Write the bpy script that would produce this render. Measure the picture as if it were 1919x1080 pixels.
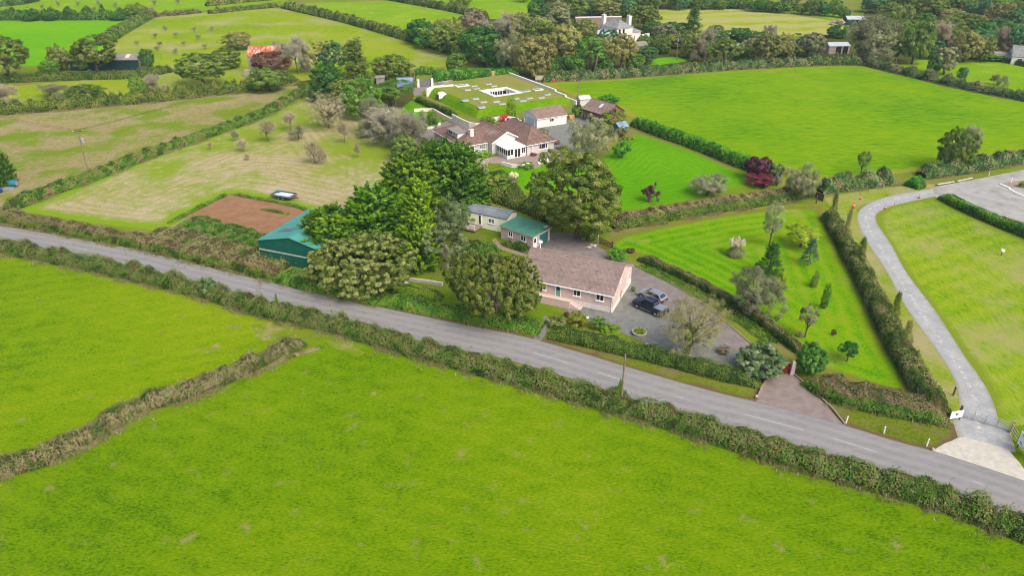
import bpy, math, random
import numpy as np
from mathutils import Vector, Matrix, geometry as mgeo
R = math.radians
for o in list(bpy.data.objects): bpy.data.objects.remove(o)
scene = bpy.context.scene
COL = scene.collection

# ------------------------------------------------------------------ camera, light
FPX, CAMH = 1350.0, 52.0
PITCH = math.atan(740.0 / FPX)
cam = bpy.data.objects.new('camera', bpy.data.cameras.new('camera'))
COL.objects.link(cam)
cam.location = (0, 0, CAMH)
cam.rotation_euler = (math.pi / 2 - PITCH, 0, 0)
cam.data.sensor_width = 36.0
cam.data.lens = FPX * 36.0 / 1919.0
cam.data.clip_start = 0.5
cam.data.clip_end = 4000
scene.camera = cam

SUN_EL, SUN_AZ = R(50), R(138)      # azimuth clockwise from +Y (north)
world = bpy.data.worlds.new('World')
scene.world = world
world.use_nodes = True
wn = world.node_tree
wn.nodes.clear()
wo = wn.nodes.new('ShaderNodeOutputWorld')
wb = wn.nodes.new('ShaderNodeBackground')
ws = wn.nodes.new('ShaderNodeTexSky')
ws.sky_type = 'NISHITA'
ws.sun_disc = False
ws.sun_elevation = SUN_EL
ws.sun_rotation = SUN_AZ
ws.air_density = 1.0
ws.dust_density = 6.0
ws.ozone_density = 0.6
wb.inputs['Strength'].default_value = 0.15
wn.links.new(ws.outputs[0], wb.inputs[0])
wn.links.new(wb.outputs[0], wo.inputs[0])
sun = bpy.data.objects.new('sun', bpy.data.lights.new('sun', 'SUN'))
COL.objects.link(sun)
sun.data.energy = 1.15
sun.data.angle = R(40)
sun.data.color = (1.0, 0.95, 0.87)
sd = Vector((math.sin(SUN_AZ) * math.cos(SUN_EL), math.cos(SUN_AZ) * math.cos(SUN_EL), math.sin(SUN_EL)))
sun.rotation_euler = sd.to_track_quat('Z', 'Y').to_euler()
sun.location = (0, 0, 300)
vs = scene.view_settings
vs.view_transform = 'Standard'
vs.look = 'None'
vs.gamma = 1
vs.use_curve_mapping = False
vs.exposure = 0.86
try:
    scene.cycles.filter_width = 1.0
except Exception: pass

# ------------------------------------------------------------------ helpers
CP, SP = math.cos(PITCH), math.sin(PITCH)
def P(px, py, z=0.0):
    """point at height z seen at photograph pixel (px, py)"""
    u = (px - 959.5) / FPX
    v = (py - 540.0) / FPX
    dy, dz = CP - v * SP, -SP - v * CP
    t = (z - CAMH) / dz
    return Vector((u * t, dy * t, z))
def pxm(py):
    q = P(959.5, py)
    return FPX / (q.y * CP + CAMH * SP)
def dep(py):
    q = P(959.5, py)
    return math.atan2(CAMH, q.y)
def height_at(bx, by, ty):
    b = P(bx, by)
    v = (ty - 540.0) / FPX
    # ray through ty at ground distance b.y
    dy, dz = CP - v * SP, -SP - v * CP
    return CAMH + dz / dy * b.y

def lin(c):
    c /= 255.0
    return c / 12.92 if c <= 0.04045 else ((c + 0.055) / 1.055) ** 2.4
def C(h, k=2.0):
    """albedo of a surface that shows as hex colour h under the daylight"""
    h = h.lstrip('#')
    return tuple(max(0.0006, min(0.86, lin(int(h[i:i + 2], 16)) / k)) for i in (0, 2, 4)) + (1.0,)

def tag(o, label=None, cat=None, group=None, kind=None):
    if label: o['label'] = label
    if cat: o['category'] = cat
    if group: o['group'] = group
    if kind: o['kind'] = kind
    return o
def empty(name, loc, rz=0.0):
    o = bpy.data.objects.new(name, None)
    COL.objects.link(o)
    o.empty_display_size = 0.3
    o.location = loc
    o.rotation_euler = (0, 0, rz)
    return o
def thing(name, label, cat, loc, rz=0.0, group=None):
    return tag(empty(name, loc, rz), label, cat, group)
def link(name, me, parent=None, mat=None):
    o = bpy.data.objects.new(name, me)
    COL.objects.link(o)
    if parent: o.parent = parent
    if mat is not None:
        if len(me.materials) == 0: me.materials.append(mat)
        elif me.materials[0] != mat:
            o.material_slots[0].link = 'OBJECT'
            o.material_slots[0].material = mat
    return o
def copy_tree(o, parent=None):
    c = o.copy()
    COL.objects.link(c)
    if parent: c.parent = parent
    for ch in list(o.children): copy_tree(ch, c)
    return c

class MB:
    """collects plain geometry for ONE mesh object"""
    def __init__(s): s.v, s.f, s.t = [], [], []
    def face(s, pts, tint=0.5):
        n = len(s.v)
        s.v += [tuple(p) for p in pts]
        s.f.append(tuple(range(n, n + len(pts))))
        s.t.append(tint)
        return s
    def box(s, x0, y0, z0, x1, y1, z1, M=None):
        c = [Vector((x, y, z)) for z in (z0, z1) for y in (y0, y1) for x in (x0, x1)]
        if M: c = [M @ q for q in c]
        n = len(s.v)
        s.v += [tuple(q) for q in c]
        for f in ((0, 2, 3, 1), (4, 5, 7, 6), (0, 1, 5, 4), (1, 3, 7, 5), (3, 2, 6, 7), (2, 0, 4, 6)):
            s.f.append(tuple(n + i for i in f)); s.t.append(0.5)
        return s
    def bar(s, a, b, w, h=None):
        """box section from a to b"""
        a, b = Vector(a), Vector(b)
        h = h or w
        d = (b - a).normalized()
        up = Vector((0, 0, 1)) if abs(d.z) < 0.95 else Vector((0, 1, 0))
        x = d.cross(up).normalized(); y = x.cross(d).normalized()
        n = len(s.v)
        for q in (a, b):
            for i, j in ((-1, -1), (1, -1), (1, 1), (-1, 1)):
                s.v.append(tuple(q + x * i * w / 2 + y * j * h / 2))
        for f in ((0, 1, 2, 3), (7, 6, 5, 4), (0, 4, 5, 1), (1, 5, 6, 2), (2, 6, 7, 3), (3, 7, 4, 0)):
            s.f.append(tuple(n + i for i in f)); s.t.append(0.5)
        return s
    def tube(s, pts, rad, k=6):
        pts = [Vector(q) for q in pts]
        if not hasattr(rad, '__len__'): rad = [rad] * len(pts)
        base = len(s.v)
        for i, q in enumerate(pts):
            d = (pts[min(i + 1, len(pts) - 1)] - pts[max(i - 1, 0)]).normalized()
            up = Vector((0, 0, 1)) if abs(d.z) < 0.9 else Vector((1, 0, 0))
            x = d.cross(up).normalized(); y = x.cross(d)
            for j in range(k):
                a = 2 * math.pi * j / k
                s.v.append(tuple(q + (x * math.cos(a) + y * math.sin(a)) * rad[i]))
        for i in range(len(pts) - 1):
            for j in range(k):
                a, b = base + i * k + j, base + i * k + (j + 1) % k
                s.f.append((a, b, b + k, a + k)); s.t.append(0.5)
        s.f.append(tuple(base + j for j in range(k))[::-1]); s.t.append(0.5)
        s.f.append(tuple(base + (len(pts) - 1) * k + j for j in range(k))); s.t.append(0.5)
        return s
    def lathe(s, prof, k=16, M=None, c=(0, 0, 0)):
        base = len(s.v)
        for r, z in prof:
            for j in range(k):
                a = 2 * math.pi * j / k
                q = Vector((r * math.cos(a) + c[0], r * math.sin(a) + c[1], z + c[2]))
                s.v.append(tuple(M @ q if M else q))
        for i in range(len(prof) - 1):
            for j in range(k):
                a, b = base + i * k + j, base + i * k + (j + 1) % k
                s.f.append((a, b, b + k, a + k)); s.t.append(0.5)
        s.f.append(tuple(base + j for j in range(k))[::-1]); s.t.append(0.5)
        s.f.append(tuple(base + (len(prof) - 1) * k + j for j in range(k))); s.t.append(0.5)
        return s
    def loft(s, loops, cap=True):
        n = len(loops[0]); base = len(s.v)
        for L in loops: s.v += [tuple(q) for q in L]
        for i in range(len(loops) - 1):
            for j in range(n):
                a, b = base + i * n + j, base + i * n + (j + 1) % n
                s.f.append((a, b, b + n, a + n)); s.t.append(0.5)
        if cap:
            s.f.append(tuple(base + j for j in range(n))[::-1]); s.t.append(0.5)
            s.f.append(tuple(base + (len(loops) - 1) * n + j for j in range(n))); s.t.append(0.5)
        return s
    def prism(s, poly, y0, y1):
        """polygon in (x,z) extruded along y"""
        return s.loft([[(x, y0, z) for x, z in poly], [(x, y1, z) for x, z in poly]])
    def mesh(s, name, smooth=False, tint=False):
        me = bpy.data.meshes.new(name)
        me.from_pydata(s.v, [], s.f)
        if tint:
            a = me.attributes.new('tint', 'FLOAT', 'FACE')
            a.data.foreach_set('value', s.t)
        if smooth:
            me.polygons.foreach_set('use_smooth', [True] * len(me.polygons))
        me.update()
        return me
    def build(s, name, mat, parent=None, smooth=False, tint=False):
        me = s.mesh(name, smooth, tint)
        me.materials.append(mat)
        return link(name, me, parent)

def quads_mesh(name, Q, T, mat=None):
    """Q (n,4,3) float, T (n) tint"""
    n = len(Q)
    me = bpy.data.meshes.new(name)
    me.vertices.add(n * 4)
    me.vertices.foreach_set('co', np.ascontiguousarray(Q, dtype=np.float32).ravel())
    me.loops.add(n * 4)
    me.loops.foreach_set('vertex_index', np.arange(n * 4, dtype=np.int32))
    me.polygons.add(n)
    me.polygons.foreach_set('loop_start', np.arange(0, n * 4, 4, dtype=np.int32))
    me.polygons.foreach_set('loop_total', np.full(n, 4, dtype=np.int32))
    a = me.attributes.new('tint', 'FLOAT', 'FACE')
    a.data.foreach_set('value', np.ascontiguousarray(np.clip(T, 0, 1), dtype=np.float32))
    if mat: me.materials.append(mat)
    me.update(calc_edges=True)
    return me
def nrm(a): return a / np.maximum(1e-9, np.linalg.norm(a, axis=-1, keepdims=True))
def leaf_quads(rng, pos, nor, L, W, along=None):
    """one rhombus per position"""
    n = len(pos)
    nor = nrm(nor)
    r = rng.normal(size=(n, 3))
    t = r if along is None else along + 0.35 * r
    t = t - nor * np.sum(t * nor, axis=1, keepdims=True)
    t = nrm(t)
    b = np.cross(nor, t)
    L = np.broadcast_to(np.asarray(L, float), (n,)) * rng.uniform(.7, 1.3, n)
    W = np.broadcast_to(np.asarray(W, float), (n,)) * rng.uniform(.7, 1.3, n)
    t = t * L[:, None] / 2; b = b * W[:, None] / 2
    return np.stack([pos - t, pos - b * 1.0 + t * .1, pos + t, pos + b * 1.0 + t * .1], axis=1)
class SNoise:
    """smooth noise: a sum of sine waves with random directions"""
    def __init__(s, seed, wl, n=12, dim=3):
        r = np.random.default_rng(seed)
        s.k = nrm(r.normal(size=(n, dim))) * (2 * math.pi / (wl * r.uniform(.55, 1.8, n)))[:, None]
        s.p = r.uniform(0, 6.28, n); s.n = n
    def __call__(s, x):
        return np.sin(np.asarray(x) @ s.k.T + s.p).sum(axis=-1) / math.sqrt(s.n / 2.0)

# ------------------------------------------------------------------ node materials
def newmat(name):
    m = bpy.data.materials.new(name)
    m.use_nodes = True
    t = m.node_tree
    b = t.nodes['Principled BSDF']
    return m, t, b
def nd(t, typ, **kw):
    n = t.nodes.new(typ)
    for k, v in kw.items():
        if k in n.inputs: n.inputs[k].default_value = v
        else: setattr(n, k, v)
    return n
def noise(t, vec, scale, detail=4, rough=.55, dist=0.0):
    n = nd(t, 'ShaderNodeTexNoise', Scale=scale, Detail=detail, Roughness=rough, Distortion=dist)
    t.links.new(vec, n.inputs['Vector'])
    return n.outputs['Fac']
def math_(t, op, a, b=None, c=None):
    n = t.nodes.new('ShaderNodeMath'); n.operation = op
    for i, x in enumerate((a, b, c)):
        if x is None: continue
        if isinstance(x, (int, float)): n.inputs[i].default_value = x
        else: t.links.new(x, n.inputs[i])
    return n.outputs[0]
def ramp(t, fac, stops):
    n = t.nodes.new('ShaderNodeValToRGB')
    cr = n.color_ramp
    while len(cr.elements) < len(stops): cr.elements.new(0.5)
    for e, (p, c) in zip(cr.elements, stops):
        e.position = p; e.color = c
    t.links.new(fac, n.inputs[0])
    return n.outputs[0]
def mix(t, fac, a, b, typ='MIX'):
    n = t.nodes.new('ShaderNodeMix'); n.data_type = 'RGBA'; n.blend_type = typ
    for i, x in ((0, fac), (6, a), (7, b)):
        if isinstance(x, (int, float)): n.inputs[i].default_value = x
        elif isinstance(x, tuple): n.inputs[i].default_value = x
        else: t.links.new(x, n.inputs[i])
    return n.outputs[2]
def bump(t, b, h, dist, strength=1.0):
    n = nd(t, 'ShaderNodeBump', Strength=strength, Distance=dist)
    t.links.new(h, n.inputs['Height']); t.links.new(n.outputs[0], b.inputs['Normal'])
def pos_vec(t, scale=(1, 1, 1), rot=0.0):
    g = t.nodes.new('ShaderNodeNewGeometry')
    m = t.nodes.new('ShaderNodeMapping')
    m.inputs['Scale'].default_value = scale
    m.inputs['Rotation'].default_value = (0, 0, rot)
    t.links.new(g.outputs['Position'], m.inputs['Vector'])
    return m.outputs[0]
def attr(t, name):
    a = t.nodes.new('ShaderNodeAttribute'); a.attribute_name = name
    return a.outputs['Fac']

def plain(name, col, rough=.8, metal=0.0, spec=.3, var=.12, scale=2.0, bmp=0.0, bscale=20.0):
    m, t, b = newmat(name)
    v = pos_vec(t)
    f = noise(t, v, scale, 5, .6)
    dark = tuple(c * (1 - var * 1.6) for c in col[:3]) + (1,)
    lite = tuple(min(.9, c * (1 + var)) for c in col[:3]) + (1,)
    t.links.new(ramp(t, f, [(.3, dark), (.7, lite)]), b.inputs['Base Color'])
    b.inputs['Roughness'].default_value = rough
    b.inputs['Metallic'].default_value = metal
    b.inputs['Specular IOR Level'].default_value = spec
    if bmp: bump(t, b, noise(t, v, bscale, 3), bmp)
    return m
def leafmat(name, hexes, k=.80, trans=.42, hue=.014, val=.2, gloss=.018):
    """foliage: colour by the per-leaf tint and a shift of the whole plant"""
    m, t, b = newmat(name)
    t.nodes.remove(b)
    out = t.nodes['Material Output']
    f = attr(t, 'tint')
    n = len(hexes)
    col = ramp(t, f, [(.02 + .96 * i / (n - 1), C(h, k)) for i, h in enumerate(hexes)])
    oi = t.nodes.new('ShaderNodeObjectInfo')
    hs = t.nodes.new('ShaderNodeHueSaturation')
    t.links.new(col, hs.inputs['Color'])
    r = oi.outputs['Random']
    t.links.new(math_(t, 'MULTIPLY_ADD', r, 2 * hue, .5 - hue), hs.inputs['Hue'])
    t.links.new(math_(t, 'MULTIPLY_ADD', math_(t, 'FRACT', math_(t, 'MULTIPLY', r, 7.31)), 2 * val, 1 - val), hs.inputs['Value'])
    d = t.nodes.new('ShaderNodeBsdfDiffuse'); tr = t.nodes.new('ShaderNodeBsdfTranslucent')
    mx = t.nodes.new('ShaderNodeMixShader'); mx.inputs[0].default_value = trans
    t.links.new(hs.outputs[0], d.inputs[0]); t.links.new(hs.outputs[0], tr.inputs[0])
    t.links.new(d.outputs[0], mx.inputs[1]); t.links.new(tr.outputs[0], mx.inputs[2])
    gl = nd(t, 'ShaderNodeBsdfGlossy', Roughness=.42)
    gl.inputs['Color'].default_value = (1, 1, 1, 1)
    m2 = t.nodes.new('ShaderNodeMixShader'); m2.inputs[0].default_value = gloss
    t.links.new(mx.outputs[0], m2.inputs[1]); t.links.new(gl.outputs[0], m2.inputs[2])
    t.links.new(m2.outputs[0], out.inputs[0])
    return m
def grassmat(name, cols, k=2.0, tan=None, tan_at=.62, tan_w=.1, tan_scale=.12, edge=None, edge_w=2.0,
             swath=None, rows=None, bmp=.10, fine=3.0, stretch=(1, 1, 1), rot=0.0):
    """turf: three-scale mottling, worn patches, mowing swaths that follow the field edge"""
    m, t, b = newmat(name)
    v = pos_vec(t)
    vs_ = pos_vec(t, stretch, rot)
    n1 = noise(t, v, .028, 4, .55)
    n2 = noise(t, vs_, .45, 6, .68, .6)
    n3 = noise(t, vs_, fine, 4, .65, .4)
    f = math_(t, 'ADD', math_(t, 'MULTIPLY', n1, .30), math_(t, 'ADD', math_(t, 'MULTIPLY', n2, .24), math_(t, 'MULTIPLY', n3, .46)))
    ed = attr(t, 'edge')
    if swath:
        wl, amt, thr = swath
        wob = noise(t, v, .25, 3)
        ph = math_(t, 'MULTIPLY_ADD', ed, 6.2832 / wl, math_(t, 'MULTIPLY', wob, 3.4))
        s = math_(t, 'MULTIPLY', math_(t, 'SINE', ph), amt)
        f = math_(t, 'ADD', f, s)
    if rows:
        ang, wl, amt = rows
        vr = pos_vec(t, (1, 1, 1), ang)
        sx = t.nodes.new('ShaderNodeSeparateXYZ'); t.links.new(vr, sx.inputs[0])
        wob = noise(t, v, .05, 3)
        ph = math_(t, 'MULTIPLY_ADD', sx.outputs[0], 6.2832 / wl, math_(t, 'MULTIPLY', wob, 9.0))
        f = math_(t, 'ADD', f, math_(t, 'MULTIPLY', math_(t, 'SINE', ph), amt))
    n = len(cols)
    col = ramp(t, f, [(.395 + .21 * i / (n - 1), C(h, k)) for i, h in enumerate(cols)])
    if tan:
        q = math_(t, 'MULTIPLY_ADD', noise(t, vs_, tan_scale * 14, 4, .7), .3, math_(t, 'MULTIPLY', noise(t, v, tan_scale, 4, .6), .85))
        q2 = ramp(t, q, [(tan_at - tan_w, (0, 0, 0, 1)), (tan_at + tan_w, (1, 1, 1, 1))])
        col = mix(t, q2, col, C(tan, k))
    if edge:
        wob = noise(t, v, .6, 4)
        e2 = math_(t, 'MULTIPLY_ADD', wob, -edge_w * 1.2, ed)
        e3 = ramp(t, math_(t, 'DIVIDE', e2, max(.2, edge_w)), [(-.0, (1, 1, 1, 1)), (.55, (0, 0, 0, 1))])
        col = mix(t, e3, col, C(edge, k))
    t.links.new(col, b.inputs['Base Color'])
    b.inputs['Roughness'].default_value = .95
    b.inputs['Specular IOR Level'].default_value = .02
    h = math_(t, 'ADD', n3, math_(t, 'MULTIPLY', n2, .7))
    bump(t, b, h, bmp)
    return m

# ------------------------------------------------------------------ ground sheets
def resample(pts, step, closed=False):
    pts = [Vector(p) for p in pts]
    if closed: pts = pts + [pts[0]]
    out = []
    for a, b in zip(pts[:-1], pts[1:]):
        n = max(1, int((b - a).length / step + .5))
        out += [a.lerp(b, i / n) for i in range(n)]
    if not closed: out.append(pts[-1])
    return out
def smooth_line(pts, it=2):
    """Chaikin corner cutting, ends kept"""
    pts = [Vector(p) for p in pts]
    for _ in range(it):
        q = [pts[0]]
        for a, b in zip(pts[:-1], pts[1:]):
            q += [a.lerp(b, .25), a.lerp(b, .75)]
        q.append(pts[-1]); pts = q
    return pts
def sheet(name, poly, z, mat, grid=3.0, rough=0.0, seed=1, kind='structure', label=None, parent=None, world_pts=False):
    """flat polygon of ground, meshed finely, with each vertex's distance to the edge"""
    pts = [Vector((p[0], p[1], 0)) if world_pts else P(*p[:2]) for p in poly]
    bd = resample(pts, grid, True)
    B = np.array([(p.x, p.y) for p in bd])
    if rough:
        sn = SNoise(seed, 2.2, 8, 2); sn2 = SNoise(seed + 1, 2.2, 8, 2)
        B = B + rough * np.stack([sn(B), sn2(B)], axis=1) * .6
    nb = len(B)
    x0, y0 = B.min(0); x1, y1 = B.max(0)
    gx, gy = np.meshgrid(np.arange(x0, x1, grid), np.arange(y0, y1, grid))
    G = np.stack([gx.ravel(), gy.ravel()], 1)
    rg = np.random.default_rng(seed)
    G = G + rg.uniform(-.3, .3, G.shape) * grid
    # inside test + distance
    A0, A1 = B, np.roll(B, -1, 0)
    ins = np.zeros(len(G), bool)
    for a, b_ in zip(A0, A1):
        c = ((a[1] > G[:, 1]) != (b_[1] > G[:, 1]))
        with np.errstate(divide='ignore', invalid='ignore'):
            xx = (b_[0] - a[0]) * (G[:, 1] - a[1]) / (b_[1] - a[1]) + a[0]
        ins ^= c & (G[:, 0] < xx)
    G = G[ins]
    def dist(X):
        d = np.full(len(X), 1e9)
        for a, b_ in zip(A0, A1):
            e = b_ - a; L = max(1e-9, e @ e)
            s = np.clip(((X - a) @ e) / L, 0, 1)
            d = np.minimum(d, np.linalg.norm(X - a - s[:, None] * e, axis=1))
        return d
    G = G[dist(G) > grid * .35] if len(G) else G
    allp = [Vector((float(p[0]), float(p[1]))) for p in np.concatenate([B, G])]
    r = mgeo.delaunay_2d_cdt(allp, [], [list(range(nb))], 1, 1e-4)
    V = np.array([(p.x, p.y) for p in r[0]])
    me = bpy.data.meshes.new(name)
    me.from_pydata([(p[0], p[1], z) for p in V], [], [tuple(f) for f in r[2]])
    a = me.attributes.new('edge', 'FLOAT', 'POINT')
    a.data.foreach_set('value', dist(V).astype(np.float32))
    me.materials.append(mat)
    me.update()
    o = link(name, me, parent)
    if kind: o['kind'] = kind
    if label: o['label'] = label
    return o
def strip(name, line, hw, z, mat, n=10, kind='structure', parent=None, label=None):
    """ribbon along a line of world points; vertex attribute 'across' runs -1..1"""
    pts = line
    me_v, ac, al = [], [], []
    s = 0
    for i, p in enumerate(pts):
        d = (pts[min(i + 1, len(pts) - 1)] - pts[max(i - 1, 0)]).normalized()
        x = Vector((-d.y, d.x, 0))
        w = hw[i] if hasattr(hw, '__len__') else hw
        for j in range(n + 1):
            q = p + x * w * (2 * j / n - 1)
            me_v.append((q.x, q.y, z)); ac.append(2 * j / n - 1)
    f = []
    for i in range(len(pts) - 1):
        for j in range(n):
            a = i * (n + 1) + j
            f.append((a, a + n + 1, a + n + 2, a + 1))
    me = bpy.data.meshes.new(name)
    me.from_pydata(me_v, [], f)
    at_ = me.attributes.new('across', 'FLOAT', 'POINT'); at_.data.foreach_set('value', ac)
    me.materials.append(mat); me.update()
    me.flip_normals() if me.polygons[0].normal.z < 0 else None
    o = link(name, me, parent)
    if kind: o['kind'] = kind
    if label: o['label'] = label
    return o

# ------------------------------------------------------------------ ground
M = {}
M['base'] = grassmat('rough grass', ['#5f7d14', '#7f9c18', '#93ac28'], tan='#9a8f5a', tan_at=.6)
M['front'] = grassmat('front pasture', ['#527c02', '#709a03', '#82a405', '#9aae24'], tan='#aca06a', tan_at=.738, tan_w=.06, tan_scale=.42, edge='#7f9a26', edge_w=1.6, fine=3.8, stretch=(.7, 1.3, 1), rot=R(24), bmp=.13, rows=(R(-66), 2.6, .009))
M['leftf'] = grassmat('left pasture', ['#588402', '#7aa203', '#8eac06', '#a4b224'], tan='#aaa06a', tan_at=.755, tan_w=.06, tan_scale=.35, edge='#8a9a2a', edge_w=1.6, fine=3.8, stretch=(.7, 1.3, 1), rot=R(-20), bmp=.13, rows=(R(70), 2.6, .009))
M['bigf'] = grassmat('lush pasture', ['#528c02', '#70a602', '#86b204', '#9ab60c'], tan='#a9b82c', tan_at=.74, tan_w=.1, tan_scale=.03, edge='#a1a638', edge_w=2.4, fine=1.3, stretch=(.25, 1.4, 1), rot=R(-8), bmp=.2)
M['bright'] = grassmat('bright ley', ['#66b000', '#78be00', '#88c404'], fine=1.0, stretch=(.2, 1.5, 1), bmp=.15)
M['midf'] = grassmat('orchard pasture', ['#779f0a', '#90b010', '#a2b81c', '#adb448'], tan='#b9b678', tan_at=.66, tan_w=.1, tan_scale=.05, fine=1.2, bmp=.25)
M['topf'] = grassmat('upper pasture', ['#78aa08', '#8ab60c', '#9cbe1e'], tan='#b5be55', tan_at=.7, fine=1.0, bmp=.2)
M['hayf'] = grassmat('mown hay field', ['#98b020', '#b2bc4a', '#bcbc6c', '#c0b87c'], fine=.9, rows=(R(80), 18, .07), stretch=(.1, 1, 1))
M['lawn'] = grassmat('garden lawn', ['#56a202', '#6aae03', '#7cb808'], edge='#7aa81e', edge_w=.9, swath=(1.5, .028, 0), fine=3.2, bmp=.05)
M['lawn2'] = grassmat('bungalow lawn', ['#529603', '#6caa05', '#84b20a', '#9ab022'], tan='#b0ab58', tan_at=.73, tan_w=.1, tan_scale=.1, edge='#8c8a3c', edge_w=1.5, swath=(2.2, .035, 0), fine=3.0, bmp=.08)
M['lawn3'] = grassmat('shaded lawn', ['#5f7f10', '#75951a', '#869f24'], tan='#8d8a48', tan_at=.68, fine=3.0, bmp=.07)  # mid green turf, duller than the other lawns
M['trif'] = grassmat('showground grass', ['#6f9d0c', '#8bb016', '#9db726', '#aab83e'], tan='#b4ae74', tan_at=.66, tan_w=.12, tan_scale=.07, edge='#8aa02c', edge_w=1.5, rows=(R(62), 3.4, .03), fine=2.2, stretch=(1.5, .5, 1), rot=R(-50), bmp=.1)
M['trackgrass'] = grassmat('track verge grass', ['#76a018', '#97ac32', '#aeb450'], tan='#b9b082', tan_at=.62, tan_w=.1, fine=2.5, bmp=.1)
M['verge'] = grassmat('road verge', ['#5f7a12', '#7f8e26', '#91944a'], tan='#8f7d5c', tan_at=.66, tan_w=.08, tan_scale=.25, edge='#7d6a4c', edge_w=.9, fine=3.0, bmp=.1)
M['meadow'] = grassmat('mown meadow', ['#92a03a', '#b0aa66', '#c2b58a', '#cbbd9b', '#d4c8aa'], edge='#8cb222', edge_w=3.2, swath=(2.0, .024, 0), fine=2.4, bmp=.12, tan='#93ac30', tan_at=.575, tan_w=.06, tan_scale=.035)
M['rough'] = grassmat('rough pasture', ['#8c9c3c', '#a8a262', '#b8a880', '#c2b394'], tan='#86a02c', tan_at=.60, tan_w=.05, tan_scale=.09, fine=1.4, bmp=.35, edge='#b3a283', edge_w=2.0)
M['turf'] = grassmat('turf roof', ['#789a18', '#8fa430', '#a2a84c'], tan='#a29e58', tan_at=.56, tan_w=.1, tan_scale=.07, fine=2.5, bmp=.08)
M['bank'] = grassmat('turf bank', ['#58900a', '#77a50c', '#93ac20'], fine=2.5, bmp=.1)
M['floor'] = grassmat('woodland floor', ['#4c5a20', '#5d662a', '#6b6a38'], fine=1.5, bmp=.2)

def soilmat():
    m, t, b = newmat('tilled soil')
    v = pos_vec(t)
    f = noise(t, v, .5, 6, .7)
    f2 = noise(t, v, 4.0, 5, .7)
    fa = math_(t, 'ADD', math_(t, 'MULTIPLY', f, .5), math_(t, 'MULTIPLY', f2, .5))
    t.links.new(ramp(t, fa, [(.35, C('#9a7350')), (.5, C('#b58a68')), (.66, C('#c79f80'))]), b.inputs['Base Color'])
    b.inputs['Roughness'].default_value = 1
    b.inputs['Specular IOR Level'].default_value = .05
    vr = pos_vec(t, (1, 1, 1), R(-20))
    sx = t.nodes.new('ShaderNodeSeparateXYZ'); t.links.new(vr, sx.inputs[0])
    w = math_(t, 'SINE', math_(t, 'MULTIPLY', sx.outputs[1], 7.0))
    bump(t, b, math_(t, 'ADD', math_(t, 'MULTIPLY', w, .15), f2), .22)
    return m
M['soil'] = soilmat()
def roadmat():
    m, t, b = newmat('asphalt')
    v = pos_vec(t)
    a = attr(t, 'across')
    f = noise(t, v, 1.1, 6, .65)
    f2 = noise(t, pos_vec(t, (.12, 1.2, 1), R(22)), 1.0, 4, .6)
    base = ramp(t, math_(t, 'ADD', math_(t, 'MULTIPLY', f, .5), math_(t, 'MULTIPLY', f2, .5)), [(.33, C('#8f9093')), (.67, C('#abaaa9'))])
    # polished wheel tracks and the oil line between them, worn edge
    aw = math_(t, 'MULTIPLY_ADD', noise(t, v, .35, 3), .12, math_(t, 'ADD', a, -.06))
    tr = math_(t, 'COSINE', math_(t, 'MULTIPLY', aw, 12.6))
    col = mix(t, ramp(t, math_(t, 'MULTIPLY_ADD', tr, .5, .5), [(.15, (0, 0, 0, 1)), (.95, (.5, .5, .5, 1))]), base, C('#b4b0aa'))
    ab = math_(t, 'ABSOLUTE', aw)
    col = mix(t, ramp(t, ab, [(.9, (0, 0, 0, 1)), (1.0, (.75, .75, .75, 1))]), col, C('#847b70'))
    t.links.new(col, b.inputs['Base Color'])
    b.inputs['Roughness'].default_value = .9
    b.inputs['Specular IOR Level'].default_value = .2
    bump(t, b, noise(t, v, 30, 3), .01)
    return m
M['road'] = roadmat()
def trackmat():
    m, t, b = newmat('stone track')
    v = pos_vec(t)
    a = attr(t, 'across')
    f = math_(t, 'ADD', math_(t, 'MULTIPLY', noise(t, v, .5, 5, .7), .5), math_(t, 'MULTIPLY', noise(t, v, 6, 4, .7), .5))
    base = ramp(t, f, [(.36, C('#a2a7a9')), (.5, C('#b8bcbc')), (.63, C('#d0d3d0'))])
    aw = math_(t, 'MULTIPLY_ADD', noise(t, v, .5, 3), .5, math_(t, 'ADD', a, -.25))
    mid = ramp(t, math_(t, 'ABSOLUTE', math_(t, 'ADD', aw, -.12)), [(.0, (1, 1, 1, 1)), (.2, (0, 0, 0, 1))])
    pa = ramp(t, noise(t, v, 1.3, 5, .7), [(.5, (0, 0, 0, 1)), (.6, (1, 1, 1, 1))])
    col = mix(t, math_(t, 'MULTIPLY', mid, pa), base, C('#efebe2'))
    ab = math_(t, 'ABSOLUTE', aw)
    col = mix(t, ramp(t, ab, [(.74, (0, 0, 0, 1)), (1.02, (.8, .8, .8, 1))]), col, C('#a59c84'))
    t.links.new(col, b.inputs['Base Color'])
    b.inputs['Roughness'].default_value = .95
    bump(t, b, noise(t, v, 9, 4, .7), .04)
    return m
M['track'] = trackmat()
M['gravel'] = plain('grey gravel', C('#92958f'), .95, var=.16, scale=1.2, bmp=.02, bscale=25)
M['drive'] = plain('worn drive tarmac', C('#99908c'), .92, var=.16, scale=.8, bmp=.01, bscale=20)
M['drive2'] = plain('reddish entrance tarmac', C('#a1938d'), .92, var=.14, scale=1.0, bmp=.01)
M['concrete'] = plain('pale concrete', C('#e0dccf'), .9, var=.12, scale=1.5, bmp=.01)
M['paving'] = plain('pinkish paving', C('#b5a294'), .9, var=.14, scale=2.5)
M['carpark'] = plain('pale crushed stone', C('#bcbcb8'), .95, var=.2, scale=.35, bmp=.02, bscale=9)
M['kerb'] = plain('kerb stone', C('#b3a08a'), .9, var=.15)
M['white'] = plain('white paint', C('#ffffff', 1.25), .6, var=.05, scale=1.2)
M['line'] = plain('worn road paint', C('#d4d4d0'), .8, var=.2, scale=3)

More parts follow.
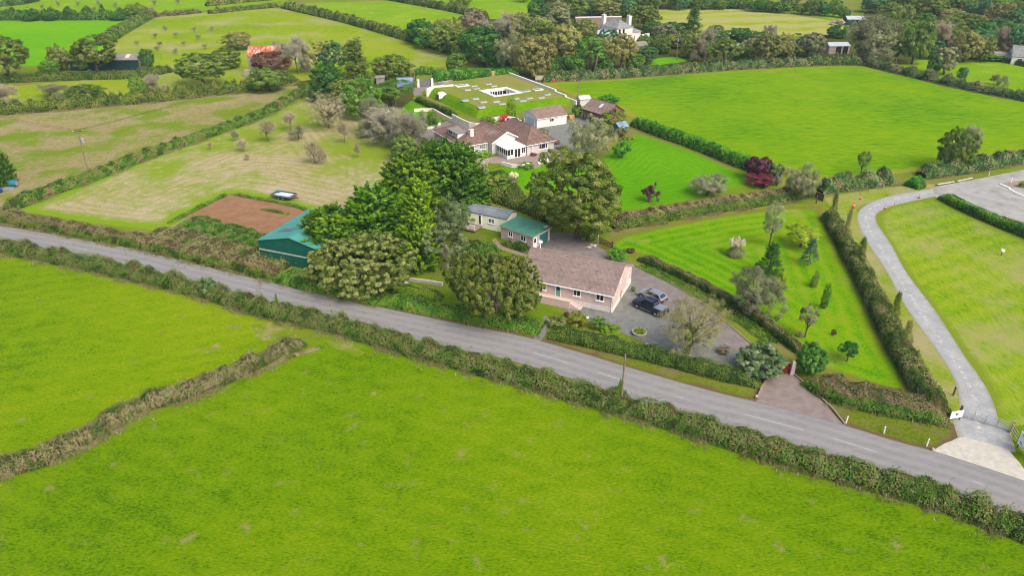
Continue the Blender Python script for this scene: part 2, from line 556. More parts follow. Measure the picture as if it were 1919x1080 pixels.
g = MB()
for i in range(-8, 8):
    for j in range(-8, 8):
        g.face([(i * 170, j * 170, 0), (i * 170 + 170, j * 170, 0), (i * 170 + 170, j * 170 + 170, 0), (i * 170, j * 170 + 170, 0)])
ground = g.build('ground', M['base']); ground['kind'] = 'structure'
ground['label'] = 'rough green grassland running to the horizon'

sheet('field', [(-250, 1200), (-120, 960), (0, 882), (208, 802), (430, 707), (560, 645), (600, 620), (766, 658), (975, 713), (1220, 784), (1549, 888), (1784, 954), (1960, 1008), (2200, 1120), (2300, 1300), (960, 1350)], .02, M['front'], 2.5, .2, 1, label='wide bright green pasture in the foreground')
sheet('field', [(-120, 952), (0, 874), (208, 793), (430, 698), (560, 640), (596, 617), (482, 586), (261, 523), (0, 469), (-120, 448), (-250, 700)], .024, M['leftf'], 2.5, .2, 2, label='green pasture left of the diagonal hedge')
sheet('field', [(1015, 156), (1194, 145), (1351, 132), (1460, 126), (1600, 120), (1680, 136), (1810, 167), (1919, 189), (2120, 228), (2120, 268), (1919, 285), (1800, 306), (1720, 322), (1620, 332), (1540, 340), (1480, 318), (1390, 300), (1240, 246), (1180, 216), (1150, 198), (1088, 186), (1060, 172)], .02, M['bigf'], 3.5, .3, 3, label='large lush green field behind the laurel hedge')
sheet('field', [(-80, 38), (262, 38), (240, 60), (205, 83), (150, 122), (-80, 126)], .02, M['bright'], 5, .3, 4, label='vivid green field beyond the dark barn')
sheet('field', [(298, 28), (400, 20), (525, 13), (662, 45), (766, 77), (857, 104), (862, 122), (700, 135), (560, 152), (330, 128), (150, 132), (205, 85), (250, 56)], .024, M['midf'], 5, .3, 5, label='yellow-green field of young saplings behind the rusty barn')
sheet('field', [(-120, -40), (420, -40), (540, 0), (393, 18), (298, 26), (262, 36), (-120, 36)], .028, M['topf'], 7, .3, 6, label='pale green field at the top left')
sheet('field', [(527, 14), (580, 5), (730, 1), (816, 13), (873, 27), (880, 42), (770, 70), (662, 44)], .032, M['topf'], 5, .3, 7, label='green field between the two far diagonal hedges')
sheet('field', [(740, 0), (800, -20), (1010, -20), (1010, 25), (900, 38), (873, 26), (816, 12)], .036, M['topf'], 6, .3, 8, label='far green field left of the tall trees')
sheet('field', [(1215, 15), (1400, 16), (1560, 38), (1595, 46), (1560, 64), (1440, 72), (1310, 64), (1235, 50)], .02, M['hayf'], 5, .3, 9, label='pale mown hay field behind the farmhouse trees')
sheet('field', [(1400, 2), (1480, 2), (1620, 36), (1600, 46), (1560, 36), (1460, 18)], .024, M['topf'], 5, .3, 10, label='narrow green field beyond the hay field')
sheet('field', [(1660, 128), (1720, 112), (1860, 112), (1919, 126), (2080, 165), (2080, 225), (1919, 190), (1810, 168), (1740, 148)], .018, M['topf'], 4, .3, 11, label='small green field below the white bungalow at the right edge')
sheet('field', [(-60, 168), (130, 152), (333, 128), (440, 132), (480, 160), (391, 178), (130, 206), (-60, 218)], .016, M['midf'], 3, .3, 12, label='strip of grass in front of the dark barn')
sheet('rough_pasture', [(-80, 232), (0, 216), (130, 206), (261, 195), (391, 180), (500, 168), (555, 160), (570, 172), (500, 207), (378, 252), (287, 282), (182, 327), (104, 354), (21, 383), (-80, 412)], .02, M['rough'], 2.5, .4, 13)
sheet('meadow', [(22, 396), (60, 381), (182, 333), (287, 289), (378, 258), (500, 214), (560, 185), (600, 178), (660, 200), (710, 240), (775, 290), (790, 330), (720, 402), (640, 420), (590, 399), (480, 372), (432, 363), (344, 409), (300, 433), (200, 422), (60, 402)], .02, M['meadow'], 1.6, .2, 14)
sheet('soil_plot', [(432, 363), (480, 371), (584, 394), (560, 405), (500, 440), (344, 407)], .03, M['soil'], 1.2, .25, 15)
sheet('lawn', [(1115, 305), (1150, 278), (1190, 250), (1230, 262), (1299, 284), (1390, 326), (1402, 346), (1325, 370), (1240, 385), (1160, 398), (1140, 392), (1080, 360), (1040, 362), (960, 362), (905, 345), (900, 322), (950, 312), (1010, 307), (1060, 310)], .02, M['lawn'], 1.4, .1, 16, label='striped garden lawn right of the hipped bungalow')
sheet('lawn', [(1120, 468), (1155, 441), (1220, 426), (1325, 406), (1442, 389), (1536, 386), (1548, 405), (1612, 530), (1660, 635), (1722, 740), (1700, 748), (1600, 718), (1500, 684), (1480, 655), (1377, 574), (1291, 526), (1194, 480)], .024, M['lawn2'], 1.4, .1, 17, label='long triangular lawn with specimen trees')
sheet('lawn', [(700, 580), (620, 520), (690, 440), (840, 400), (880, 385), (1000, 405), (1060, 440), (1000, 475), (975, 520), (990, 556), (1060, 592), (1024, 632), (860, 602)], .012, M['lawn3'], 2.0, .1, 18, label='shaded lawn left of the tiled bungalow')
sheet('field', [(1640, 400), (1680, 380), (1750, 368), (1800, 396), (1919, 452), (2100, 525), (2300, 800), (2050, 960), (1919, 890), (1880, 842), (1855, 780), (1850, 741), (1830, 702), (1778, 629), (1705, 528), (1647, 437)], .02, M['trif'], 1.8, .15, 19, label='mown green field inside the bend of the track')
sheet('track_verge', [(1545, 372), (1600, 360), (1680, 350), (1750, 345), (1756, 354), (1666, 370), (1617, 384), (1604, 394), (1610, 410), (1634, 455), (1676, 522), (1738, 626), (1798, 717), (1812, 756), (1818, 801), (1795, 824), (1770, 792), (1745, 767), (1700, 642), (1612, 480)], .016, M['trackgrass'], 1.5, .15, 20)
sheet('road_verge', [(-90, 395), (-60, 412), (0, 425), (130, 448), (261, 471), (391, 505), (500, 531), (610, 558), (740, 585), (871, 613), (980, 632), (1090, 665), (1220, 705), (1351, 742), (1419, 756), (1443, 704), (1420, 722), (1254, 676), (1142, 650), (1024, 622), (860, 590), (700, 560), (520, 505), (391, 480), (261, 448), (0, 405)], .02, M['verge'], 1.4, .25, 21)
sheet('road_verge', [(1580, 799), (1680, 832), (1750, 848), (1797, 826), (1794, 800), (1770, 785), (1653, 768), (1544, 740), (1490, 697), (1484, 704)], .022, M['verge'], 1.2, .2, 22)
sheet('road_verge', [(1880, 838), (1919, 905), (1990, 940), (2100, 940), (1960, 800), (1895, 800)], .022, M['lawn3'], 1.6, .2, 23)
sheet('woodland_floor', [(765, 60), (900, 30), (1010, -10), (1400, -12), (1420, 14), (1215, 14), (1235, 50), (1310, 64), (1500, 74), (1600, 42), (1680, -30), (2150, -40), (2150, 140), (1919, 124), (1860, 112), (1720, 112), (1600, 120), (1351, 131), (1194, 144), (1015, 154), (985, 148), (857, 110)], .012, M['floor'], 8, .5, 24)
sheet('woodland_floor', [(540, 165), (600, 130), (700, 128), (780, 138), (775, 185), (800, 200), (830, 250), (800, 290), (770, 292), (700, 240), (640, 200)], .014, M['floor'], 4, .3, 25)

# road and hard surfaces
far_edge = smooth_line([P(*q) for q in ((-120, 400), (-60, 411), (0, 423), (130, 445), (261, 468), (391, 502), (500, 528), (610, 555), (740, 582), (871, 610), (980, 630), (1090, 662), (1220, 702), (1351, 739), (1419, 754), (1580, 797), (1680, 829), (1750, 846), (1919, 902), (2050, 948), (2200, 1004))], 2)
RW = 2.95
cl = []
for i, p in enumerate(far_edge):
    d = (far_edge[min(i + 1, len(far_edge) - 1)] - far_edge[max(i - 1, 0)]).normalized()
    cl.append(p + Vector((d.y, -d.x, 0)) * RW)
cl = resample(cl, 2.0)
road = strip('road', cl, RW, .05, M['road'], 14, label='grey two-lane country road')
cx = np.array([p.x for p in cl])
def on_cl(px, py):
    q = P(px, py)
    i = min(range(len(cl)), key=lambda k: (cl[k] - q).length)
    i = max(1, min(len(cl) - 2, i))
    d = (cl[i + 1] - cl[i - 1]).normalized()
    return cl[i] + d * (q - cl[i]).dot(d), d
for a, b in (((148, 465), (164, 469)), ((462, 541), (478, 545)), ((995, 666), (1063, 684)), ((1120, 700), (1162, 711)), ((1268, 740), (1284, 744)), ((1395, 775), (1506, 806)), ((1558, 822), (1642, 848)), ((1822, 905), (1842, 912))):
    pa, d = on_cl(*a); pb, d = on_cl(*b)
    n = Vector((-d.y, d.x, 0)) * .055
    MB().face([pa - n + Vector((0, 0, .056)), pb - n + Vector((0, 0, .056)), pb + n + Vector((0, 0, .056)), pa + n + Vector((0, 0, .056))]).build('centre_dash', M['line'], road)

sheet('entrance_drive', [(1441, 706), (1484, 700), (1530, 742), (1583, 799), (1500, 778), (1416, 755), (1424, 738)], .03, M['drive2'], .8, 0, 30)
sheet('concrete_apron', [(1746, 847), (1770, 832), (1794, 822), (1808, 820), (1872, 838), (1890, 843), (1910, 868), (1940, 912), (1840, 880)], .032, M['concrete'], 1, .05, 31)
tl = [P(*q) for q in ((1850, 838), (1836, 790), (1829, 745), (1813, 708), (1757, 627), (1695, 535), (1653, 466), (1628, 425), (1622, 404), (1632, 391), (1668, 376), (1752, 360), (1775, 355))]
tl = resample(smooth_line(tl, 2), 1.2)
tw = [1.72 + .4 * math.sin(i * .3) * .5 + (.9 if i < 6 else 0) for i in range(len(tl))]
strip('track', tl, tw, .028, M['track'], 10, label='pale stone track curving to the car park')
sheet('car_park', [(1748, 352), (1790, 343), (1830, 336), (1919, 318), (2060, 292), (2060, 480), (1919, 417), (1752, 369)], .034, M['carpark'], 2, .1, 32)
sheet('drive', [(1000, 470), (1015, 452), (1032, 436), (1075, 437), (1110, 456), (1150, 480), (1187, 496), (1225, 515), (1290, 553), (1350, 597), (1400, 640), (1446, 680), (1486, 698), (1441, 707), (1385, 664), (1320, 619), (1245, 573), (1182, 528), (1160, 522)], .026, M['drive'], 1.2, .05, 33)
sheet('gravel_yard', [(978, 548), (1010, 566), (1060, 582), (1085, 598), (1140, 614), (1250, 660), (1330, 690), (1385, 704), (1436, 704), (1385, 662), (1320, 617), (1245, 571), (1182, 526), (1172, 520), (1060, 530)], .03, M['gravel'], 1.2, .08, 34)
sheet('garden_path', [(1003, 612), (1022, 592), (1030, 598), (1022, 628), (1012, 642), (1000, 638)], .028, M['gravel'], 1, .05, 35)
sheet('garden_path', [(928, 446), (942, 462), (975, 473), (998, 478), (996, 482), (970, 478), (936, 467), (922, 450)], .028, M['kerb'], 1, .03, 36)
sheet('rear_yard', [(985, 240), (1066, 228), (1095, 214), (1120, 232), (1128, 262), (1090, 286), (1040, 290), (1038, 262), (1000, 250)], .024, M['gravel'], 1.6, .1, 37)
sheet('patio', [(865, 300), (925, 294), (960, 290), (1040, 279), (1075, 284), (1060, 297), (1032, 303), (975, 314), (945, 308), (900, 305)], .03, M['paving'], 1.2, .05, 38)
sheet('side_drive', [(780, 262), (792, 246), (815, 236), (808, 216), (850, 230), (900, 244), (960, 232), (985, 240), (950, 262), (860, 262), (815, 268)], .018, M['drive'], 2, .1, 39)
sheet('upper_yard', [(772, 166), (800, 160), (845, 150), (882, 152), (856, 166), (820, 172), (776, 180)], .02, M['drive2'], 2, .1, 40)
sheet('lawn', [(735, 215), (772, 188), (800, 200), (812, 212), (780, 226), (755, 235)], .022, M['lawn'], 2, .1, 41, label='small lawn below the pine tree')
sheet('lawn', [(1200, 118), (1235, 108), (1270, 106), (1290, 114), (1230, 122)], .022, M['bright'], 3, .1, 42, label='small lawn in front of the far utility pole')
sheet('weed_patch', [(320, 425), (344, 410), (500, 442), (490, 475), (420, 455)], .018, M['trackgrass'], 1.5, .3, 43)

# ------------------------------------------------------------------ foliage colours
L = {}
L['bramble'] = leafmat('bramble', ['#2e4c16', '#44721c', '#568822', '#66802e', '#80784c', '#528c1c', '#6c9a32'])
L['bracken'] = leafmat('bracken', ['#3c5618', '#527424', '#6a743a', '#827656', '#968a6c', '#507c1c'])
L['hazel'] = leafmat('hazel hedge', ['#38501a', '#4d6a1e', '#617a24', '#7a7c3a'])
L['ivy'] = leafmat('ivy bank', ['#2f4a12', '#426a14', '#588a18', '#74803a', '#806c4a'])
L['weeds'] = leafmat('weeds', ['#426a12', '#558616', '#6f941e', '#85903a'])
L['laurel'] = leafmat('laurel', ['#2a5c14', '#387a18', '#4f921e', '#7fa02c'])
L['boxleaf'] = leafmat('clipped hedge', ['#2c4c16', '#3d641a', '#557a20', '#7c7444'])
L['clipy'] = leafmat('yellow-green clipped hedge', ['#4c7010', '#6b8f12', '#86a01e', '#938f44'])  # yellow-green leaves, the hedge's own colour
L['blueh'] = leafmat('bluish hedge', ['#2e5426', '#3f6a34', '#5a7c42', '#7c8656', '#8f8660'])
L['flail'] = leafmat('flailed hedge top', ['#5a5a30', '#7a6a4c', '#927c62', '#6b7a34'])
L['olive'] = leafmat('olive crown', ['#3e4c16', '#586a20', '#757e36', '#96965e', '#4e6e1a'], hue=.012)
L['oliveg'] = leafmat('olive green crown', ['#3a5016', '#506a1c', '#6c7c2a', '#868848'], hue=.012)
L['oak'] = leafmat('oak crown', ['#34481a', '#485e20', '#5d7028', '#777a3c'], k=.56)
L['darkg'] = leafmat('dark green crown', ['#1f3f16', '#2f5a1c', '#416e22', '#5a7c30'], k=.58)
L['bluegr'] = leafmat('blue-green crown', ['#24482e', '#355e34', '#4a703c', '#647c48'], k=.60)
L['midg'] = leafmat('mid green crown', ['#3a621c', '#507a22', '#698a2c', '#82923c'])
L['brightg'] = leafmat('bright green crown', ['#4e7c10', '#6a9a14', '#86ac1e'])
L['yellowg'] = leafmat('yellow-green crown', ['#546c0c', '#768a14', '#92a024', '#a4a844'], k=.95)
L['brown'] = leafmat('autumn brown crown', ['#50562a', '#6c6c38', '#86804c', '#627234', '#907f58'], k=.62, hue=.012)
L['copper'] = leafmat('copper crown', ['#4c3220', '#66462c', '#7c5c40', '#5e5a2c'], hue=.01)
L['greyl'] = leafmat('grey crown', ['#6a6a50', '#86826a', '#a09a86', '#7c8058'], hue=.01)
L['greyg'] = leafmat('grey-green crown', ['#56623a', '#707a4e', '#8a8f66', '#a09c80'], hue=.012)
L['silver'] = leafmat('silver leaf crown', ['#4a5636', '#666e4e', '#85886a', '#77785e'], k=1.0, hue=.01)
L['pinkish'] = leafmat('pinkish bare crown', ['#746450', '#8a7a66', '#9f9280', '#76744a'], hue=.01)
L['cypress'] = leafmat('cypress sprays', ['#20460a', '#406a0a', '#648c10', '#8cac24'], k=.92)
L['cypdark'] = leafmat('dark cypress sprays', ['#1a400a', '#335c0a', '#4e7a10', '#729620'], k=.95)
L['cypyel'] = leafmat('golden cypress sprays', ['#30580a', '#527e0c', '#789e14', '#a0ba2c'], k=.80)
L['glossyg'] = leafmat('pale glossy leaves', ['#34502a', '#4e6c3c', '#748656', '#98a27c'], hue=.008)
L['greygreen'] = leafmat('soft grey-green leaves', ['#3a4f2c', '#546a3c', '#6e8250', '#8a9470'], hue=.01)
L['deadbank'] = leafmat('dead bank growth', ['#6c6040', '#8a7858', '#a28e70', '#85804c', '#b09e80'])
L['twigolive'] = leafmat('olive twigs', ['#5a5836', '#747046', '#8a845c', '#7a8040'], trans=0)
L['spruce'] = leafmat('blue spruce needles', ['#2a4a3a', '#3e5e4a', '#567460'])
L['conedark'] = leafmat('dark yew', ['#123c14', '#1c5218', '#2c6a1c'])
L['purple'] = leafmat('purple leaves', ['#3c1a2c', '#5a2840', '#74405a'], hue=.01)
L['redl'] = leafmat('red leaves', ['#54202a', '#74303a', '#8c4448'], hue=.01)
L['scarlet'] = leafmat('scarlet leaves', ['#a01a2c', '#c82c3c', '#d84a50'], hue=.005)
L['tangrass'] = leafmat('dry grass', ['#8f8a4c', '#ab9f6c', '#bfb288', '#7c8c30'], k=1.5)
L['plume'] = leafmat('pampas plumes', ['#cfc6a0', '#e2dabc', '#efe8d2'], k=.95)
L['twig'] = leafmat('bare twigs', ['#5a523c', '#726a50', '#8a8268', '#98907a'], trans=0, hue=.01)
L['twigg'] = leafmat('grey twigs', ['#68644f', '#7e7a64', '#949080', '#6c7450'], trans=0, hue=.01)
M['bark'] = plain('bark', C('#6c604c', 1.5), .95, var=.25, scale=3, bmp=.05, bscale=8)
M['barkpale'] = plain('pale bark', C('#9c9080', 1.5), .95, var=.2, scale=3, bmp=.04, bscale=8)
M['hedgebank'] = plain('earth bank', C('#4f4a26', 1.5), 1, var=.35, scale=1.0, bmp=.3, bscale=2.5)
M['bankgreen'] = plain('overgrown bank', C('#3f5218', 1.5), 1, var=.35, scale=1.0, bmp=.3, bscale=2.5)

# ------------------------------------------------------------------ hedges
def sidevec(d, side):
    n = Vector((-d.y, d.x, 0))
    return n if n.dot(Vector(side)) > 0 else -n
TG_P, TG_N = [], []
def hedge(label, line, w, h, leaf, core='hedgebank', size=.3, dens=1.0, irr=.25, round_=.5, side=(0, 1, 0), patch=3.0,
          seed=1, top=None, skirt=None, dry=0.0, name='hedge', cat='hedge', group=None, tuft=0.0, wild=0.0, topleaf=None, fluff=.3):
    """hedge on its own bank: line = the foot of its near side (photo pixels)"""
    rng = np.random.default_rng(seed)
    foot = resample(smooth_line([P(*q) for q in line], 1), .8)
    n = len(foot)
    base = foot[0]
    root = thing(name, label, cat, base, 0, group)
    D = []
    for i in range(n):
        D.append((foot[min(i + 1, n - 1)] - foot[max(i - 1, 0)]).normalized())
    F = np.array([p - base for p in foot]); T = np.array(D)
    S = np.array([sidevec(d, side) for d in D])
    s_ = np.arange(n) * .8
    n1, n2 = SNoise(seed, 5.0, 10, 1), SNoise(seed + 7, 1.7, 10, 1)
    hh = h * (1 + irr * .45 * n1(s_[:, None]) + irr * .35 * n2(s_[:, None]))
    hh = np.maximum(hh, h * .35)
    ww = w * (1 + irr * .25 * n1(s_[:, None] + 40))
    taper = np.sqrt(np.minimum(1, np.minimum(s_ + .1, s_[-1] - s_ + .1) / 1.8))
    hh = hh * (.12 + .88 * taper)
    # profile: a in 0..1 runs foot -> top -> back foot (superellipse)
    def prof(a, i, grow=0.0):
        th = math.pi * (1 - a)
        e = 2.0 * (1 - round_) * .75 + .25 if False else (.45 + .55 * round_)
        c, s = np.cos(th), np.sin(th)
        x = np.sign(c) * np.abs(c) ** e
        z = np.abs(s) ** e
        off = ww[i] * (.5 + .5 * x) + x * grow
        return F[i] + S[i] * off[:, None] + np.array([0, 0, 1.0]) * (z * (hh[i] + grow))[:, None], c, s
    k = 9
    vs3 = []
    idx = np.arange(n)
    for j in range(k):
        a = np.full(n, j / (k - 1))
        q, _, _ = prof(a, idx, -.12)
        vs3.append(q)
    V = np.stack(vs3, 1).reshape(-1, 3)
    wob = SNoise(seed + 3, 1.6, 12, 3)
    nz = wob(V)[:, None] * np.array([.05, .05, .09]) * min(1.5, h)
    V = V + nz
    V[:, 2] = np.maximum(V[:, 2], -.05)
    fc = []
    for i in range(n - 1):
        for j in range(k - 1):
            a = i * k + j
            fc.append((a, a + 1, a + k + 1, a + k))
    fc.append(tuple(range(k))); fc.append(tuple((n - 1) * k + j for j in range(k)))
    me = bpy.data.meshes.new('bank'); me.from_pydata([tuple(v) for v in V], [], fc)
    me.polygons.foreach_set('use_smooth', [True] * len(me.polygons)); me.update()
    link('bank', me, root, M[core])
    # leaves over front, top and back
    area = (w + 1.7 * h) * s_[-1]
    N = int(area / (size * size * .30) * dens)
    N = min(N, 90000)
    fi = rng.uniform(0, n - 1.001, N)
    i0 = fi.astype(int); fr = (fi - i0)[:, None]
    a = rng.beta(1.0, 1.35, N)
    g = np.abs(rng.normal(0, size * fluff, N)) - size * .15
    q0, c, s = prof(a, i0); q1, _, _ = prof(a, i0 + 1)
    pos = q0 * (1 - fr) + q1 * fr
    nor = S[i0] * c[:, None] + np.array([0, 0, 1.0]) * (s[:, None] + .25)
    pos = pos + nrm(nor) * g[:, None] + rng.normal(0, size * .12, (N, 3))
    if wild:   # taller shoots breaking the outline
        m = (s > .75) & (rng.random(N) < .3)
        bumpn = SNoise(seed + 11, 1.1, 10, 3)
        pos[m, 2] += wild * np.maximum(0, bumpn(pos[m]) - .1) * rng.uniform(.2, 1, m.sum())
    pos[:, 2] = np.maximum(pos[:, 2], .03)
    pn = SNoise(seed + 5, patch, 14, 3); pn2 = SNoise(seed + 6, patch * .35, 14, 3)
    tint = .5 + .20 * pn(pos) + .13 * pn2(pos) + rng.normal(0, .11, N)
    nor = nor + rng.normal(0, .65, (N, 3))
    Q = leaf_quads(rng, pos, nor, size, size * .55)
    if skirt:
        sm = (c > .62 - .12 * pn2(pos)) & (pos[:, 2] < h * .72)
        link('dry_bank', quads_mesh('dry_bank', Q[sm], tint[sm]), root, L[skirt])
        Q, tint, s, c = Q[~sm], tint[~sm], s[~sm], c[~sm]
    if dry:
        nd_ = int(N * .16 * dry)
        jj = rng.integers(0, N, nd_ * 3)
        gate = (pn(pos[jj]) + .6 * pn2(pos[jj]) + rng.normal(0, .4, len(jj))) > .45
        jj = jj[gate][:nd_]
        pd = pos[jj] + np.stack([np.zeros(len(jj)), np.zeros(len(jj)), rng.uniform(0, .3, len(jj))], 1)
        al = np.stack([rng.normal(0, .5, len(jj)), rng.normal(0, .5, len(jj)), np.ones(len(jj))], 1)
        link('dry_grass', quads_mesh('dry_grass', leaf_quads(rng, pd, nor[jj] + np.array([0, 0, .4]), size * 2.2, size * .35, al), .5 + rng.normal(0, .2, len(jj))), root, L['tangrass'])
    if topleaf:
        tm = (s > .8) & (c > -.75) & (rng.random(len(s)) < .9)
        link('foliage', quads_mesh('foliage', Q[~tm], tint[~tm]), root, L[leaf])
        link('cut_top', quads_mesh('cut_top', Q[tm], tint[tm]), root, L[topleaf])
    else:
        link('foliage', quads_mesh('foliage', Q, tint), root, L[leaf])
    if tuft:
        cnt = int(s_[-1] * 26 * tuft)
        fi = rng.integers(0, n, cnt)
        gate = SNoise(seed + 9, 6.0, 8, 1)(fi[:, None] * .8) > -.35
        fi = fi[gate]
        off = rng.exponential(.35, len(fi)) * -1.0 + .25
        pp = np.array(foot)[fi] + S[fi] * off[:, None] + T[fi] * rng.uniform(-.5, .5, len(fi))[:, None]
        TG_P.append(pp)
    return root
rng0 = np.random.default_rng(5)
hedge('long bramble hedge along the near side of the road', [(-60, 468), (0, 477), (130, 503), (261, 532), (391, 565), (482, 596), (584, 617), (688, 646), (766, 672), (832, 688), (975, 727), (1090, 761), (1220, 797), (1419, 862), (1549, 901), (1653, 927), (1784, 968), (1919, 1021), (2050, 1078)], 2.8, 1.75, 'bramble', size=.22, dens=1.0, irr=.4, patch=2.6, seed=11, tuft=1.3, wild=.7, fluff=.6, dry=.5)
hedge('brown bracken hedge dividing the two near pastures', [(-40, 916), (0, 897), (65, 886), (156, 844), (208, 818), (261, 775), (365, 751), (430, 720), (490, 697), (535, 672), (576, 650)], 2.5, 1.5, 'bracken', size=.21, dens=1.0, irr=.28, patch=2.2, seed=12, tuft=1.6, wild=.55, fluff=.6, dry=.7, skirt='weeds')
hedge('low strip of dead grass at the end of the brown hedge', [(478, 702), (520, 684), (560, 668), (600, 655)], .7, .35, 'tangrass', size=.18, irr=.5, seed=13, name='grass_strip', cat='grass strip')
hedge('flat-topped dark hedge on the far side of the road at the left', [(-60, 410), (0, 420), (52, 429), (156, 450), (261, 469), (350, 492), (443, 511), (505, 529)], 3.4, 1.7, 'ivy', size=.25, irr=.22, patch=3, seed=14, tuft=1.2, topleaf='flail', wild=.3, dry=.4)
hedge('brown bramble thicket between the soil plot and the road', [(262, 452), (330, 462), (400, 485), (470, 504), (530, 512)], 5.5, 1.1, 'bracken', size=.26, irr=.45, patch=3, seed=15, name='bramble_thicket', cat='thicket', wild=.4)
hedge('green weedy bed beside the soil plot', [(330, 425), (380, 436), (430, 450), (480, 466)], 4.5, .8, 'ivy', core='bankgreen', size=.26, irr=.6, patch=2, seed=16, name='weed_bed', cat='weeds', wild=.4)
hedge('ivy-covered bank below the dark green shed', [(505, 529), (580, 549), (640, 562), (702, 577)], 4.2, 1.5, 'ivy', core='bankgreen', size=.24, irr=.4, patch=2.5, seed=17, name='ivy_bank', cat='bank', tuft=.5)
hedge('weedy green bank below the leaning pale trunks', [(700, 573), (800, 592), (900, 610), (1008, 631)], 3.6, 1.0, 'weeds', core='bankgreen', size=.22, irr=.35, patch=2.5, seed=18, name='weed_bank', cat='bank', tuft=.3)
hedge('hedge in front of the gravel yard', [(1026, 637), (1142, 663), (1254, 690), (1351, 717), (1424, 731)], 2.3, 1.5, 'hazel', core='bankgreen', size=.22, irr=.2, patch=2.5, seed=19, round_=.3, wild=.2)
hedge('wide grassy hedge bank right of the entrance gate', [(1500, 722), (1544, 754), (1653, 782), (1778, 802)], 4.6, 1.6, 'ivy', core='bankgreen', size=.22, irr=.2, patch=2.5, seed=20, topleaf='flail', tuft=.4)
hedge('tall straight hedge beside the stone track', [(1538, 408), (1607, 538), (1653, 644), (1713, 748), (1738, 782)], 2.7, 2.0, 'hazel', size=.24, irr=.2, patch=2.5, seed=21, side=(1, .2, 0), wild=.5, round_=.4, dry=.7)
hedge('clipped hedge along the drive edge', [(1194, 489), (1291, 533), (1377, 581), (1440, 626), (1494, 666)], 1.4, 1.35, 'boxleaf', core='bankgreen', size=.2, irr=.15, patch=2, seed=22, round_=.25, topleaf='flail')
hedge('broad hedge bank between the two lawns', [(1155, 433), (1220, 422), (1325, 403), (1442, 386), (1530, 370)], 3.6, 2.1, 'hazel', size=.27, irr=.18, patch=3, seed=23, topleaf='flail', tuft=1.6, skirt='deadbank')
hedge('overgrown hedge north of the track', [(1544, 365), (1610, 357), (1680, 347)], 3.0, 2.8, 'blueh', size=.33, irr=.4, patch=2.5, seed=24, wild=.6, tuft=.5)
hedge('short clipped block of hedge beside the track', [(1693, 348), (1722, 357)], 2.6, 2.5, 'laurel', core='bankgreen', size=.26, irr=.08, seed=25, round_=.15)
hedge('overgrown hedge behind the car park verge', [(1735, 337), (1800, 329), (1850, 321), (1919, 308), (2040, 286)], 3.0, 2.6, 'blueh', size=.33, irr=.4, patch=2.5, seed=26, wild=.6, tuft=.5)
hedge('neat clipped hedge in front of the car park', [(1756, 373), (1810, 402), (1919, 447), (2010, 484)], 1.7, 1.7, 'laurel', core='bankgreen', size=.24, irr=.08, patch=2, seed=27, round_=.2)
hedge('tall laurel hedge above the garden lawn', [(1180, 236), (1230, 256), (1299, 280), (1390, 319), (1432, 330)], 2.4, 2.7, 'laurel', core='bankgreen', size=.3, irr=.12, patch=2.5, seed=28, round_=.3, wild=.3)
hedge('long bluish hedge at the top of the lush field', [(1020, 154), (1194, 146), (1351, 133), (1460, 127), (1575, 122), (1617, 123)], 3.2, 2.6, 'blueh', size=.42, irr=.4, patch=3.5, seed=29, wild=.7, tuft=1)
hedge('dark hedge at the right edge of the lush field', [(1617, 123), (1680, 139), (1810, 170), (1919, 191), (2060, 218)], 3.4, 2.2, 'blueh', size=.4, irr=.4, patch=3.5, seed=30, wild=.6, tuft=1)
hedge('hedge between the mown meadow and the rough pasture', [(24, 398), (60, 384), (104, 366), (182, 340), (287, 296), (378, 265), (500, 221), (545, 195), (590, 168)], 3.6, 1.7, 'ivy', size=.28, irr=.3, patch=3, seed=31, tuft=1.2, wild=.5, skirt='deadbank')
hedge('tall scrubby hedge behind the rough pasture', [(-40, 222), (0, 217), (130, 207), (261, 196), (391, 181), (500, 170), (560, 152)], 4.5, 2.8, 'hazel', size=.42, irr=.5, patch=5, seed=32, wild=1.4, tuft=1.5)
hedge('dark hedge in front of the dark barn', [(-30, 158), (60, 154), (130, 151), (261, 148), (330, 134)], 3.6, 2.0, 'hazel', core='bankgreen', size=.45, irr=.4, patch=4, seed=33, wild=.6)
hedge('dark hedge behind the vivid green field', [(-40, 38), (120, 38), (262, 37)], 5, 4.0, 'darkg', core='bankgreen', size=.7, irr=.4, patch=8, seed=34, wild=1)
hedge('brownish hedge climbing left of the sapling field', [(204, 84), (235, 64), (270, 44), (298, 29)], 5, 3.0, 'bramble', size=.6, irr=.35, patch=6, seed=35, side=(-1, 0, 0), wild=.8)
hedge('thin far hedge left of the field gateway', [(298, 31), (340, 28), (378, 24)], 3, 2.0, 'bracken', size=.6, irr=.3, seed=36)
hedge('thin far hedge right of the field gateway', [(394, 26), (450, 20), (525, 13)], 3, 2.0, 'hazel', size=.6, irr=.3, seed=37)
hedge('long diagonal hedge across the far pastures', [(525, 15), (600, 32), (662, 47), (766, 79), (857, 105)], 4, 3.0, 'oak', size=.6, irr=.4, patch=6, seed=38, wild=1)
hedge('far hedge behind the second pasture', [(700, -4), (760, 6), (830, 19), (873, 28), (905, 38)], 4, 3.0, 'oak', size=.7, irr=.4, patch=6, seed=39, wild=1)
hedge('hedge at the top left corner', [(-40, 14), (30, 11), (75, 2)], 4, 3.0, 'darkg', size=.8, irr=.4, patch=8, seed=40)
hedge('hedge along the top edge behind the saplings', [(390, 12), (460, 4), (560, -4), (640, -8)], 4, 3.0, 'oak', size=.8, irr=.3, patch=8, seed=41)
hedge('dense clipped hedge behind the turf-roofed house', [(812, 153), (860, 151), (975, 148)], 4.5, 2.9, 'laurel', core='bankgreen', size=.4, irr=.12, patch=3, seed=42, round_=.25)
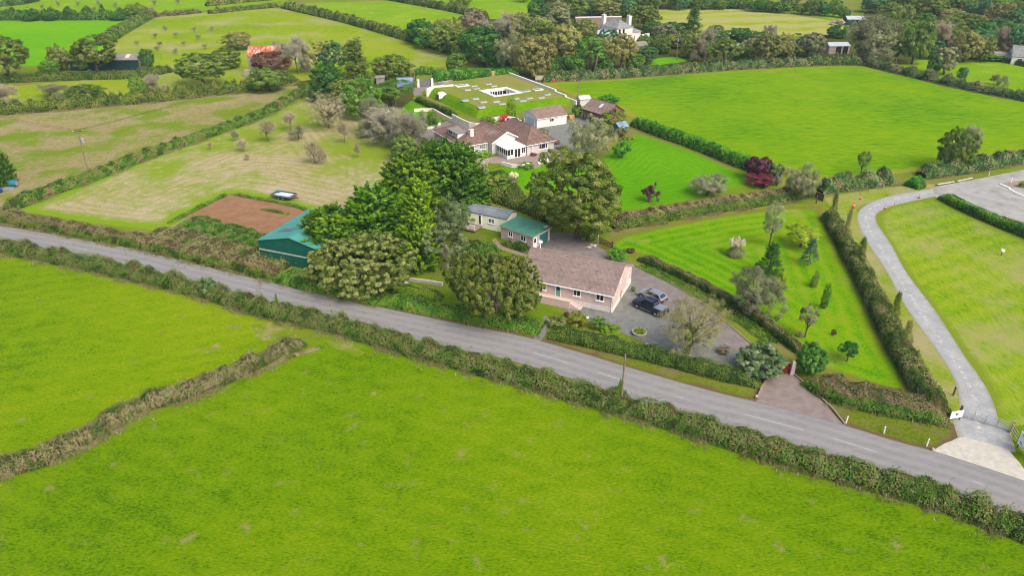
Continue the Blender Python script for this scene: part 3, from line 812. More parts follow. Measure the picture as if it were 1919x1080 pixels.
hedge('lower hedge behind the grey garden gate', [(776, 141), (815, 140)], 3, 2.4, 'laurel', core='bankgreen', size=.4, irr=.2, patch=3, seed=43)
hedge('dark clipped hedge left of the turf-roofed house', [(777, 190), (811, 206), (851, 220)], 1.2, 1.7, 'boxleaf', core='bankgreen', size=.26, irr=.06, patch=3, seed=44, round_=.15)
hedge('tall dark hedge beside the lane gate', [(1030, 131), (1066, 129), (1100, 127)], 4, 3.6, 'darkg', core='bankgreen', size=.45, irr=.2, patch=3, seed=45, wild=.5)
hedge('dark shrubbery behind the static caravan', [(905, 374), (960, 392), (1010, 412), (1052, 430)], 4.5, 2.3, 'oak', core='bankgreen', size=.3, irr=.5, patch=3, seed=46, wild=.8, name='shrubbery', cat='shrubs')
hedge('thin brown grass bank round the soil plot', [(434, 366), (480, 375), (540, 386), (592, 402)], .8, .45, 'bramble', size=.2, irr=.4, seed=47, name='grass_bank', cat='bank')
hedge('thin green grass bank on the left of the soil plot', [(318, 420), (344, 409), (385, 387), (432, 365)], .9, .5, 'weeds', core='bankgreen', size=.22, irr=.5, seed=48, name='grass_bank', cat='bank')
hedge('yellow-green clipped box hedge above the road bank', [(735, 552), (780, 561), (822, 569)], 2.0, 1.4, 'clipy', core='bankgreen', size=.2, irr=.1, patch=2, seed=49, round_=.2)
hedge('dark shrubs below the turf-roofed house trees', [(742, 262), (775, 292), (812, 302)], 4.5, 2.6, 'hazel', core='bankgreen', size=.35, irr=.5, patch=3, seed=50, wild=1, name='shrubbery', cat='shrubs', side=(1, 0, 0))
hedge('hedge in front of the white cottage wall', [(1190, 84), (1230, 88)], 4, 3.2, 'midg', core='bankgreen', size=.5, irr=.25, seed=51)
hedge('low hedge below the white garden shed', [(1836, 112), (1880, 116), (1960, 134)], 1.5, 1.6, 'hazel', size=.5, irr=.3, seed=52)
hedge('dark garden bed along the foot of the white boundary wall', [(787, 250), (812, 236), (838, 226)], 3.0, 1.0, 'midg', core='bankgreen', size=.3, irr=.6, seed=53, name='flower_bed', cat='flower bed', wild=.5)
hedge('planted bed in front of the green-roofed garage', [(938, 458), (960, 468), (992, 478)], 1.6, .9, 'ivy', core='bankgreen', size=.22, irr=.6, seed=54, name='flower_bed', cat='flower bed', wild=.4)
hedge('green shrubbery in front of the static caravan', [(845, 500), (880, 500), (925, 490), (940, 470)], 6.5, 1.8, 'midg', core='bankgreen', size=.27, irr=.5, patch=3, seed=55, name='shrubbery', cat='shrubs', wild=.8)
hedge('grassy drive edge below the clipped hedge', [(1190, 500), (1286, 546), (1370, 596), (1440, 650)], 2.2, .3, 'weeds', core='bankgreen', size=.2, irr=.4, seed=56, name='grass_bank', cat='bank')

hedge('strip of green weeds across the soil plot', [(486, 394), (510, 398), (540, 405)], .8, .25, 'weeds', core='bankgreen', size=.2, irr=.6, seed=57, name='weed_strip', cat='weeds')
M['worn'] = grassmat('worn grass', ['#8f9a40', '#a9a464', '#b8ad7c'], tan='#7f9c14', tan_at=.55, tan_w=.08, tan_scale=.5, fine=3.0, bmp=.12)
for i, pl in enumerate(([(470, 612), (500, 604), (530, 598), (560, 606), (548, 622), (508, 640), (482, 634)], [(418, 612), (440, 608), (458, 612), (440, 617)], [(296, 626), (312, 618), (318, 622), (300, 630)], [(324, 594), (346, 591), (340, 598)],
        [(640, 640), (660, 650), (690, 664), (668, 668), (640, 656), (600, 640)], [(716, 712), (738, 708), (744, 714), (724, 716)], [(372, 660), (412, 644), (420, 650), (390, 664)], [(690, 740), (708, 738), (704, 744)])):
    sheet('worn_patch', pl, .034 + i * .002, M['worn'], .5, .35, 70 + i)
# dry grass along the hedge feet, one mass nobody could count
pp = np.concatenate(TG_P)
rng = np.random.default_rng(77)
k = 4
pos = np.repeat(pp, k, 0) + rng.normal(0, .09, (len(pp) * k, 3)) * np.array([1, 1, 0])
hgt = rng.uniform(.18, .5, len(pos))
pos[:, 2] = hgt * .5
al = np.stack([rng.normal(0, .45, len(pos)), rng.normal(0, .45, len(pos)), np.ones(len(pos))], 1)
nor = np.stack([rng.normal(size=len(pos)), rng.normal(size=len(pos)), rng.uniform(.1, .5, len(pos))], 1)
tn = .5 + .2 * SNoise(3, 5, 10, 3)(pos) + rng.normal(0, .15, len(pos))
o = link('long_grass', quads_mesh('long_grass', leaf_quads(rng, pos, nor, hgt * 1.3, .09, al), tn), None, L['tangrass'])
o['kind'] = 'stuff'; o['label'] = 'pale dry grass along the feet of the hedges'

# ------------------------------------------------------------------ trees: unit shapes, shared by copies
def limb_mesh(name, h, r, targets, seed, k=6, lean=0.0, fork=.3):
    rng = np.random.default_rng(seed)
    m = MB()
    top = Vector((lean * h, 0, h))
    m.tube([(0, 0, -.15), (lean * h * .1, 0, h * .25), (lean * h * .5, .02 * h, h * .6), top], [r * 1.35, r, r * .8, r * .5], k)
    for t in targets:
        t = Vector(t)
        f = rng.uniform(fork, .95)
        a = Vector((lean * h * f, 0, h * f))
        mid = a.lerp(t, .5) + Vector(rng.normal(0, .05 * h, 3)) + Vector((0, 0, -.03 * h))
        m.tube([a, mid, t], [r * .5, r * .3, r * .08], 5)
    return m.mesh(name)
def lobes(seed, n=7, amp=.28):
    r = np.random.default_rng(seed)
    d = nrm(r.normal(size=(n, 3)) + np.array([0, 0, .3]))
    a = r.uniform(.3, 1, n) * amp
    return lambda x: (a * np.maximum(0, x @ d.T) ** 7).sum(-1) - .08
def crown_mesh(seed, rx, z0, z1, nc, nl, leaf, csz=.22, zmin=-.75, amp=.34, flat=.75, up=.35, asp=.6, inner=.55, ry=None, droop=0.0, skew=0.0, nlimb=12):
    """crown of leaf clumps through an uneven ellipsoid; returns leaf mesh and limb targets"""
    rng = np.random.default_rng(seed)
    ry = ry or rx
    zc, hz = (z0 + z1) / 2, (z1 - z0) / 2
    d = nrm(rng.normal(size=(nc * 3, 3)))
    d = d[d[:, 2] > zmin][:nc]
    nc = len(d)
    lb = lobes(seed + 1, 9, amp)
    rad = (inner + (1 - inner) * rng.random(nc) ** .45) * (1 + lb(d)) - csz * .55
    c = d * rad[:, None] * np.array([rx, ry, hz]) + np.array([0, 0, zc])
    c[:, 0] += skew * (c[:, 2] - z0)
    cr = csz * rng.uniform(.65, 1.35, nc) * (rx + hz) / 2
    ci = np.repeat(np.arange(nc), nl)
    e = nrm(rng.normal(size=(len(ci), 3)) + np.array([0, 0, up]) + d[ci] * .35)
    rr = rng.random(len(ci)) ** .33
    pos = c[ci] + e * (rr * cr[ci])[:, None] * np.array([1, 1, flat])
    if droop: pos[:, 2] -= droop * np.sum((pos[:, :2] - c[ci][:, :2]) ** 2, 1) / cr[ci]
    pos[:, 2] = np.maximum(pos[:, 2], .05)
    nor = e * .7 + d[ci] * .35 + np.array([0, 0, .35]) + rng.normal(0, .45, e.shape)
    tint = np.clip(.5 + rng.normal(0, .20, nc), .02, .98)[ci] + rng.normal(0, .13, len(ci))
    Q = leaf_quads(rng, pos, nor, leaf, leaf * asp)
    sel = rng.permutation(nc)[:nlimb]
    return quads_mesh('crown', Q, tint), [tuple(x) for x in c[sel]]
def spray_mesh(seed, R_, H_, n, per, Ls, prof, rise=.55, wid=.22, z0=.2, tipup=.4):
    """conifer: drooping or rising sprays set on a tapering outline"""
    rng = np.random.default_rng(seed)
    z = (1 - np.sqrt(1 - rng.random(n) * .999)) if False else rng.random(n) ** 1.25
    th = rng.uniform(0, 6.2832, n)
    lb = SNoise(seed, 1.6, 8, 3)
    rad = np.array([prof(q) for q in z]) * R_
    base = np.stack([np.cos(th), np.sin(th), np.zeros(n)], 1)
    c = base * (rad * rng.uniform(.5, .98, n))[:, None] + np.stack([np.zeros(n), np.zeros(n), z0 + z * (H_ - z0)], 1)
    c += base * (lb(c) * .07 * R_)[:, None]
    dr = nrm(base + np.array([0, 0, 1.0]) * (rise + tipup * z)[:, None] + rng.normal(0, .25, (n, 3)))
    ci = np.repeat(np.arange(n), per)
    s = rng.random(len(ci))
    sl = Ls * rng.uniform(.6, 1.3, n)
    pos = c[ci] + dr[ci] * (s * sl[ci])[:, None] + rng.normal(0, 1, (len(ci), 3)) * (sl[ci] * wid * (1.1 - s))[:, None]
    nor = np.array([0, 0, 1.0]) * .7 + base[ci] * .5 + rng.normal(0, .5, pos.shape)
    tint = np.clip(.45 + rng.normal(0, .2, n), 0, 1)[ci] + .5 * (s - .5) + rng.normal(0, .1, len(ci))
    Q = leaf_quads(rng, pos, nor, Ls * .3, Ls * .1, dr[ci])
    return quads_mesh('crown', Q, tint)
def twig_mesh(seed, rx, z0, z1, n, tl=.8, tw=.035, spread=1.0, leafs=0.0, up=.5):
    """bare crown: branch tubes and a haze of twigs; returns (twig mesh, branch mesh)"""
    rng = np.random.default_rng(seed)
    m = MB()
    tips = []
    def grow(p, d, l, r, lev):
        q = p + d * l * .5 + Vector(rng.normal(0, l * .06, 3))
        e = p + d * l
        m.tube([p, q, e], [r, r * .8, r * .55], 5 if lev < 2 else 3)
        if lev >= 3:
            tips.append((e, d)); tips.append((q, d)); return
        for _ in range(3 if lev else 5):
            nd_ = (d + Vector(rng.normal(0, .62 * spread, 3)) + Vector((0, 0, .12))).normalized()
            grow(e, nd_, l * rng.uniform(.62, .82), r * .55, lev + 1)
            if lev: grow(q, (d + Vector(rng.normal(0, .8 * spread, 3))).normalized(), l * .55, r * .4, lev + 1) if rng.random() < .5 else None
    H_ = z1
    grow(Vector((0, 0, -.1)), Vector((.05, .03, 1)).normalized(), H_ * .30, H_ * .026, 0)
    T = np.array([tuple(a) for a, b in tips]); Dn = np.array([tuple(b) for a, b in tips])
    # fit to the wanted outline
    sx = rx / max(1e-6, np.percentile(np.abs(T[:, :2]), 96)); sz = z1 / T[:, 2].max()
    for i, v in enumerate(m.v): m.v[i] = (v[0] * (sx if v[2] > H_ * .3 else 1), v[1] * (sx if v[2] > H_ * .3 else 1), v[2] * sz)
    T = T * np.array([sx, sx, sz])
    off = T[:, :2].mean(0)
    T[:, :2] -= off * (T[:, 2:] / z1)
    for i, v in enumerate(m.v): m.v[i] = (v[0] - off[0] * v[2] / z1, v[1] - off[1] * v[2] / z1, v[2])
    ci = rng.integers(0, len(T), n)
    al = nrm(nrm(Dn[ci]) + rng.normal(0, .55, (n, 3)) + np.array([0, 0, up * .4]))
    pos = T[ci] + al * rng.uniform(-.2, .7, n)[:, None] * tl + rng.normal(0, tl * .3, (n, 3))
    nor = rng.normal(size=(n, 3)) + np.array([0, 0, .4])
    tint = .5 + rng.normal(0, .12, len(T))[ci] + rng.normal(0, .15, n)
    Q = leaf_quads(rng, pos, nor, tl, tw, al)
    if leafs:
        k = int(n * leafs)
        cj = rng.integers(0, len(T), k)
        p2 = T[cj] + rng.normal(0, tl * .4, (k, 3))
        Q = np.concatenate([Q, leaf_quads(rng, p2, rng.normal(size=(k, 3)) + np.array([0, 0, .8]), .16, .1)])
        tint = np.concatenate([tint, .8 + rng.normal(0, .15, k)])
    return quads_mesh('crown', Q, tint), m.mesh('trunk')

CV = {}
K = {}      # kind -> list of (crown mesh, trunk mesh, radius, height, z0 fraction)
def reg(kind, crown, trunk, r, h, f):
    v = np.empty(len(crown.vertices) * 3, np.float32); crown.vertices.foreach_get('co', v); v = v.reshape(-1, 3)
    r = (np.percentile(v[:, 0], 98.5) - np.percentile(v[:, 0], 1.5) + np.percentile(v[:, 1], 98.5) - np.percentile(v[:, 1], 1.5)) / 4
    h = np.percentile(v[:, 2], 99.6); f = max(0, np.percentile(v[:, 2], 1.0) / h)
    CV[crown.name] = v[:: max(1, len(v) // 2500)].astype(float)
    K.setdefault(kind, []).append((crown, trunk, float(r), float(h), float(f)))
def mk_crown(kind, seed, r, z0, z1, nc, nl, leaf, th=None, tr=.3, lean=0.0, **kw):
    cm, tg = crown_mesh(seed, r, z0, z1, nc, nl, leaf, **kw)
    tm = limb_mesh('trunk', th or (z0 + (z1 - z0) * .45), tr, tg, seed, lean=lean)
    reg(kind, cm, tm, r, z1, z0 / z1)
for s in (1, 2, 3, 4): mk_crown('round', s, 4.6, 1.8, 9.5, 200, 55, .4, csz=.13)
for s in (5, 6, 7): mk_crown('dense', s, 4.8, .2, 8.0, 230, 55, .4, csz=.13, zmin=-.9)
for s in (8, 9): mk_crown('tall', s, 3.4, 1.5, 11.5, 190, 50, .4, csz=.13)
mk_crown('domebig', 21, 5.6, .3, 6.6, 620, 64, .27, csz=.075, zmin=-.85, amp=.4, inner=.55)
mk_crown('domebig', 22, 5.6, .9, 6.6, 620, 64, .27, csz=.075, zmin=-.6, amp=.4, inner=.55)
mk_crown('spread', 23, 6.4, .6, 11.5, 560, 100, .28, csz=.095, zmin=-.9, amp=.4, flat=.5, inner=.35, up=.1)
for s in (24, 25): mk_crown('fluffy', s, 3.6, .5, 6.4, 150, 110, .24, csz=.14, zmin=-.9, inner=.35, flat=1.0, asp=.28, amp=.3)
for s in (26, 27): mk_crown('shrub', s, 1.5, .05, 2.4, 55, 90, .17, csz=.22, zmin=-.95, tr=.06)
mk_crown('shrub', 28, 1.5, .02, 2.2, 50, 90, .17, csz=.2, zmin=-.95, tr=.06, amp=.15)
mk_crown('glossy', 29, 2.4, .1, 3.8, 260, 60, .22, csz=.13, zmin=-.9, tr=.1, amp=.2)
mk_crown('pine', 31, 4.5, 2.6, 8.5, 60, 170, .34, csz=.24, flat=.35, zmin=-.35, asp=.25, lean=.12)
mk_crown('pine', 32, 4.2, 3.4, 8.0, 42, 190, .34, csz=.25, flat=.3, zmin=-.3, asp=.25, lean=-.15)
mk_crown('birch', 33, 1.6, 1.2, 7.5, 80, 70, .2, csz=.2, asp=.4, tr=.12, inner=.3)
mk_crown('smalltree', 34, 1.6, 1.3, 3.9, 45, 80, .17, csz=.24, tr=.1)
mk_crown('smalltree', 35, 1.6, 1.0, 3.6, 45, 80, .17, csz=.24, tr=.1, amp=.5)
mk_crown('open', 36, 4.0, 2.0, 8.5, 46, 110, .36, csz=.17, inner=.35, flat=.5, amp=.5)
mk_crown('weeping', 37, 1.3, .3, 3.2, 26, 70, .2, csz=.2, inner=.3, flat=1.5, zmin=-.4, amp=.8, droop=.5)
mk_crown('wind', 38, 4.2, .6, 6.8, 100, 100, .36, csz=.19, skew=.22, zmin=-.8, flat=.5, lean=.2)
lp = lambda q: (1 - q) ** .8 * (.86 + .14 * math.sin(q * 9)) * (1 if q > .08 else .75)
dm = lambda q: math.sqrt(max(.02, 1 - q ** 2.1)) * (1 if q > .05 else .8)
for s in (41, 42): reg('leyland', spray_mesh(s, 4.2, 9.5, 820, 62, 1.5, dm, rise=.45, wid=.15), limb_mesh('trunk', 8.0, .3, [], s), 4.9, 10.6, 0)
reg('conebig', spray_mesh(43, 2.8, 10.5, 700, 54, 1.1, lp, rise=.7, wid=.15), limb_mesh('trunk', 9.5, .25, [], 43), 3.25, 11.4, 0)
reg('cone', spray_mesh(44, 1.5, 4.2, 420, 24, .5, lp, rise=.5), limb_mesh('trunk', 3.6, .1, [], 44), 1.75, 4.7, 0)
reg('spruce', spray_mesh(45, 1.3, 3.6, 220, 26, .55, lambda q: (1 - q) ** .9, rise=-.05, z0=.7, tipup=.5, wid=.15), limb_mesh('trunk', 3.3, .08, [], 45), 1.35, 3.75, 0)
col_ = lambda q: (1 if q < .75 else math.sqrt(max(.02, 1 - ((q - .75) / .25) ** 2))) * (.75 + .25 * min(1, q * 4))
reg('column', spray_mesh(46, .75, 3.4, 300, 22, .4, col_, rise=1.6, z0=.1), limb_mesh('trunk', 2.8, .06, [], 46), .88, 3.8, 0)
reg('fir', spray_mesh(47, 3.4, 10.5, 520, 26, 1.2, lambda q: (1 - q) ** .75 * (.7 + .3 * math.sin(q * 26)), rise=.0, z0=1.0), limb_mesh('trunk', 10, .24, [], 47), 3.6, 11, 0)
for s in (51, 52):
    c_, b_ = twig_mesh(s, 4.6, 1.2, 7.2, 5200, 1.0, .034, leafs=.55)
    reg('bare', c_, b_, 4.9, 7.5, .25)
mk_crown('haze', 57, 5.0, .9, 7.0, 300, 34, .62, csz=.13, zmin=-.8, amp=.4, inner=.25, asp=.05, up=.1, tr=.22, nlimb=46)
mk_crown('haze', 58, 5.0, .9, 7.0, 300, 34, .62, csz=.13, zmin=-.8, amp=.4, inner=.25, asp=.05, up=.1, tr=.22, nlimb=46)
for s in (53, 54):
    c_, b_ = twig_mesh(s, 1.2, .5, 2.6, 1100, .5, .035, leafs=.5)
    reg('sapling', c_, b_, 1.35, 2.8, .3)
for s in (55, 56):
    c_, b_ = twig_mesh(s, 3.2, 1.0, 6.0, 9000, .7, .05, leafs=1.0, spread=1.15)
    reg('scrub', c_, b_, 3.4, 6.3, .2)

rtree = random.Random(9)
cnt_kind = {}
def plant(kind, mat, bx, by, ty, hw, label, group=None, cat=None, mode='t', name=None, seed=None, bark='bark', rz=None):
    """t: (bx,by) is where the trunk meets the ground; s: by is the lowest visible edge of the foliage"""
    lst = K[kind]
    i = cnt_kind.get(kind, 0) if seed is None else seed
    cnt_kind[kind] = i + 1
    cm, tm, r0, h0, f = lst[i % len(lst)]
    if mode == 's':
        ym = (by + ty) / 2.0
        a = dep(ym); s = pxm(ym); Rw = hw / s; S = (by - ty) / s / 2
        q = S * S - (Rw * math.sin(a)) ** 2
        hz = math.sqrt(q) / math.cos(a) if q > 0 else 0
        hz = max(hz, .42 * Rw)
        yb = ym + hz * math.cos(a) * s
        b = P(bx, yb); H_ = 2 * hz
    else:
        a = dep(by); s = pxm(by); Rw = hw / s; S = (by - ty) / s
        H_ = S / math.cos(a)
        for _ in range(12):
            zc, hz = (1 + f) / 2 * H_, (1 - f) / 2 * H_
            ap = zc * math.cos(a) + math.sqrt((Rw * math.sin(a)) ** 2 + (hz * math.cos(a)) ** 2)
            H_ *= S / ap
        b = P(bx, by)
    nm = name or {'leyland': 'cypress_tree', 'conebig': 'cypress_tree', 'cone': 'conifer', 'spruce': 'spruce_tree', 'column': 'columnar_cypress', 'pine': 'pine_tree',
                  'shrub': 'shrub', 'glossy': 'shrub', 'sapling': 'sapling', 'bare': 'bare_tree', 'scrub': 'thorn_tree', 'fir': 'fir_tree', 'weeping': 'weeping_tree'}.get(kind, 'tree')
    ct = cat or {'shrub': 'shrub', 'glossy': 'shrub', 'sapling': 'sapling', 'column': 'cypress'}.get(kind, 'tree')
    rot = rtree.uniform(0, 6.28) if rz is None else rz
    s_, z_ = Rw / r0, H_ / h0
    V = CV[cm.name]; cr_, sr_ = math.cos(rot), math.sin(rot)
    VX, VY = V[:, 0] * cr_ - V[:, 1] * sr_, V[:, 0] * sr_ + V[:, 1] * cr_
    for it in range(6):      # fit the crown to the size it has from the camera's distance
        X, Y, Z = VX * s_ + b.x, VY * s_ + b.y, V[:, 2] * z_ - CAMH
        dpt = Y * CP - Z * SP
        px_ = 959.5 + FPX * X / dpt; py_ = 540 + FPX * (-Y * SP - Z * CP) / dpt
        l, r_ = np.percentile(px_, 1.2), np.percentile(px_, 98.8)
        t_, bt = np.percentile(py_, .8), np.percentile(py_, 99.2)
        s_ *= (2 * hw / (r_ - l)) ** .8
        if mode == 's':
            z_ *= min(1.5, max(.6, (by - ty) / max(1, bt - t_)))
            z_ = max(z_, .45 * s_ * r0 / h0)
            b = P(bx + (bx - (l + r_) / 2) * .0, 0) if False else b + Vector((0, ((t_ + bt) / 2 - (by + ty) / 2) / pxm((by + ty) / 2) / math.sin(dep((by + ty) / 2)), 0))
            b.x -= ((l + r_) / 2 - bx) / pxm(by)
        else:
            z_ *= min(1.4, max(.65, (by - ty) / max(1, by - t_)))
    root = thing(nm, label, ct, b, rot, group)
    root.scale = (s_, s_, z_)
    link('crown', cm, root, L[mat])
    link('trunk', tm, root, M[bark])
    return root

ORD = ['first', 'second', 'third', 'fourth', 'fifth', 'sixth', 'seventh', 'eighth', 'ninth', 'tenth', 'eleventh', 'twelfth', 'thirteenth', 'fourteenth', 'fifteenth', 'sixteenth', 'seventeenth',
       'eighteenth', 'nineteenth', 'twentieth', 'twenty-first', 'twenty-second', 'twenty-third', 'twenty-fourth', 'twenty-fifth', 'twenty-sixth', 'twenty-seventh', 'twenty-eighth', 'twenty-ninth']
ORDX = lambda i: ORD[i]
# --- the bungalow's plot and the road
plant('domebig', 'olive', 676, 556, 438, 97, 'broad olive-brown tree in front of the dark green shed', mode='s', seed=0)
plant('domebig', 'oliveg', 920, 592, 476, 80, 'spreading olive tree left of the tiled bungalow', mode='s', seed=1)
plant('round', 'oliveg', 978, 602, 524, 36, 'smaller olive tree touching the bungalow front corner', mode='t', seed=1)
plant('spread', 'oliveg', 1080, 446, 283, 80, 'very large spreading tree behind the green-roofed garage')
plant('leyland', 'cypdark', 845, 410, 268, 66, 'darkest cypress at the back of the evergreen clump', mode='s', seed=0)
plant('leyland', 'cypress', 772, 432, 298, 64, 'wide cypress left of the darkest evergreen', mode='s', seed=1)
plant('leyland', 'cypress', 706, 478, 352, 62, 'cypress behind the broad olive-brown tree', mode='s', seed=0)
plant('leyland', 'cypress', 622, 492, 388, 58, 'lowest cypress overhanging the dark green shed', mode='s', seed=1)
plant('conebig', 'cypyel', 785, 505, 340, 37, 'brighter pointed cypress at the front of the evergreen clump', mode='s')
plant('fluffy', 'greygreen', 848, 440, 370, 31, 'grey-green fine-leaved tree beside the static caravan', mode='s')
plant('open', 'greygreen', 838, 506, 418, 46, 'pale-trunked garden tree on the shaded lawn', bark='barkpale')
plant('shrub', 'bluegr', 800, 490, 452, 30, 'low bluish shrub under the bright pointed cypress', mode='s')
plant('shrub', 'oak', 735, 545, 510, 26, 'dark shrub beside the yellow-green box hedge', mode='s')
plant('haze', 'twigolive', 1290, 664, 552, 60, 'bare twiggy tree with an ivy trunk in the gravel yard')
plant('shrub', 'ivy', 1292, 660, 612, 10, 'clump of ivy on the trunk of the bare yard tree', mode='s', name='ivy_clump', cat='ivy')
plant('glossy', 'glossyg', 1426, 708, 644, 44, 'large pale-leaved round shrub by the maroon gate', mode='s')
plant('glossy', 'darkg', 1522, 698, 643, 27, 'dark evergreen bush right of the stone gatepost', mode='s')
plant('smalltree', 'conedark', 1587, 678, 640, 18, 'small dark round tree near the point of the triangular lawn', seed=1)
plant('smalltree', 'greyg', 1508, 633, 570, 18, 'slim many-stemmed tree on the triangular lawn', seed=0)
plant('shrub', 'greyg', 1500, 632, 622, 7, 'tiny shrub at the foot of the many-stemmed tree', mode='s')
plant('column', 'conedark', 1543, 578, 532, 10, 'narrow dark cypress standing alone on the lawn')
plant('column', 'oak', 1524, 538, 508, 9, 'small brownish columnar conifer on the lawn', cat='conifer')
plant('shrub', 'purple', 1563, 628, 616, 5, 'very small dark sapling on the triangular lawn', mode='s', name='sapling', cat='sapling')
plant('fluffy', 'silver', 1410, 590, 502, 48, 'silver-grey tree leaning over the clipped drive hedge')
plant('shrub', 'yellowg', 1461, 542, 514, 12, 'yellow-green bush behind the silver-grey tree', mode='s')
plant('cone', 'conedark', 1441, 518, 456, 24, 'bushy dark green conifer at the middle of the lawn', mode='s')
plant('birch', 'greyg', 1441, 462, 376, 20, 'tall slender grey-green tree above the dark conifer')
plant('smalltree', 'yellowg', 1500, 463, 418, 30, 'round golden-green tree on the lawn', seed=1)
plant('spruce', 'spruce', 1514, 497, 447, 16, 'small blue spruce beside the golden-green tree')
for i, (x, yb, yt, w_) in enumerate(((1557, 414, 360, 10), (1579, 462, 392, 12), (1607, 500, 446, 13), (1673, 596, 548, 13), (1694, 646, 602, 14))):
    plant('cone', 'brown' if i in (1, 4) else 'hazel', x, yb, yt, w_, ('sapling conifer at the top end of the track hedge', 'second sapling conifer from the top in the track hedge', 'bushy sapling conifer halfway up the track hedge',
          'sapling conifer in the lower part of the track hedge', 'lowest brownish sapling conifer in the track hedge')[i], group='saplings poking out of the track hedge', cat='conifer', name='conifer')
plant('shrub', 'yellowg', 1083, 612, 584, 17, 'yellow-green shrub at the end of the yard hedge', mode='s')
plant('shrub', 'purple', 1062, 594, 584, 5, 'small purple shrub by the bungalow steps', mode='s')
plant('shrub', 'bracken', 1043, 614, 592, 16, 'brown dying shrub at the left end of the yard hedge', mode='s')
plant('shrub', 'midg', 1120, 616, 594, 14, 'rounded green shrub in front of the gravel yard', mode='s')
plant('shrub', 'brightg', 1142, 628, 606, 19, 'low spreading green shrub behind the yard hedge', mode='s')
plant('shrub', 'midg', 1187, 546, 537, 4, 'small potted bush by the gable wall of the bungalow', mode='s')
plant('shrub', 'tangrass', 1356, 664, 648, 11, 'dry grass clump at the end of the gravel yard', mode='s')
plant('shrub', 'laurel', 1157, 488, 462, 18, 'bright green bush beside the wooden paddock gate', mode='s')
plant('shrub', 'copper', 1182, 474, 465, 8, 'small reddish shrub beside the bright green bush', mode='s')
plant('shrub', 'midg', 1103, 450, 430, 14, 'dark shrub at the foot of the very large tree', mode='s')
plant('shrub', 'blueh', 397, 559, 520, 20, 'bluish-green bush in the roadside hedge')
plant('shrub', 'weeds', 523, 588, 551, 3.5, 'tiny shoot standing above the roadside hedge', name='sapling', cat='sapling')
plant('shrub', 'weeds', 1158, 768, 711, 4, 'small ivy shoot beside the roadside pole', name='sapling', cat='sapling')

# --- the hipped bungalow's garden
plant('fluffy', 'greyg', 1104, 298, 220, 42, 'grey-olive tree beside the hipped bungalow', mode='t')
plant('shrub', 'laurel', 1166, 291, 259, 16, 'round green bush on the striped lawn', mode='s')
plant('weeping', 'purple', 1217, 378, 343, 17, 'dark purple weeping tree on the hedge bank')
plant('fluffy', 'greyl', 1328, 362, 326, 33, 'low rounded grey shrub at the foot of the striped lawn', mode='s', name='shrub', cat='shrub')
plant('shrub', 'purple', 1421, 328, 294, 25, 'dark purple bush at the end of the laurel hedge', mode='s')
plant('shrub', 'redl', 1424, 348, 322, 24, 'reddish-purple bush below the dark purple bush', mode='s')
plant('shrub', 'greyl', 1456, 345, 328, 10, 'small grey shrub right of the reddish-purple bush', mode='s')
plant('shrub', 'blueh', 1452, 332, 306, 18, 'bluish shrub right of the dark purple bush', mode='s')
plant('fluffy', 'greyg', 1505, 362, 308, 32, 'overgrown grey-green tree at the corner of the two lawns', mode='s')
plant('column', 'cypress', 793, 234, 206, 6, 'left narrow cypress by the curved white wall')
plant('column', 'cypress', 812, 238, 204, 10, 'right wider cypress by the curved white wall')
plant('column', 'cypyel', 959, 223, 180, 10, 'tall bright cypress in front of the turf roof')
plant('shrub', 'scarlet', 946, 226, 214, 9, 'scarlet bush beside the bright cypress', mode='s')
plant('shrub', 'midg', 914, 232, 218, 14, 'green shrub by the round garden arch', mode='s')
plant('shrub', 'yellowg', 786, 234, 222, 10, 'yellow shrub at the foot of the left narrow cypress', mode='s')
plant('shrub', 'oliveg', 1148, 244, 208, 22, 'yellow-green tree beside the timber barn', mode='s', name='tree', cat='tree')
plant('shrub', 'darkg', 1141, 194, 176, 20, 'dark shrubs behind the timber barn', mode='s')
plant('shrub', 'darkg', 1082, 216, 196, 10, 'dark bush between the garage and the timber barn', mode='s')
plant('shrub', 'greyg', 1017, 258, 240, 12, 'clipped grey bush at the corner of the rear yard', mode='s')
plant('shrub', 'brightg', 908, 294, 281, 13, 'bright green bush against the hipped bungalow wall', mode='s')
plant('shrub', 'redl', 1000, 292, 286, 6, 'potted reddish plants under the bungalow window', mode='s')
plant('shrub', 'yellowg', 1178, 262, 254, 11, 'low yellow-green plant by the green summerhouse', mode='s')
plant('shrub', 'brown', 1165, 254, 236, 12, 'brownish shrub by the green summerhouse', mode='s')
plant('shrub', 'oak', 930, 346, 318, 26, 'dark bush beside the left pampas clump', mode='s')
plant('shrub', 'midg', 985, 314, 305, 16, 'low shrubs below the patio wall', mode='s')
plant('open', 'brown', 900, 390, 350, 14, 'thin brownish tree behind the static caravan')

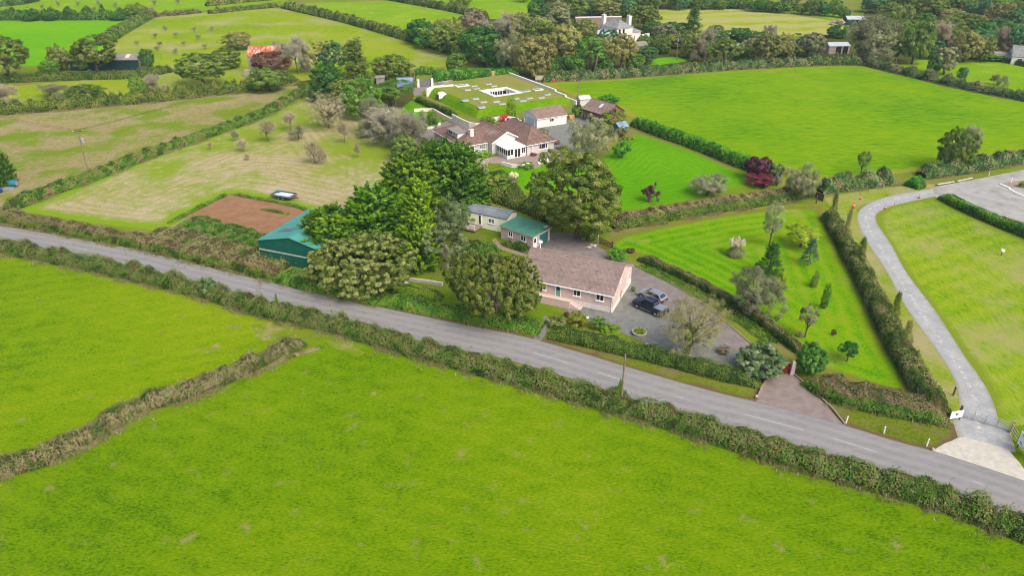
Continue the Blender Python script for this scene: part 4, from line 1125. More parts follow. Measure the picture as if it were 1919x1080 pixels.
# --- belt of trees west of the hipped bungalow
for a in (('fir', 'oak', 672, 178, 76, 34, 'tall dark fir behind the utility pole'),
          ('round', 'bluegr', 627, 140, 76, 28, 'bluish-green round tree beside the tall fir'),
          ('open', 'brown', 594, 138, 76, 20, 'tan-brown thin tree left of the bluish tree'),
          ('scrub', 'twigg', 558, 138, 70, 28, 'pale leafless tree right of the rusty barn'),
          ('scrub', 'twigg', 532, 126, 80, 18, 'small pale leafless tree behind the rusty barn'),
          ('leyland', 'darkg', 616, 188, 122, 32, 'dark evergreen at the corner of the mown meadow'),
          ('shrub', 'brightg', 604, 150, 112, 12, 'bright green slender bush beside the dark evergreen'),
          ('dense', 'midg', 678, 222, 146, 36, 'rounded light-green tree above the meadow corner'),
          ('dense', 'oak', 648, 196, 148, 24, 'olive round tree left of the light-green tree'),
          ('pine', 'midg', 742, 204, 148, 38, 'flat-topped pine beside the dark clipped hedge'),
          ('dense', 'oak', 742, 152, 102, 36, 'dark oak behind the garden greenhouse'),
          ('dense', 'midg', 853, 140, 100, 18, 'small round oak standing in the clipped hedge'),
          ('scrub', 'greyg', 706, 254, 186, 30, 'grey-green thorn tree on the meadow edge'),
          ('scrub', 'twigg', 735, 262, 204, 32, 'pinkish-grey thorn tree right of the meadow'),
          ('scrub', 'pinkish', 700, 252, 212, 14, 'little pale flowering thorn at the meadow edge'),
          ('scrub', 'twigg', 768, 282, 214, 34, 'wide grey thorn tree above the dark shrubs'),
          ('dense', 'oak', 760, 300, 252, 22, 'leafy green bush at the lower end of the tree belt'),
          ('haze', 'twig', 617, 240, 174, 36, 'wide bare tree at the top of the mown meadow'),
          ('dense', 'oak', 720, 200, 160, 22, 'dark tree hidden behind the flat-topped pine'),
          ('fluffy', 'greyg', 650, 208, 176, 26, 'soft grey-green bush above the bare meadow tree'),
          ('open', 'copper', 714, 156, 118, 12, 'reddish thin tree next to the stone shed')):
    plant(*a, mode='t')
# orchard saplings in the meadow
for i, (x, yb, yt, w_, d_) in enumerate(((504, 266, 224, 16, 'near the upper hedge'), (560, 262, 232, 16, 'second from the left in the upper row'), (646, 268, 226, 12, 'right of the wide bare tree'),
         (590, 306, 262, 20, 'tallest in the middle'), (671, 296, 268, 7, 'with the thin trunk at the right'), (604, 308, 278, 9, 'beside the tallest one'), (456, 284, 260, 12, 'lone by the upper hedge'),
         (441, 264, 244, 8, 'leafy one nearest the upper hedge'), (395, 280, 266, 5, 'tiny one at the left'), (464, 300, 288, 6, 'stunted one in the mown part'), (545, 245, 206, 14, 'top one under the hedge'), (690, 256, 232, 9, 'at the tree belt'))):
    plant('sapling', 'twig' if i not in (1, 7) else 'greyg', x, yb, yt, w_, 'thin orchard sapling in the meadow, ' + d_, group='orchard saplings in the mown meadow')

# --- upper left
for a in (('round', 'oak', 20, 150, 70, 46, 'big oak with a visible trunk at the left edge'),
          ('round', 'oliveg', 184, 140, 66, 42, 'large oak in front of the dark barn'),
          ('dense', 'olive', 118, 132, 84, 22, 'brownish tree left of the dark barn'),
          ('dense', 'midg', 97, 140, 112, 20, 'small bright bush between the oak and the dark barn'),
          ('dense', 'darkg', 278, 130, 92, 14, 'dark slim tree at the gable end of the dark barn'),
          ('round', 'oak', 382, 162, 100, 46, 'wide wind-swept oak left of the rusty barn'),
          ('dense', 'oak', 424, 128, 90, 28, 'dark rounded tree left of the rusty barn wall'),
          ('dense', 'brown', 445, 92, 60, 26, 'brown bushy tree behind the rusty barn'),
          ('dense', 'copper', 512, 142, 96, 34, 'copper-brown tree in front of the rusty barn'),
          ('dense', 'oak', 506, 170, 124, 34, 'dark green tree below the copper-brown tree'),
          ('scrub', 'greyl', 290, 172, 140, 22, 'pale grey thorn in the scrubby hedge'),
          ('dense', 'midg', 262, 186, 144, 16, 'tall green bush in the scrubby hedge'),
          ('scrub', 'greyg', 100, 184, 158, 26, 'grey-green thorn at the left of the scrubby hedge'),
          ('dense', 'hazel', 165, 186, 158, 34, 'broad green bush in the scrubby hedge'),
          ('dense', 'oak', 262, 34, 6, 22, 'dark wind-bent tree at the corner of the vivid field'),
          ('scrub', 'twig', 282, 32, 14, 16, 'brown thorn beside the wind-bent tree'),
          ('dense', 'darkg', 98, 38, 20, 14, 'dark round bush in the far left hedge'),
          ('dense', 'darkg', 58, 39, 21, 16, 'bluish bush at the end of the far left hedge'),
          ('dense', 'darkg', 222, 38, 21, 14, 'dark bush at the right of the far left hedge'),
          ('scrub', 'twig', 5, 200, 160, 30, 'brown thorn at the left edge above the rough pasture'),
          ('dense', 'oak', 862, 9, -6, 20, 'lone dark tree on the far field at the top')):
    plant(*a, mode='t')
plant('leyland', 'cypdark', -12, 352, 268, 36, 'dark evergreen cut by the left edge', mode='s')
for i, (x, y) in enumerate(sorted(((258, 86), (300, 88), (345, 86), (292, 72), (330, 70), (372, 74), (310, 58), (365, 60), (398, 58), (330, 100), (295, 96), (385, 92), (110, 11), (147, 12), (185, 10), (218, 14), (290, 10), (335, 8), (178, 22), (80, 18)))):
    plant('sapling', 'greyg', x, y, y - 11, 5.5, ORD[i] + ' spindly far sapling from the left on the yellow-green slopes', group='spindly far orchard saplings')

# --- the wood round the farmhouse
wood = (('dense', 'darkg', 790, 82, 36, 25, 'dark round tree at the left end of the farmhouse wood'), ('dense', 'brown', 846, 82, 34, 28, 'brownish tree behind the left end of the wood'),
        ('round', 'pinkish', 889, 70, 17, 24, 'tall brown tree standing above the left wood'), ('dense', 'oak', 828, 98, 44, 26, 'green tree in the second row of the wood'),
        ('dense', 'darkg', 903, 122, 50, 38, 'broad dark tree at the front of the wood'), ('scrub', 'twigg', 944, 80, 26, 30, 'grey leafless tree in the wood'),
        ('dense', 'brown', 972, 80, 24, 24, 'rusty-brown tree behind the grey leafless one'), ('leyland', 'darkg', 936, 132, 84, 20, 'dark conifer at the foot of the wood'),
        ('fluffy', 'greyg', 955, 136, 62, 28, 'pale green willow-like tree behind the clipped hedge'), ('dense', 'brown', 998, 144, 68, 38, 'large rust-tinged tree above the lane gate'),
        ('tall', 'greyg', 1046, 74, 2, 24, 'tall pale poplar-like tree left of the thatched barn'), ('dense', 'darkg', 1006, 36, -2, 17, 'dark tree near the top left of the farmhouse wood'),
        ('dense', 'oak', 1075, 32, -6, 24, 'green tree behind the thatched barn'), ('dense', 'olive', 1140, 30, -4, 32, 'olive tree behind the farmhouse chimney'),
        ('dense', 'bluegr', 1106, 28, 0, 16, 'bluish tree between the barn and the farmhouse'), ('round', 'oliveg', 1206, 56, 10, 30, 'broad brownish-olive tree right of the farmhouse'),
        ('dense', 'oak', 1014, 110, 42, 30, 'dense oak in the middle of the wood'), ('dense', 'brown', 1058, 112, 46, 32, 'tan-topped tree below the thatched barn'),
        ('dense', 'oliveg', 1096, 82, 36, 22, 'olive tree in front of the thatched barn'), ('round', 'midg', 1106, 130, 70, 28, 'bright green tree by the leaning pole'),
        ('dense', 'darkg', 1140, 92, 56, 22, 'dark tree in front of the white farmhouse'), ('round', 'brown', 1163, 130, 64, 30, 'tan tree with a bare trunk by the long hedge'),
        ('dense', 'bluegr', 1211, 118, 86, 18, 'bluish bush beside the low stone shed'), ('dense', 'midg', 1189, 128, 100, 17, 'round green bush behind the long hedge'),
        ('dense', 'oliveg', 1239, 100, 64, 18, 'round olive tree left of the far utility pole'), ('dense', 'greyg', 1243, 74, 44, 22, 'grey-green tree right of the cottage wall'),
        ('fir', 'darkg', 1297, 66, 14, 17, 'tall open monkey-puzzle tree on the skyline of the wood'), ('dense', 'darkg', 1277, 64, 42, 14, 'dark low tree at the foot of the monkey-puzzle tree'),
        ('dense', 'olive', 1293, 108, 60, 20, 'flat olive tree right of the far utility pole'), ('scrub', 'pinkish', 1308, 114, 76, 15, 'pinkish-grey tree near the second far pole'),
        ('scrub', 'greyl', 1328, 92, 54, 17, 'grey tree behind the pinkish one'), ('round', 'oliveg', 1356, 120, 70, 32, 'umbrella-shaped olive tree behind the long hedge'),
        ('dense', 'darkg', 1386, 78, 52, 24, 'dark tree below the hay field'), ('dense', 'brown', 1340, 62, 46, 14, 'small rusty tree below the hay field'),
        ('round', 'olive', 1434, 122, 64, 30, 'large tan-olive tree behind the long hedge'), ('round', 'brown', 1468, 116, 62, 18, 'brown tree with a bare trunk'),
        ('scrub', 'twigg', 1442, 84, 48, 16, 'thin pale twiggy tree against the hay field'), ('dense', 'greyg', 1404, 100, 72, 20, 'grey-green tree between the olive trees'),
        ('dense', 'bluegr', 1258, 56, 40, 14, 'bluish bush behind the far utility pole'), ('dense', 'darkg', 1378, 116, 86, 16, 'dark bush under the umbrella-shaped tree'),
        ('dense', 'olive', 1010, 82, 28, 30, 'olive tree deep in the left wood'), ('dense', 'oak', 868, 104, 52, 30, 'oak left of the broad dark tree'),
        ('dense', 'midg', 1080, 134, 104, 18, 'green bush under the bright green tree'), ('dense', 'darkg', 1130, 132, 108, 18, 'dark bush under the tan tree'))
for a in wood: plant(*a, mode='t')
right = (('dense', 'greyg', 1520, 108, 62, 26, 'grey-olive tree left of the open timber shed'), ('dense', 'bluegr', 1500, 104, 68, 14, 'bluish bush beside the small white shed'),
         ('dense', 'darkg', 1567, 70, 46, 20, 'dark tree below the tin-roofed barn'), ('scrub', 'greyg', 1628, 116, 32, 44, 'very large pale grey-green tree right of the timber shed'),
         ('dense', 'greyg', 1632, 118, 50, 36, 'leafy lower half of the pale grey trees'), ('dense', 'oak', 1708, 120, 40, 32, 'large dark oak right of the pale grey tree'),
         ('scrub', 'pinkish', 1757, 108, 46, 26, 'pinkish tree in front of the right-hand wood'), ('dense', 'brown', 1806, 116, 56, 30, 'rust-brown tree at the front of the right-hand wood'),
         ('dense', 'olive', 1838, 116, 66, 20, 'olive tree at the right end of the front row'), ('dense', 'oak', 1666, 46, 4, 36, 'dark tree behind the tin-roofed barn'),
         ('dense', 'oliveg', 1742, 34, -8, 34, 'big round tree at the top of the right-hand wood'), ('dense', 'midg', 1728, 54, 24, 22, 'green tree below the big round tree'),
         ('dense', 'oak', 1796, 66, 24, 36, 'broad oak in the middle of the right-hand wood'), ('dense', 'brown', 1862, 56, 4, 32, 'tan-topped tree at the upper right'),
         ('dense', 'bluegr', 1904, 62, 16, 30, 'bluish tree at the upper right corner'), ('scrub', 'pinkish', 1867, 98, 52, 17, 'round pinkish bare tree above the white bungalow'),
         ('scrub', 'pinkish', 1884, 100, 78, 16, 'small pinkish bush above the white bungalow'), ('dense', 'bluegr', 1904, 102, 48, 24, 'dark bluish tree above the white bungalow'),
         ('dense', 'greyg', 1768, 78, 36, 28, 'grey-green tree in the right-hand wood'), ('dense', 'darkg', 1836, 84, 40, 28, 'dark tree right of the broad oak'),
         ('dense', 'oak', 1668, 66, 28, 22, 'oak above the very large pale tree'), ('dense', 'brown', 1690, 40, 14, 22, 'brownish tree above the large dark oak'),
         ('dense', 'bluegr', 1830, 30, 2, 24, 'bluish tree at the top edge of the wood'), ('dense', 'midg', 1885, 30, -4, 28, 'light green tree at the top right'),
         ('dense', 'darkg', 1748, 140, 98, 14, 'dark ivy-clad tree in the right hedge'), ('wind', 'greyg', 1768, 140, 88, 26, 'leaning grey-green tree beside the ivy-clad tree'),
         ('dense', 'bluegr', 1800, 150, 126, 11, 'small dark tree in the right boundary hedge'), ('scrub', 'greyg', 1862, 158, 140, 9, 'left little grey thorn in the right boundary hedge'),
         ('scrub', 'greyg', 1880, 162, 142, 8, 'right little grey thorn in the right boundary hedge'),
         ('dense', 'oliveg', 1778, 320, 242, 38, 'big oak standing in the hedge below the lush field'), ('scrub', 'twigg', 1800, 312, 240, 26, 'bare grey tree behind the big hedge oak'),
         ('smalltree', 'oak', 1612, 330, 284, 13, 'small tree alone in the hedge left of the big oak'))
for a in right: plant(*a, mode='t')
plant('shrub', 'laurel', 1850, 112, 96, 30, 'green bushes in front of the right-hand wood', mode='s')
# dark tree row along the top edge
rr = random.Random(4)
for i in range(22):
    x = 1225 + i * 17 + rr.uniform(-5, 5)
    y = 14 + (6 if x > 1400 else 0) + max(0, (x - 1480) * .12) + rr.uniform(-2, 2)
    plant('dense', rr.choice(['bluegr', 'darkg', 'oak', 'oak']), x, y + 2, y - rr.uniform(17, 30), rr.uniform(11, 18), ORD[i] + ' dark tree from the left in the far row behind the hay field', group='far row of dark trees behind the hay field')
for i in range(34):
    x = 1380 + (i % 17) * 36 + rr.uniform(-14, 14)
    y = -14 - (i // 17) * 18 + rr.uniform(-6, 6)
    plant('dense', rr.choice(['bluegr', 'darkg', 'oak', 'brown']), x, y, y - rr.uniform(14, 26), rr.uniform(14, 24), ORD[i % 17] + ' distant tree from the left along the top edge, ' + ('front' if i < 17 else 'back') + ' row', group='distant trees along the top edge')
for i in range(14):
    x = 985 + i * 19 + rr.uniform(-6, 6)
    plant('dense', rr.choice(['oak', 'darkg', 'olive', 'brown']), x, 2 + rr.uniform(-8, 6), -16 - rr.uniform(0, 10), rr.uniform(13, 20), ORD[i] + ' tree from the left at the back of the farmhouse wood', group='trees at the back of the farmhouse wood')

# fill the two woods
rw = random.Random(12)
fill = [(x + rw.uniform(-8, 8), y + rw.uniform(-4, 4)) for x, y in ((1640, 22), (1668, 10), (1700, 22), (1716, 8), (1760, 20), (1782, 44), (1770, 12), (1806, 20), (1840, 14), (1850, 38), (1866, 20), (1880, 48), (1902, 36), (1915, 18), (1930, 60), (1935, 90), (1890, 76), (1820, 62),
        (1780, 92), (1735, 78), (1700, 70), (1690, 96), (1655, 88), (1660, 110), (1735, 106), (1785, 108), (1830, 96), (1870, 70))]
for i, (x, y) in enumerate(sorted(fill)):
    plant('dense', rw.choice(['oak', 'darkg', 'bluegr', 'oliveg', 'brown', 'midg', 'oak']), x, y, y - rw.uniform(30, 44), rw.uniform(20, 30), 'woodland tree packed in the right-hand wood, ' + ORDX(i) + ' from the left', group='trees packed in the right-hand wood')
fill = [(x + rw.uniform(-6, 6), y + rw.uniform(-3, 3)) for x, y in ((800, 92), (880, 88), (925, 104), (985, 60), (1000, 84), (1035, 40), (1040, 92), (1075, 98), (1120, 100), (870, 112), (975, 116), (1030, 122), (1225, 66), (1262, 88), (1280, 92), (1320, 104), (1340, 86), (1400, 116), (1415, 90), (1455, 104), (1480, 110), (1175, 30), (1215, 22), (1020, 64), (960, 56))]
for i, (x, y) in enumerate(sorted(fill)):
    plant('dense', rw.choice(['oak', 'darkg', 'oliveg', 'oliveg', 'brown', 'midg', 'bluegr']), x, y, y - rw.uniform(24, 36), rw.uniform(16, 24), 'woodland tree packed round the farmhouse, ' + ORDX(i) + ' from the left', group='trees packed round the farmhouse')

# pampas clumps
def pampas(bx, by, ty, hw, label):
    s = pxm(by); r = hw / s
    rng = np.random.default_rng(int(bx))
    b = P(bx, by - hw * .5)
    root = thing('pampas_grass', label, 'pampas grass', b)
    H_ = (by - hw * .5 - ty) / s / math.cos(dep(by)) * .86
    n = 1400
    th = rng.uniform(0, 6.28, n); q = rng.random(n)
    d = np.stack([np.cos(th), np.sin(th), np.zeros(n)], 1)
    al = nrm(d * (.35 + q)[:, None] + np.array([0, 0, 1.0]) * (1.15 - q)[:, None])
    pos = d * (r * q * .85)[:, None] + np.stack([np.zeros(n), np.zeros(n), .12 * H_ + H_ * .5 * np.sqrt(1 - q * .85) * rng.random(n)], 1)
    pos[:, 2] = np.maximum(pos[:, 2], .1)
    link('leaves', quads_mesh('leaves', leaf_quads(rng, pos, d + rng.normal(0, .5, (n, 3)) + np.array([0, 0, .4]), .7, .09, al), .5 + rng.normal(0, .2, n)), root, L['greyg'])
    g_ = []; m = 44
    P_, A_, T_ = [], [], []
    for i in range(m):
        t_ = rng.uniform(0, 6.28); k = rng.random() ** .5 * r * .8
        c = np.array([math.cos(t_) * k, math.sin(t_) * k, H_ * rng.uniform(.8, 1.0)])
        for j in range(26):
            P_.append(c + np.array([0, 0, H_ * .22]) * (rng.random() - .5) + rng.normal(0, .05, 3)); A_.append((rng.normal(0, .2), rng.normal(0, .2), 1)); T_.append(rng.random())
    P_ = np.array(P_)
    link('plumes', quads_mesh('plumes', leaf_quads(rng, P_, rng.normal(size=P_.shape), .34, .17, np.array(A_)), np.array(T_)), root, L['plume'])
pampas(1378, 489, 447, 19, 'pampas clump with cream plumes on the triangular lawn')
pampas(905, 332, 300, 14, 'pampas clump left of the striped lawn')
pampas(962, 348, 324, 11, 'smaller pampas clump above the shrubbery')

# ------------------------------------------------------------------ buildings
def tilemat(name, hexes, k=1.38, rough=.85, moss=None):
    m, t, b = newmat(name)
    f = attr(t, 'tint')
    n = len(hexes)
    col = ramp(t, f, [(.05 + .9 * i / (n - 1), C(h, k)) for i, h in enumerate(hexes)])
    v = pos_vec(t)
    st = ramp(t, noise(t, v, .5, 5, .65), [(.35, (.82, .82, .82, 1)), (.65, (1.06, 1.06, 1.06, 1))])
    col = mix(t, 1.0, col, st, 'MULTIPLY')
    if moss:
        col = mix(t, ramp(t, noise(t, v, .9, 6, .75), [(.60, (0, 0, 0, 1)), (.70, (.7, .7, .7, 1))]), col, C(moss, k))
    t.links.new(col, b.inputs['Base Color'])
    b.inputs['Roughness'].default_value = rough
    b.inputs['Specular IOR Level'].default_value = .25
    bump(t, b, noise(t, v, 14, 3), .015)
    return m
def wallmat(name, h, k=1.15, var=.08, bmp=.012):
    m, t, b = newmat(name)
    v = pos_vec(t)
    f = noise(t, v, .9, 5, .6)
    sx = t.nodes.new('ShaderNodeSeparateXYZ'); t.links.new(v, sx.inputs[0])
    streak = noise(t, pos_vec(t, (2.5, 2.5, .25)), 1.0, 4, .6)
    c = C(h, k)
    col = ramp(t, math_(t, 'ADD', math_(t, 'MULTIPLY', f, .5), math_(t, 'MULTIPLY', streak, .5)),
               [(.3, tuple(x * (1 - 1.8 * var) for x in c[:3]) + (1,)), (.68, tuple(min(.88, x * (1 + var)) for x in c[:3]) + (1,))])
    t.links.new(col, b.inputs['Base Color'])
    b.inputs['Roughness'].default_value = .92
    b.inputs['Specular IOR Level'].default_value = .15
    bump(t, b, noise(t, v, 16, 3, .7), bmp)
    return m
M['tile'] = tilemat('brown concrete tiles', ['#75655f', '#8f7e77', '#98877f', '#a5958c'], moss='#6d5f5a')
M['tile2'] = tilemat('reddish brown tiles', ['#65504a', '#7e665e', '#8b7066', '#987e72'])
M['tile3'] = tilemat('grey brown tiles', ['#7c6a60', '#948074', '#a08c80'])
M['slate'] = tilemat('grey slates', ['#70767a', '#858b8d', '#9a9e9c', '#8a8878'], moss='#8f8a60')
M['greytile'] = tilemat('blue-grey caravan roof', ['#7c868e', '#8c969e', '#9aa4aa'], rough=.6)
M['thatch'] = plain('weathered thatch', C('#7d6c62', 1.4), 1, var=.2, scale=1.5, bmp=.08, bscale=6)
M['pink'] = wallmat('pinkish pebbledash', '#c6b1aa', 1.05)
M['pinkg'] = wallmat('pinkish grey pebbledash', '#c2aca4', 1.05)
M['cream'] = wallmat('cream cladding', '#f2ecd4', 1.0)
M['rendwhite'] = wallmat('white render', '#eeeae2', 1.4, .06)
M['rendcream'] = wallmat('cream boundary render', '#efe6d4', 1.3, .1)
M['rendgrey'] = wallmat('pale grey pebbledash', '#d6d2d2', 1.35, .08)
M['stone'] = wallmat('grey rubble stone', '#9c9290', 1.2, .25, .06)
M['upvc'] = plain('white window plastic', C('#ffffff', 1.25), .45, var=.03)
M['glass'] = plain('dark window glass', (.018, .022, .026, 1), .08, spec=.6, var=.3, scale=.7)
M['glassb'] = plain('bluish roof glass', C('#8fb0cc', 1.7), .15, spec=.7, var=.25, scale=.5)
M['curtain'] = plain('window glass with a pale blind', C('#8d9692', 1.6), .15, spec=.6, var=.3, scale=1.5)
M['teal'] = plain('teal painted steel', C('#2f7476', 1.3), .5, var=.1)
M['mint'] = plain('mint green door paint', C('#5fa88a', 1.3), .5, var=.06)
M['felt'] = plain('green mineral felt', C('#5fa58c', 1.8), .85, var=.16, scale=.8)
M['fascia'] = plain('pale timber fascia', C('#d8d0c4', 1.4), .7, var=.06)
M['soffit'] = plain('bare roof timber', C('#8f7a66', 1.3), .9)
M['sheetg'] = plain('dark green cladding', C('#0f5848', 1.0), .55, var=.12, scale=.8)
M['sheetdk'] = plain('near black green cladding', C('#0c3338', 1.1), .6, var=.2)
M['roofg'] = plain('faded teal roof sheet', C('#59ada2', 1.9), .55, var=.1, scale=.5)
M['roofgry'] = plain('grey roof sheet', C('#98968c', 1.8), .75, var=.12, scale=.4)
M['rooflight'] = plain('dull translucent rooflight', C('#6c7c80', 1.8), .5)
M['tin'] = plain('shiny roof tin', C('#cfd6de', 1.8), .5, var=.05)
M['wood'] = plain('brown stained boarding', C('#7f6252', 1.15), .85, var=.2, scale=2)
M['woodg'] = plain('weathered grey boarding', C('#a59a8c', 1.15), .9, var=.15, scale=2)
M['woodd'] = plain('dark brown timber', C('#5a4034', 1.2), .8, var=.2)
M['woodp'] = plain('pale fence timber', C('#b3a184', 1.3), .9, var=.2)
M['dark'] = plain('opening shade and ash', (.012, .012, .014, 1), .95, var=.1)  # near-black stands in for the shade inside openings; also colours the ash
M['galv'] = plain('galvanised steel', C('#b9c0c6', 1.6), .45, metal=.3, var=.1)
M['polew'] = plain('pole timber', C('#8c7c66', 1.3), .95, var=.2)
M['brick'] = plain('tan brick', C('#b9946a', 1.2), .95, var=.15)
M['anthr'] = plain('anthracite paint', C('#6c7076', 1.2), .5, var=.06)
M['bluedoor'] = plain('pale blue door', C('#b8c8d2', 1.15), .5, var=.04)
def rustmat():
    m, t, b = newmat('rusty corrugated iron')
    v = pos_vec(t)
    f = noise(t, pos_vec(t, (1.4, .4, .4)), .7, 5, .7)
    t.links.new(ramp(t, f, [(.36, C('#9a4326', 1.6)), (.5, C('#c06a48', 1.6)), (.56, C('#d0947c', 1.6)), (.63, C('#c9ccd0', 1.6))]), b.inputs['Base Color'])
    b.inputs['Roughness'].default_value = .8
    return m
M['rust'] = rustmat()

def ray(px, py):
    u = (px - 959.5) / FPX; v = (py - 540.0) / FPX
    return Vector((u, CP - v * SP, -SP - v * CP))
class Fr:
    """local frame of a building: u along its front, v into it"""
    def __init__(s, O, ang):
        s.O = Vector((O.x, O.y, 0)); s.a = R(ang)
        s.u = Vector((math.cos(s.a), math.sin(s.a), 0)); s.v = Vector((-math.sin(s.a), math.cos(s.a), 0))
    def loc(s, px, py, z=0.0):
        d = P(px, py, z) - s.O
        return d.dot(s.u), d.dot(s.v)
    def front(s, px, py, v0=0.0):
        r = ray(px, py); c = Vector((0, 0, CAMH)) - s.O
        t = (v0 - c.dot(s.v)) / r.dot(s.v)
        q = c + r * t
        return q.dot(s.u), q.z
    def side(s, px, py, u0=0.0):
        r = ray(px, py); c = Vector((0, 0, CAMH)) - s.O
        t = (u0 - c.dot(s.u)) / r.dot(s.u)
        q = c + r * t
        return q.dot(s.v), q.z
    def root(s, name, label, cat, group=None):
        return thing(name, label, cat, s.O, s.a, group)
class Wall:
    """a wall plane: point o, direction x, outward normal n (all local)"""
    def __init__(s, o, x, n): s.o, s.x, s.n = Vector(o), Vector(x), Vector(n)
    def p(s, a, z, d=0.0): return s.o + s.x * a + s.n * d + Vector((0, 0, z))
    def box(s, mb, a0, a1, z0, z1, d0, d1):
        c = [s.p(a, z, d) for z in (z0, z1) for d in (d0, d1) for a in (a0, a1)]
        n = len(mb.v); mb.v += [tuple(q) for q in c]
        for f in ((0, 2, 3, 1), (4, 5, 7, 6), (0, 1, 5, 4), (1, 3, 7, 5), (3, 2, 6, 7), (2, 0, 4, 6)):
            mb.f.append(tuple(n + i for i in f)); mb.t.append(.5)
def window(root, W, a0, a1, z0, z1, mull=(), name='window', frame='upvc', glass='glass', fw=.09, sill=True, d=.0, trans=()):
    if a0 > a1: a0, a1 = a1, a0
    if z0 > z1: z0, z1 = z1, z0
    m = MB()
    W.box(m, a0, a0 + fw, z0, z1, d, d + .07); W.box(m, a1 - fw, a1, z0, z1, d, d + .07)
    W.box(m, a0 + fw, a1 - fw, z1 - fw, z1, d, d + .068); W.box(m, a0 + fw, a1 - fw, z0, z0 + fw, d, d + .068)
    for q in mull:
        c = a0 + (a1 - a0) * q
        W.box(m, c - fw * .45, c + fw * .45, z0 + fw, z1 - fw, d, d + .066)
    for q in trans:
        c = z0 + (z1 - z0) * q
        W.box(m, a0 + fw, a1 - fw, c - fw * .3, c + fw * .3, d, d + .064)
    if sill: W.box(m, a0 - .06, a1 + .06, z0 - .08, z0 - .002, d, d + .16)
    f = m.build(name, M[frame], root)
    cuts = [0] + list(mull) + [1]
    for q0, q1 in zip(cuts[:-1], cuts[1:]):
        g_ = MB()
        x0 = a0 + (a1 - a0) * q0 + fw * (.95 if q0 == 0 else .4); x1 = a0 + (a1 - a0) * q1 - fw * (.95 if q1 == 1 else .4)
        W.box(g_, x0, x1, z0 + fw * .95, z1 - fw * .95, d + .005, d + .03)
        g_.build('pane', M[glass], f)
    return f
def door(root, W, a0, a1, z0, z1, mat='upvc', frame='upvc', name='door', fw=.08, lites=(), d=0.0):
    if a0 > a1: a0, a1 = a1, a0
    m = MB()
    W.box(m, a0, a0 + fw, z0, z1, d, d + .07); W.box(m, a1 - fw, a1, z0, z1, d, d + .07); W.box(m, a0 + fw, a1 - fw, z1 - fw, z1, d, d + .068)
    fr = m.build('door_frame', M[frame], root)
    m = MB(); W.box(m, a0 + fw, a1 - fw, z0, z1 - fw, d, d + .04)
    o = m.build(name, M[mat], root)
    for (x0, x1, y0, y1, gm) in lites:
        m = MB()
        W.box(m, a0 + (a1 - a0) * x0, a0 + (a1 - a0) * x1, z0 + (z1 - z0) * y0, z0 + (z1 - z0) * y1, d + .04, d + .052)
        m.build('pane', M[gm], o)
    return o
def tiles(mb, A, B, Cc, D, course=.34, tile=.32, lift=.048, seed=0):
    """stepped courses of tiles on the slope A(eave l) B(eave r) C(ridge r) D(ridge l)"""
    A, B, Cc, D = Vector(A), Vector(B), Vector(Cc), Vector(D)
    rng = random.Random(seed)
    n = (B - A).cross(D - A) if (D - A).length > 1e-6 else (B - A).cross(Cc - A)
    n.normalize()
    if n.z < 0: n = -n
    sl = max((D - A).length, (Cc - B).length) if False else ((A + B) / 2 - (Cc + D) / 2).length
    nc = max(2, int(sl / course + .5))
    for i in range(nc):
        v0, v1 = i / nc, (i + 1) / nc
        l0, r0, l1, r1 = A.lerp(D, v0), B.lerp(Cc, v0), A.lerp(D, v1), B.lerp(Cc, v1)
        w = (r0 - l0).length
        nt = max(1, int(w / tile + .5))
        row = rng.gauss(0, .06)
        for j in range(nt):
            s0, s1 = j / nt, (j + 1) / nt
            p0, p1 = l0.lerp(r0, s0) + n * lift, l0.lerp(r0, s1) + n * lift
            q0, q1 = l1.lerp(r1, s0) + n * .004, l1.lerp(r1, s1) + n * .004
            tn = min(1, max(0, .5 + row + rng.gauss(0, .12)))
            mb.face([p0, p1, q1, q0], tn)
        mb.face([l0 - n * .01, r0 - n * .01, r0 + n * lift, l0 + n * lift], 0)
def corr(mb, A, B, Cc, D, pitch=.4, amp=.03):
    """profiled sheet: ribs run from A-B up to D-C"""
    A, B, Cc, D = Vector(A), Vector(B), Vector(Cc), Vector(D)
    n = (B - A).cross(D - A).normalized()
    if n.z < 0: n = -n
    k = max(2, int((B - A).length / pitch))
    for i in range(k):
        for (f0, f1, h0, h1) in ((0, .7, 0, 0), (.7, .78, 0, amp), (.78, .92, amp, amp), (.92, 1, amp, 0)):
            s0, s1 = (i + f0) / k, (i + f1) / k
            mb.face([A.lerp(B, s0) + n * h0, A.lerp(B, s1) + n * h1, D.lerp(Cc, s1) + n * h1, D.lerp(Cc, s0) + n * h0])
def slab(mb, pts, th):
    """solid plate under the polygon pts"""
    pts = [Vector(p) for p in pts]
    lo = [p - Vector((0, 0, th)) for p in pts]
    k = len(pts)
    mb.face(pts); mb.face(lo[::-1])
    for i in range(k): mb.face([pts[i], lo[i], lo[(i + 1) % k], pts[(i + 1) % k]])
def gable_walls(mb, u0, u1, v0, v1, ze, zr, axis='u'):
    """box walls to the eaves and two gable triangles; ridge along axis"""
    mb.box(u0, v0, 0, u1, v1, ze)
    if axis == 'u':
        vm = (v0 + v1) / 2
        mb.loft([[(u0, v0, ze), (u0, v1, ze), (u0, vm, zr)], [(u1, v0, ze), (u1, v1, ze), (u1, vm, zr)]])
    else:
        um = (u0 + u1) / 2
        mb.loft([[(u0, v0, ze), (u1, v0, ze), (um, v0, zr)], [(u0, v1, ze), (u1, v1, ze), (um, v1, zr)]])
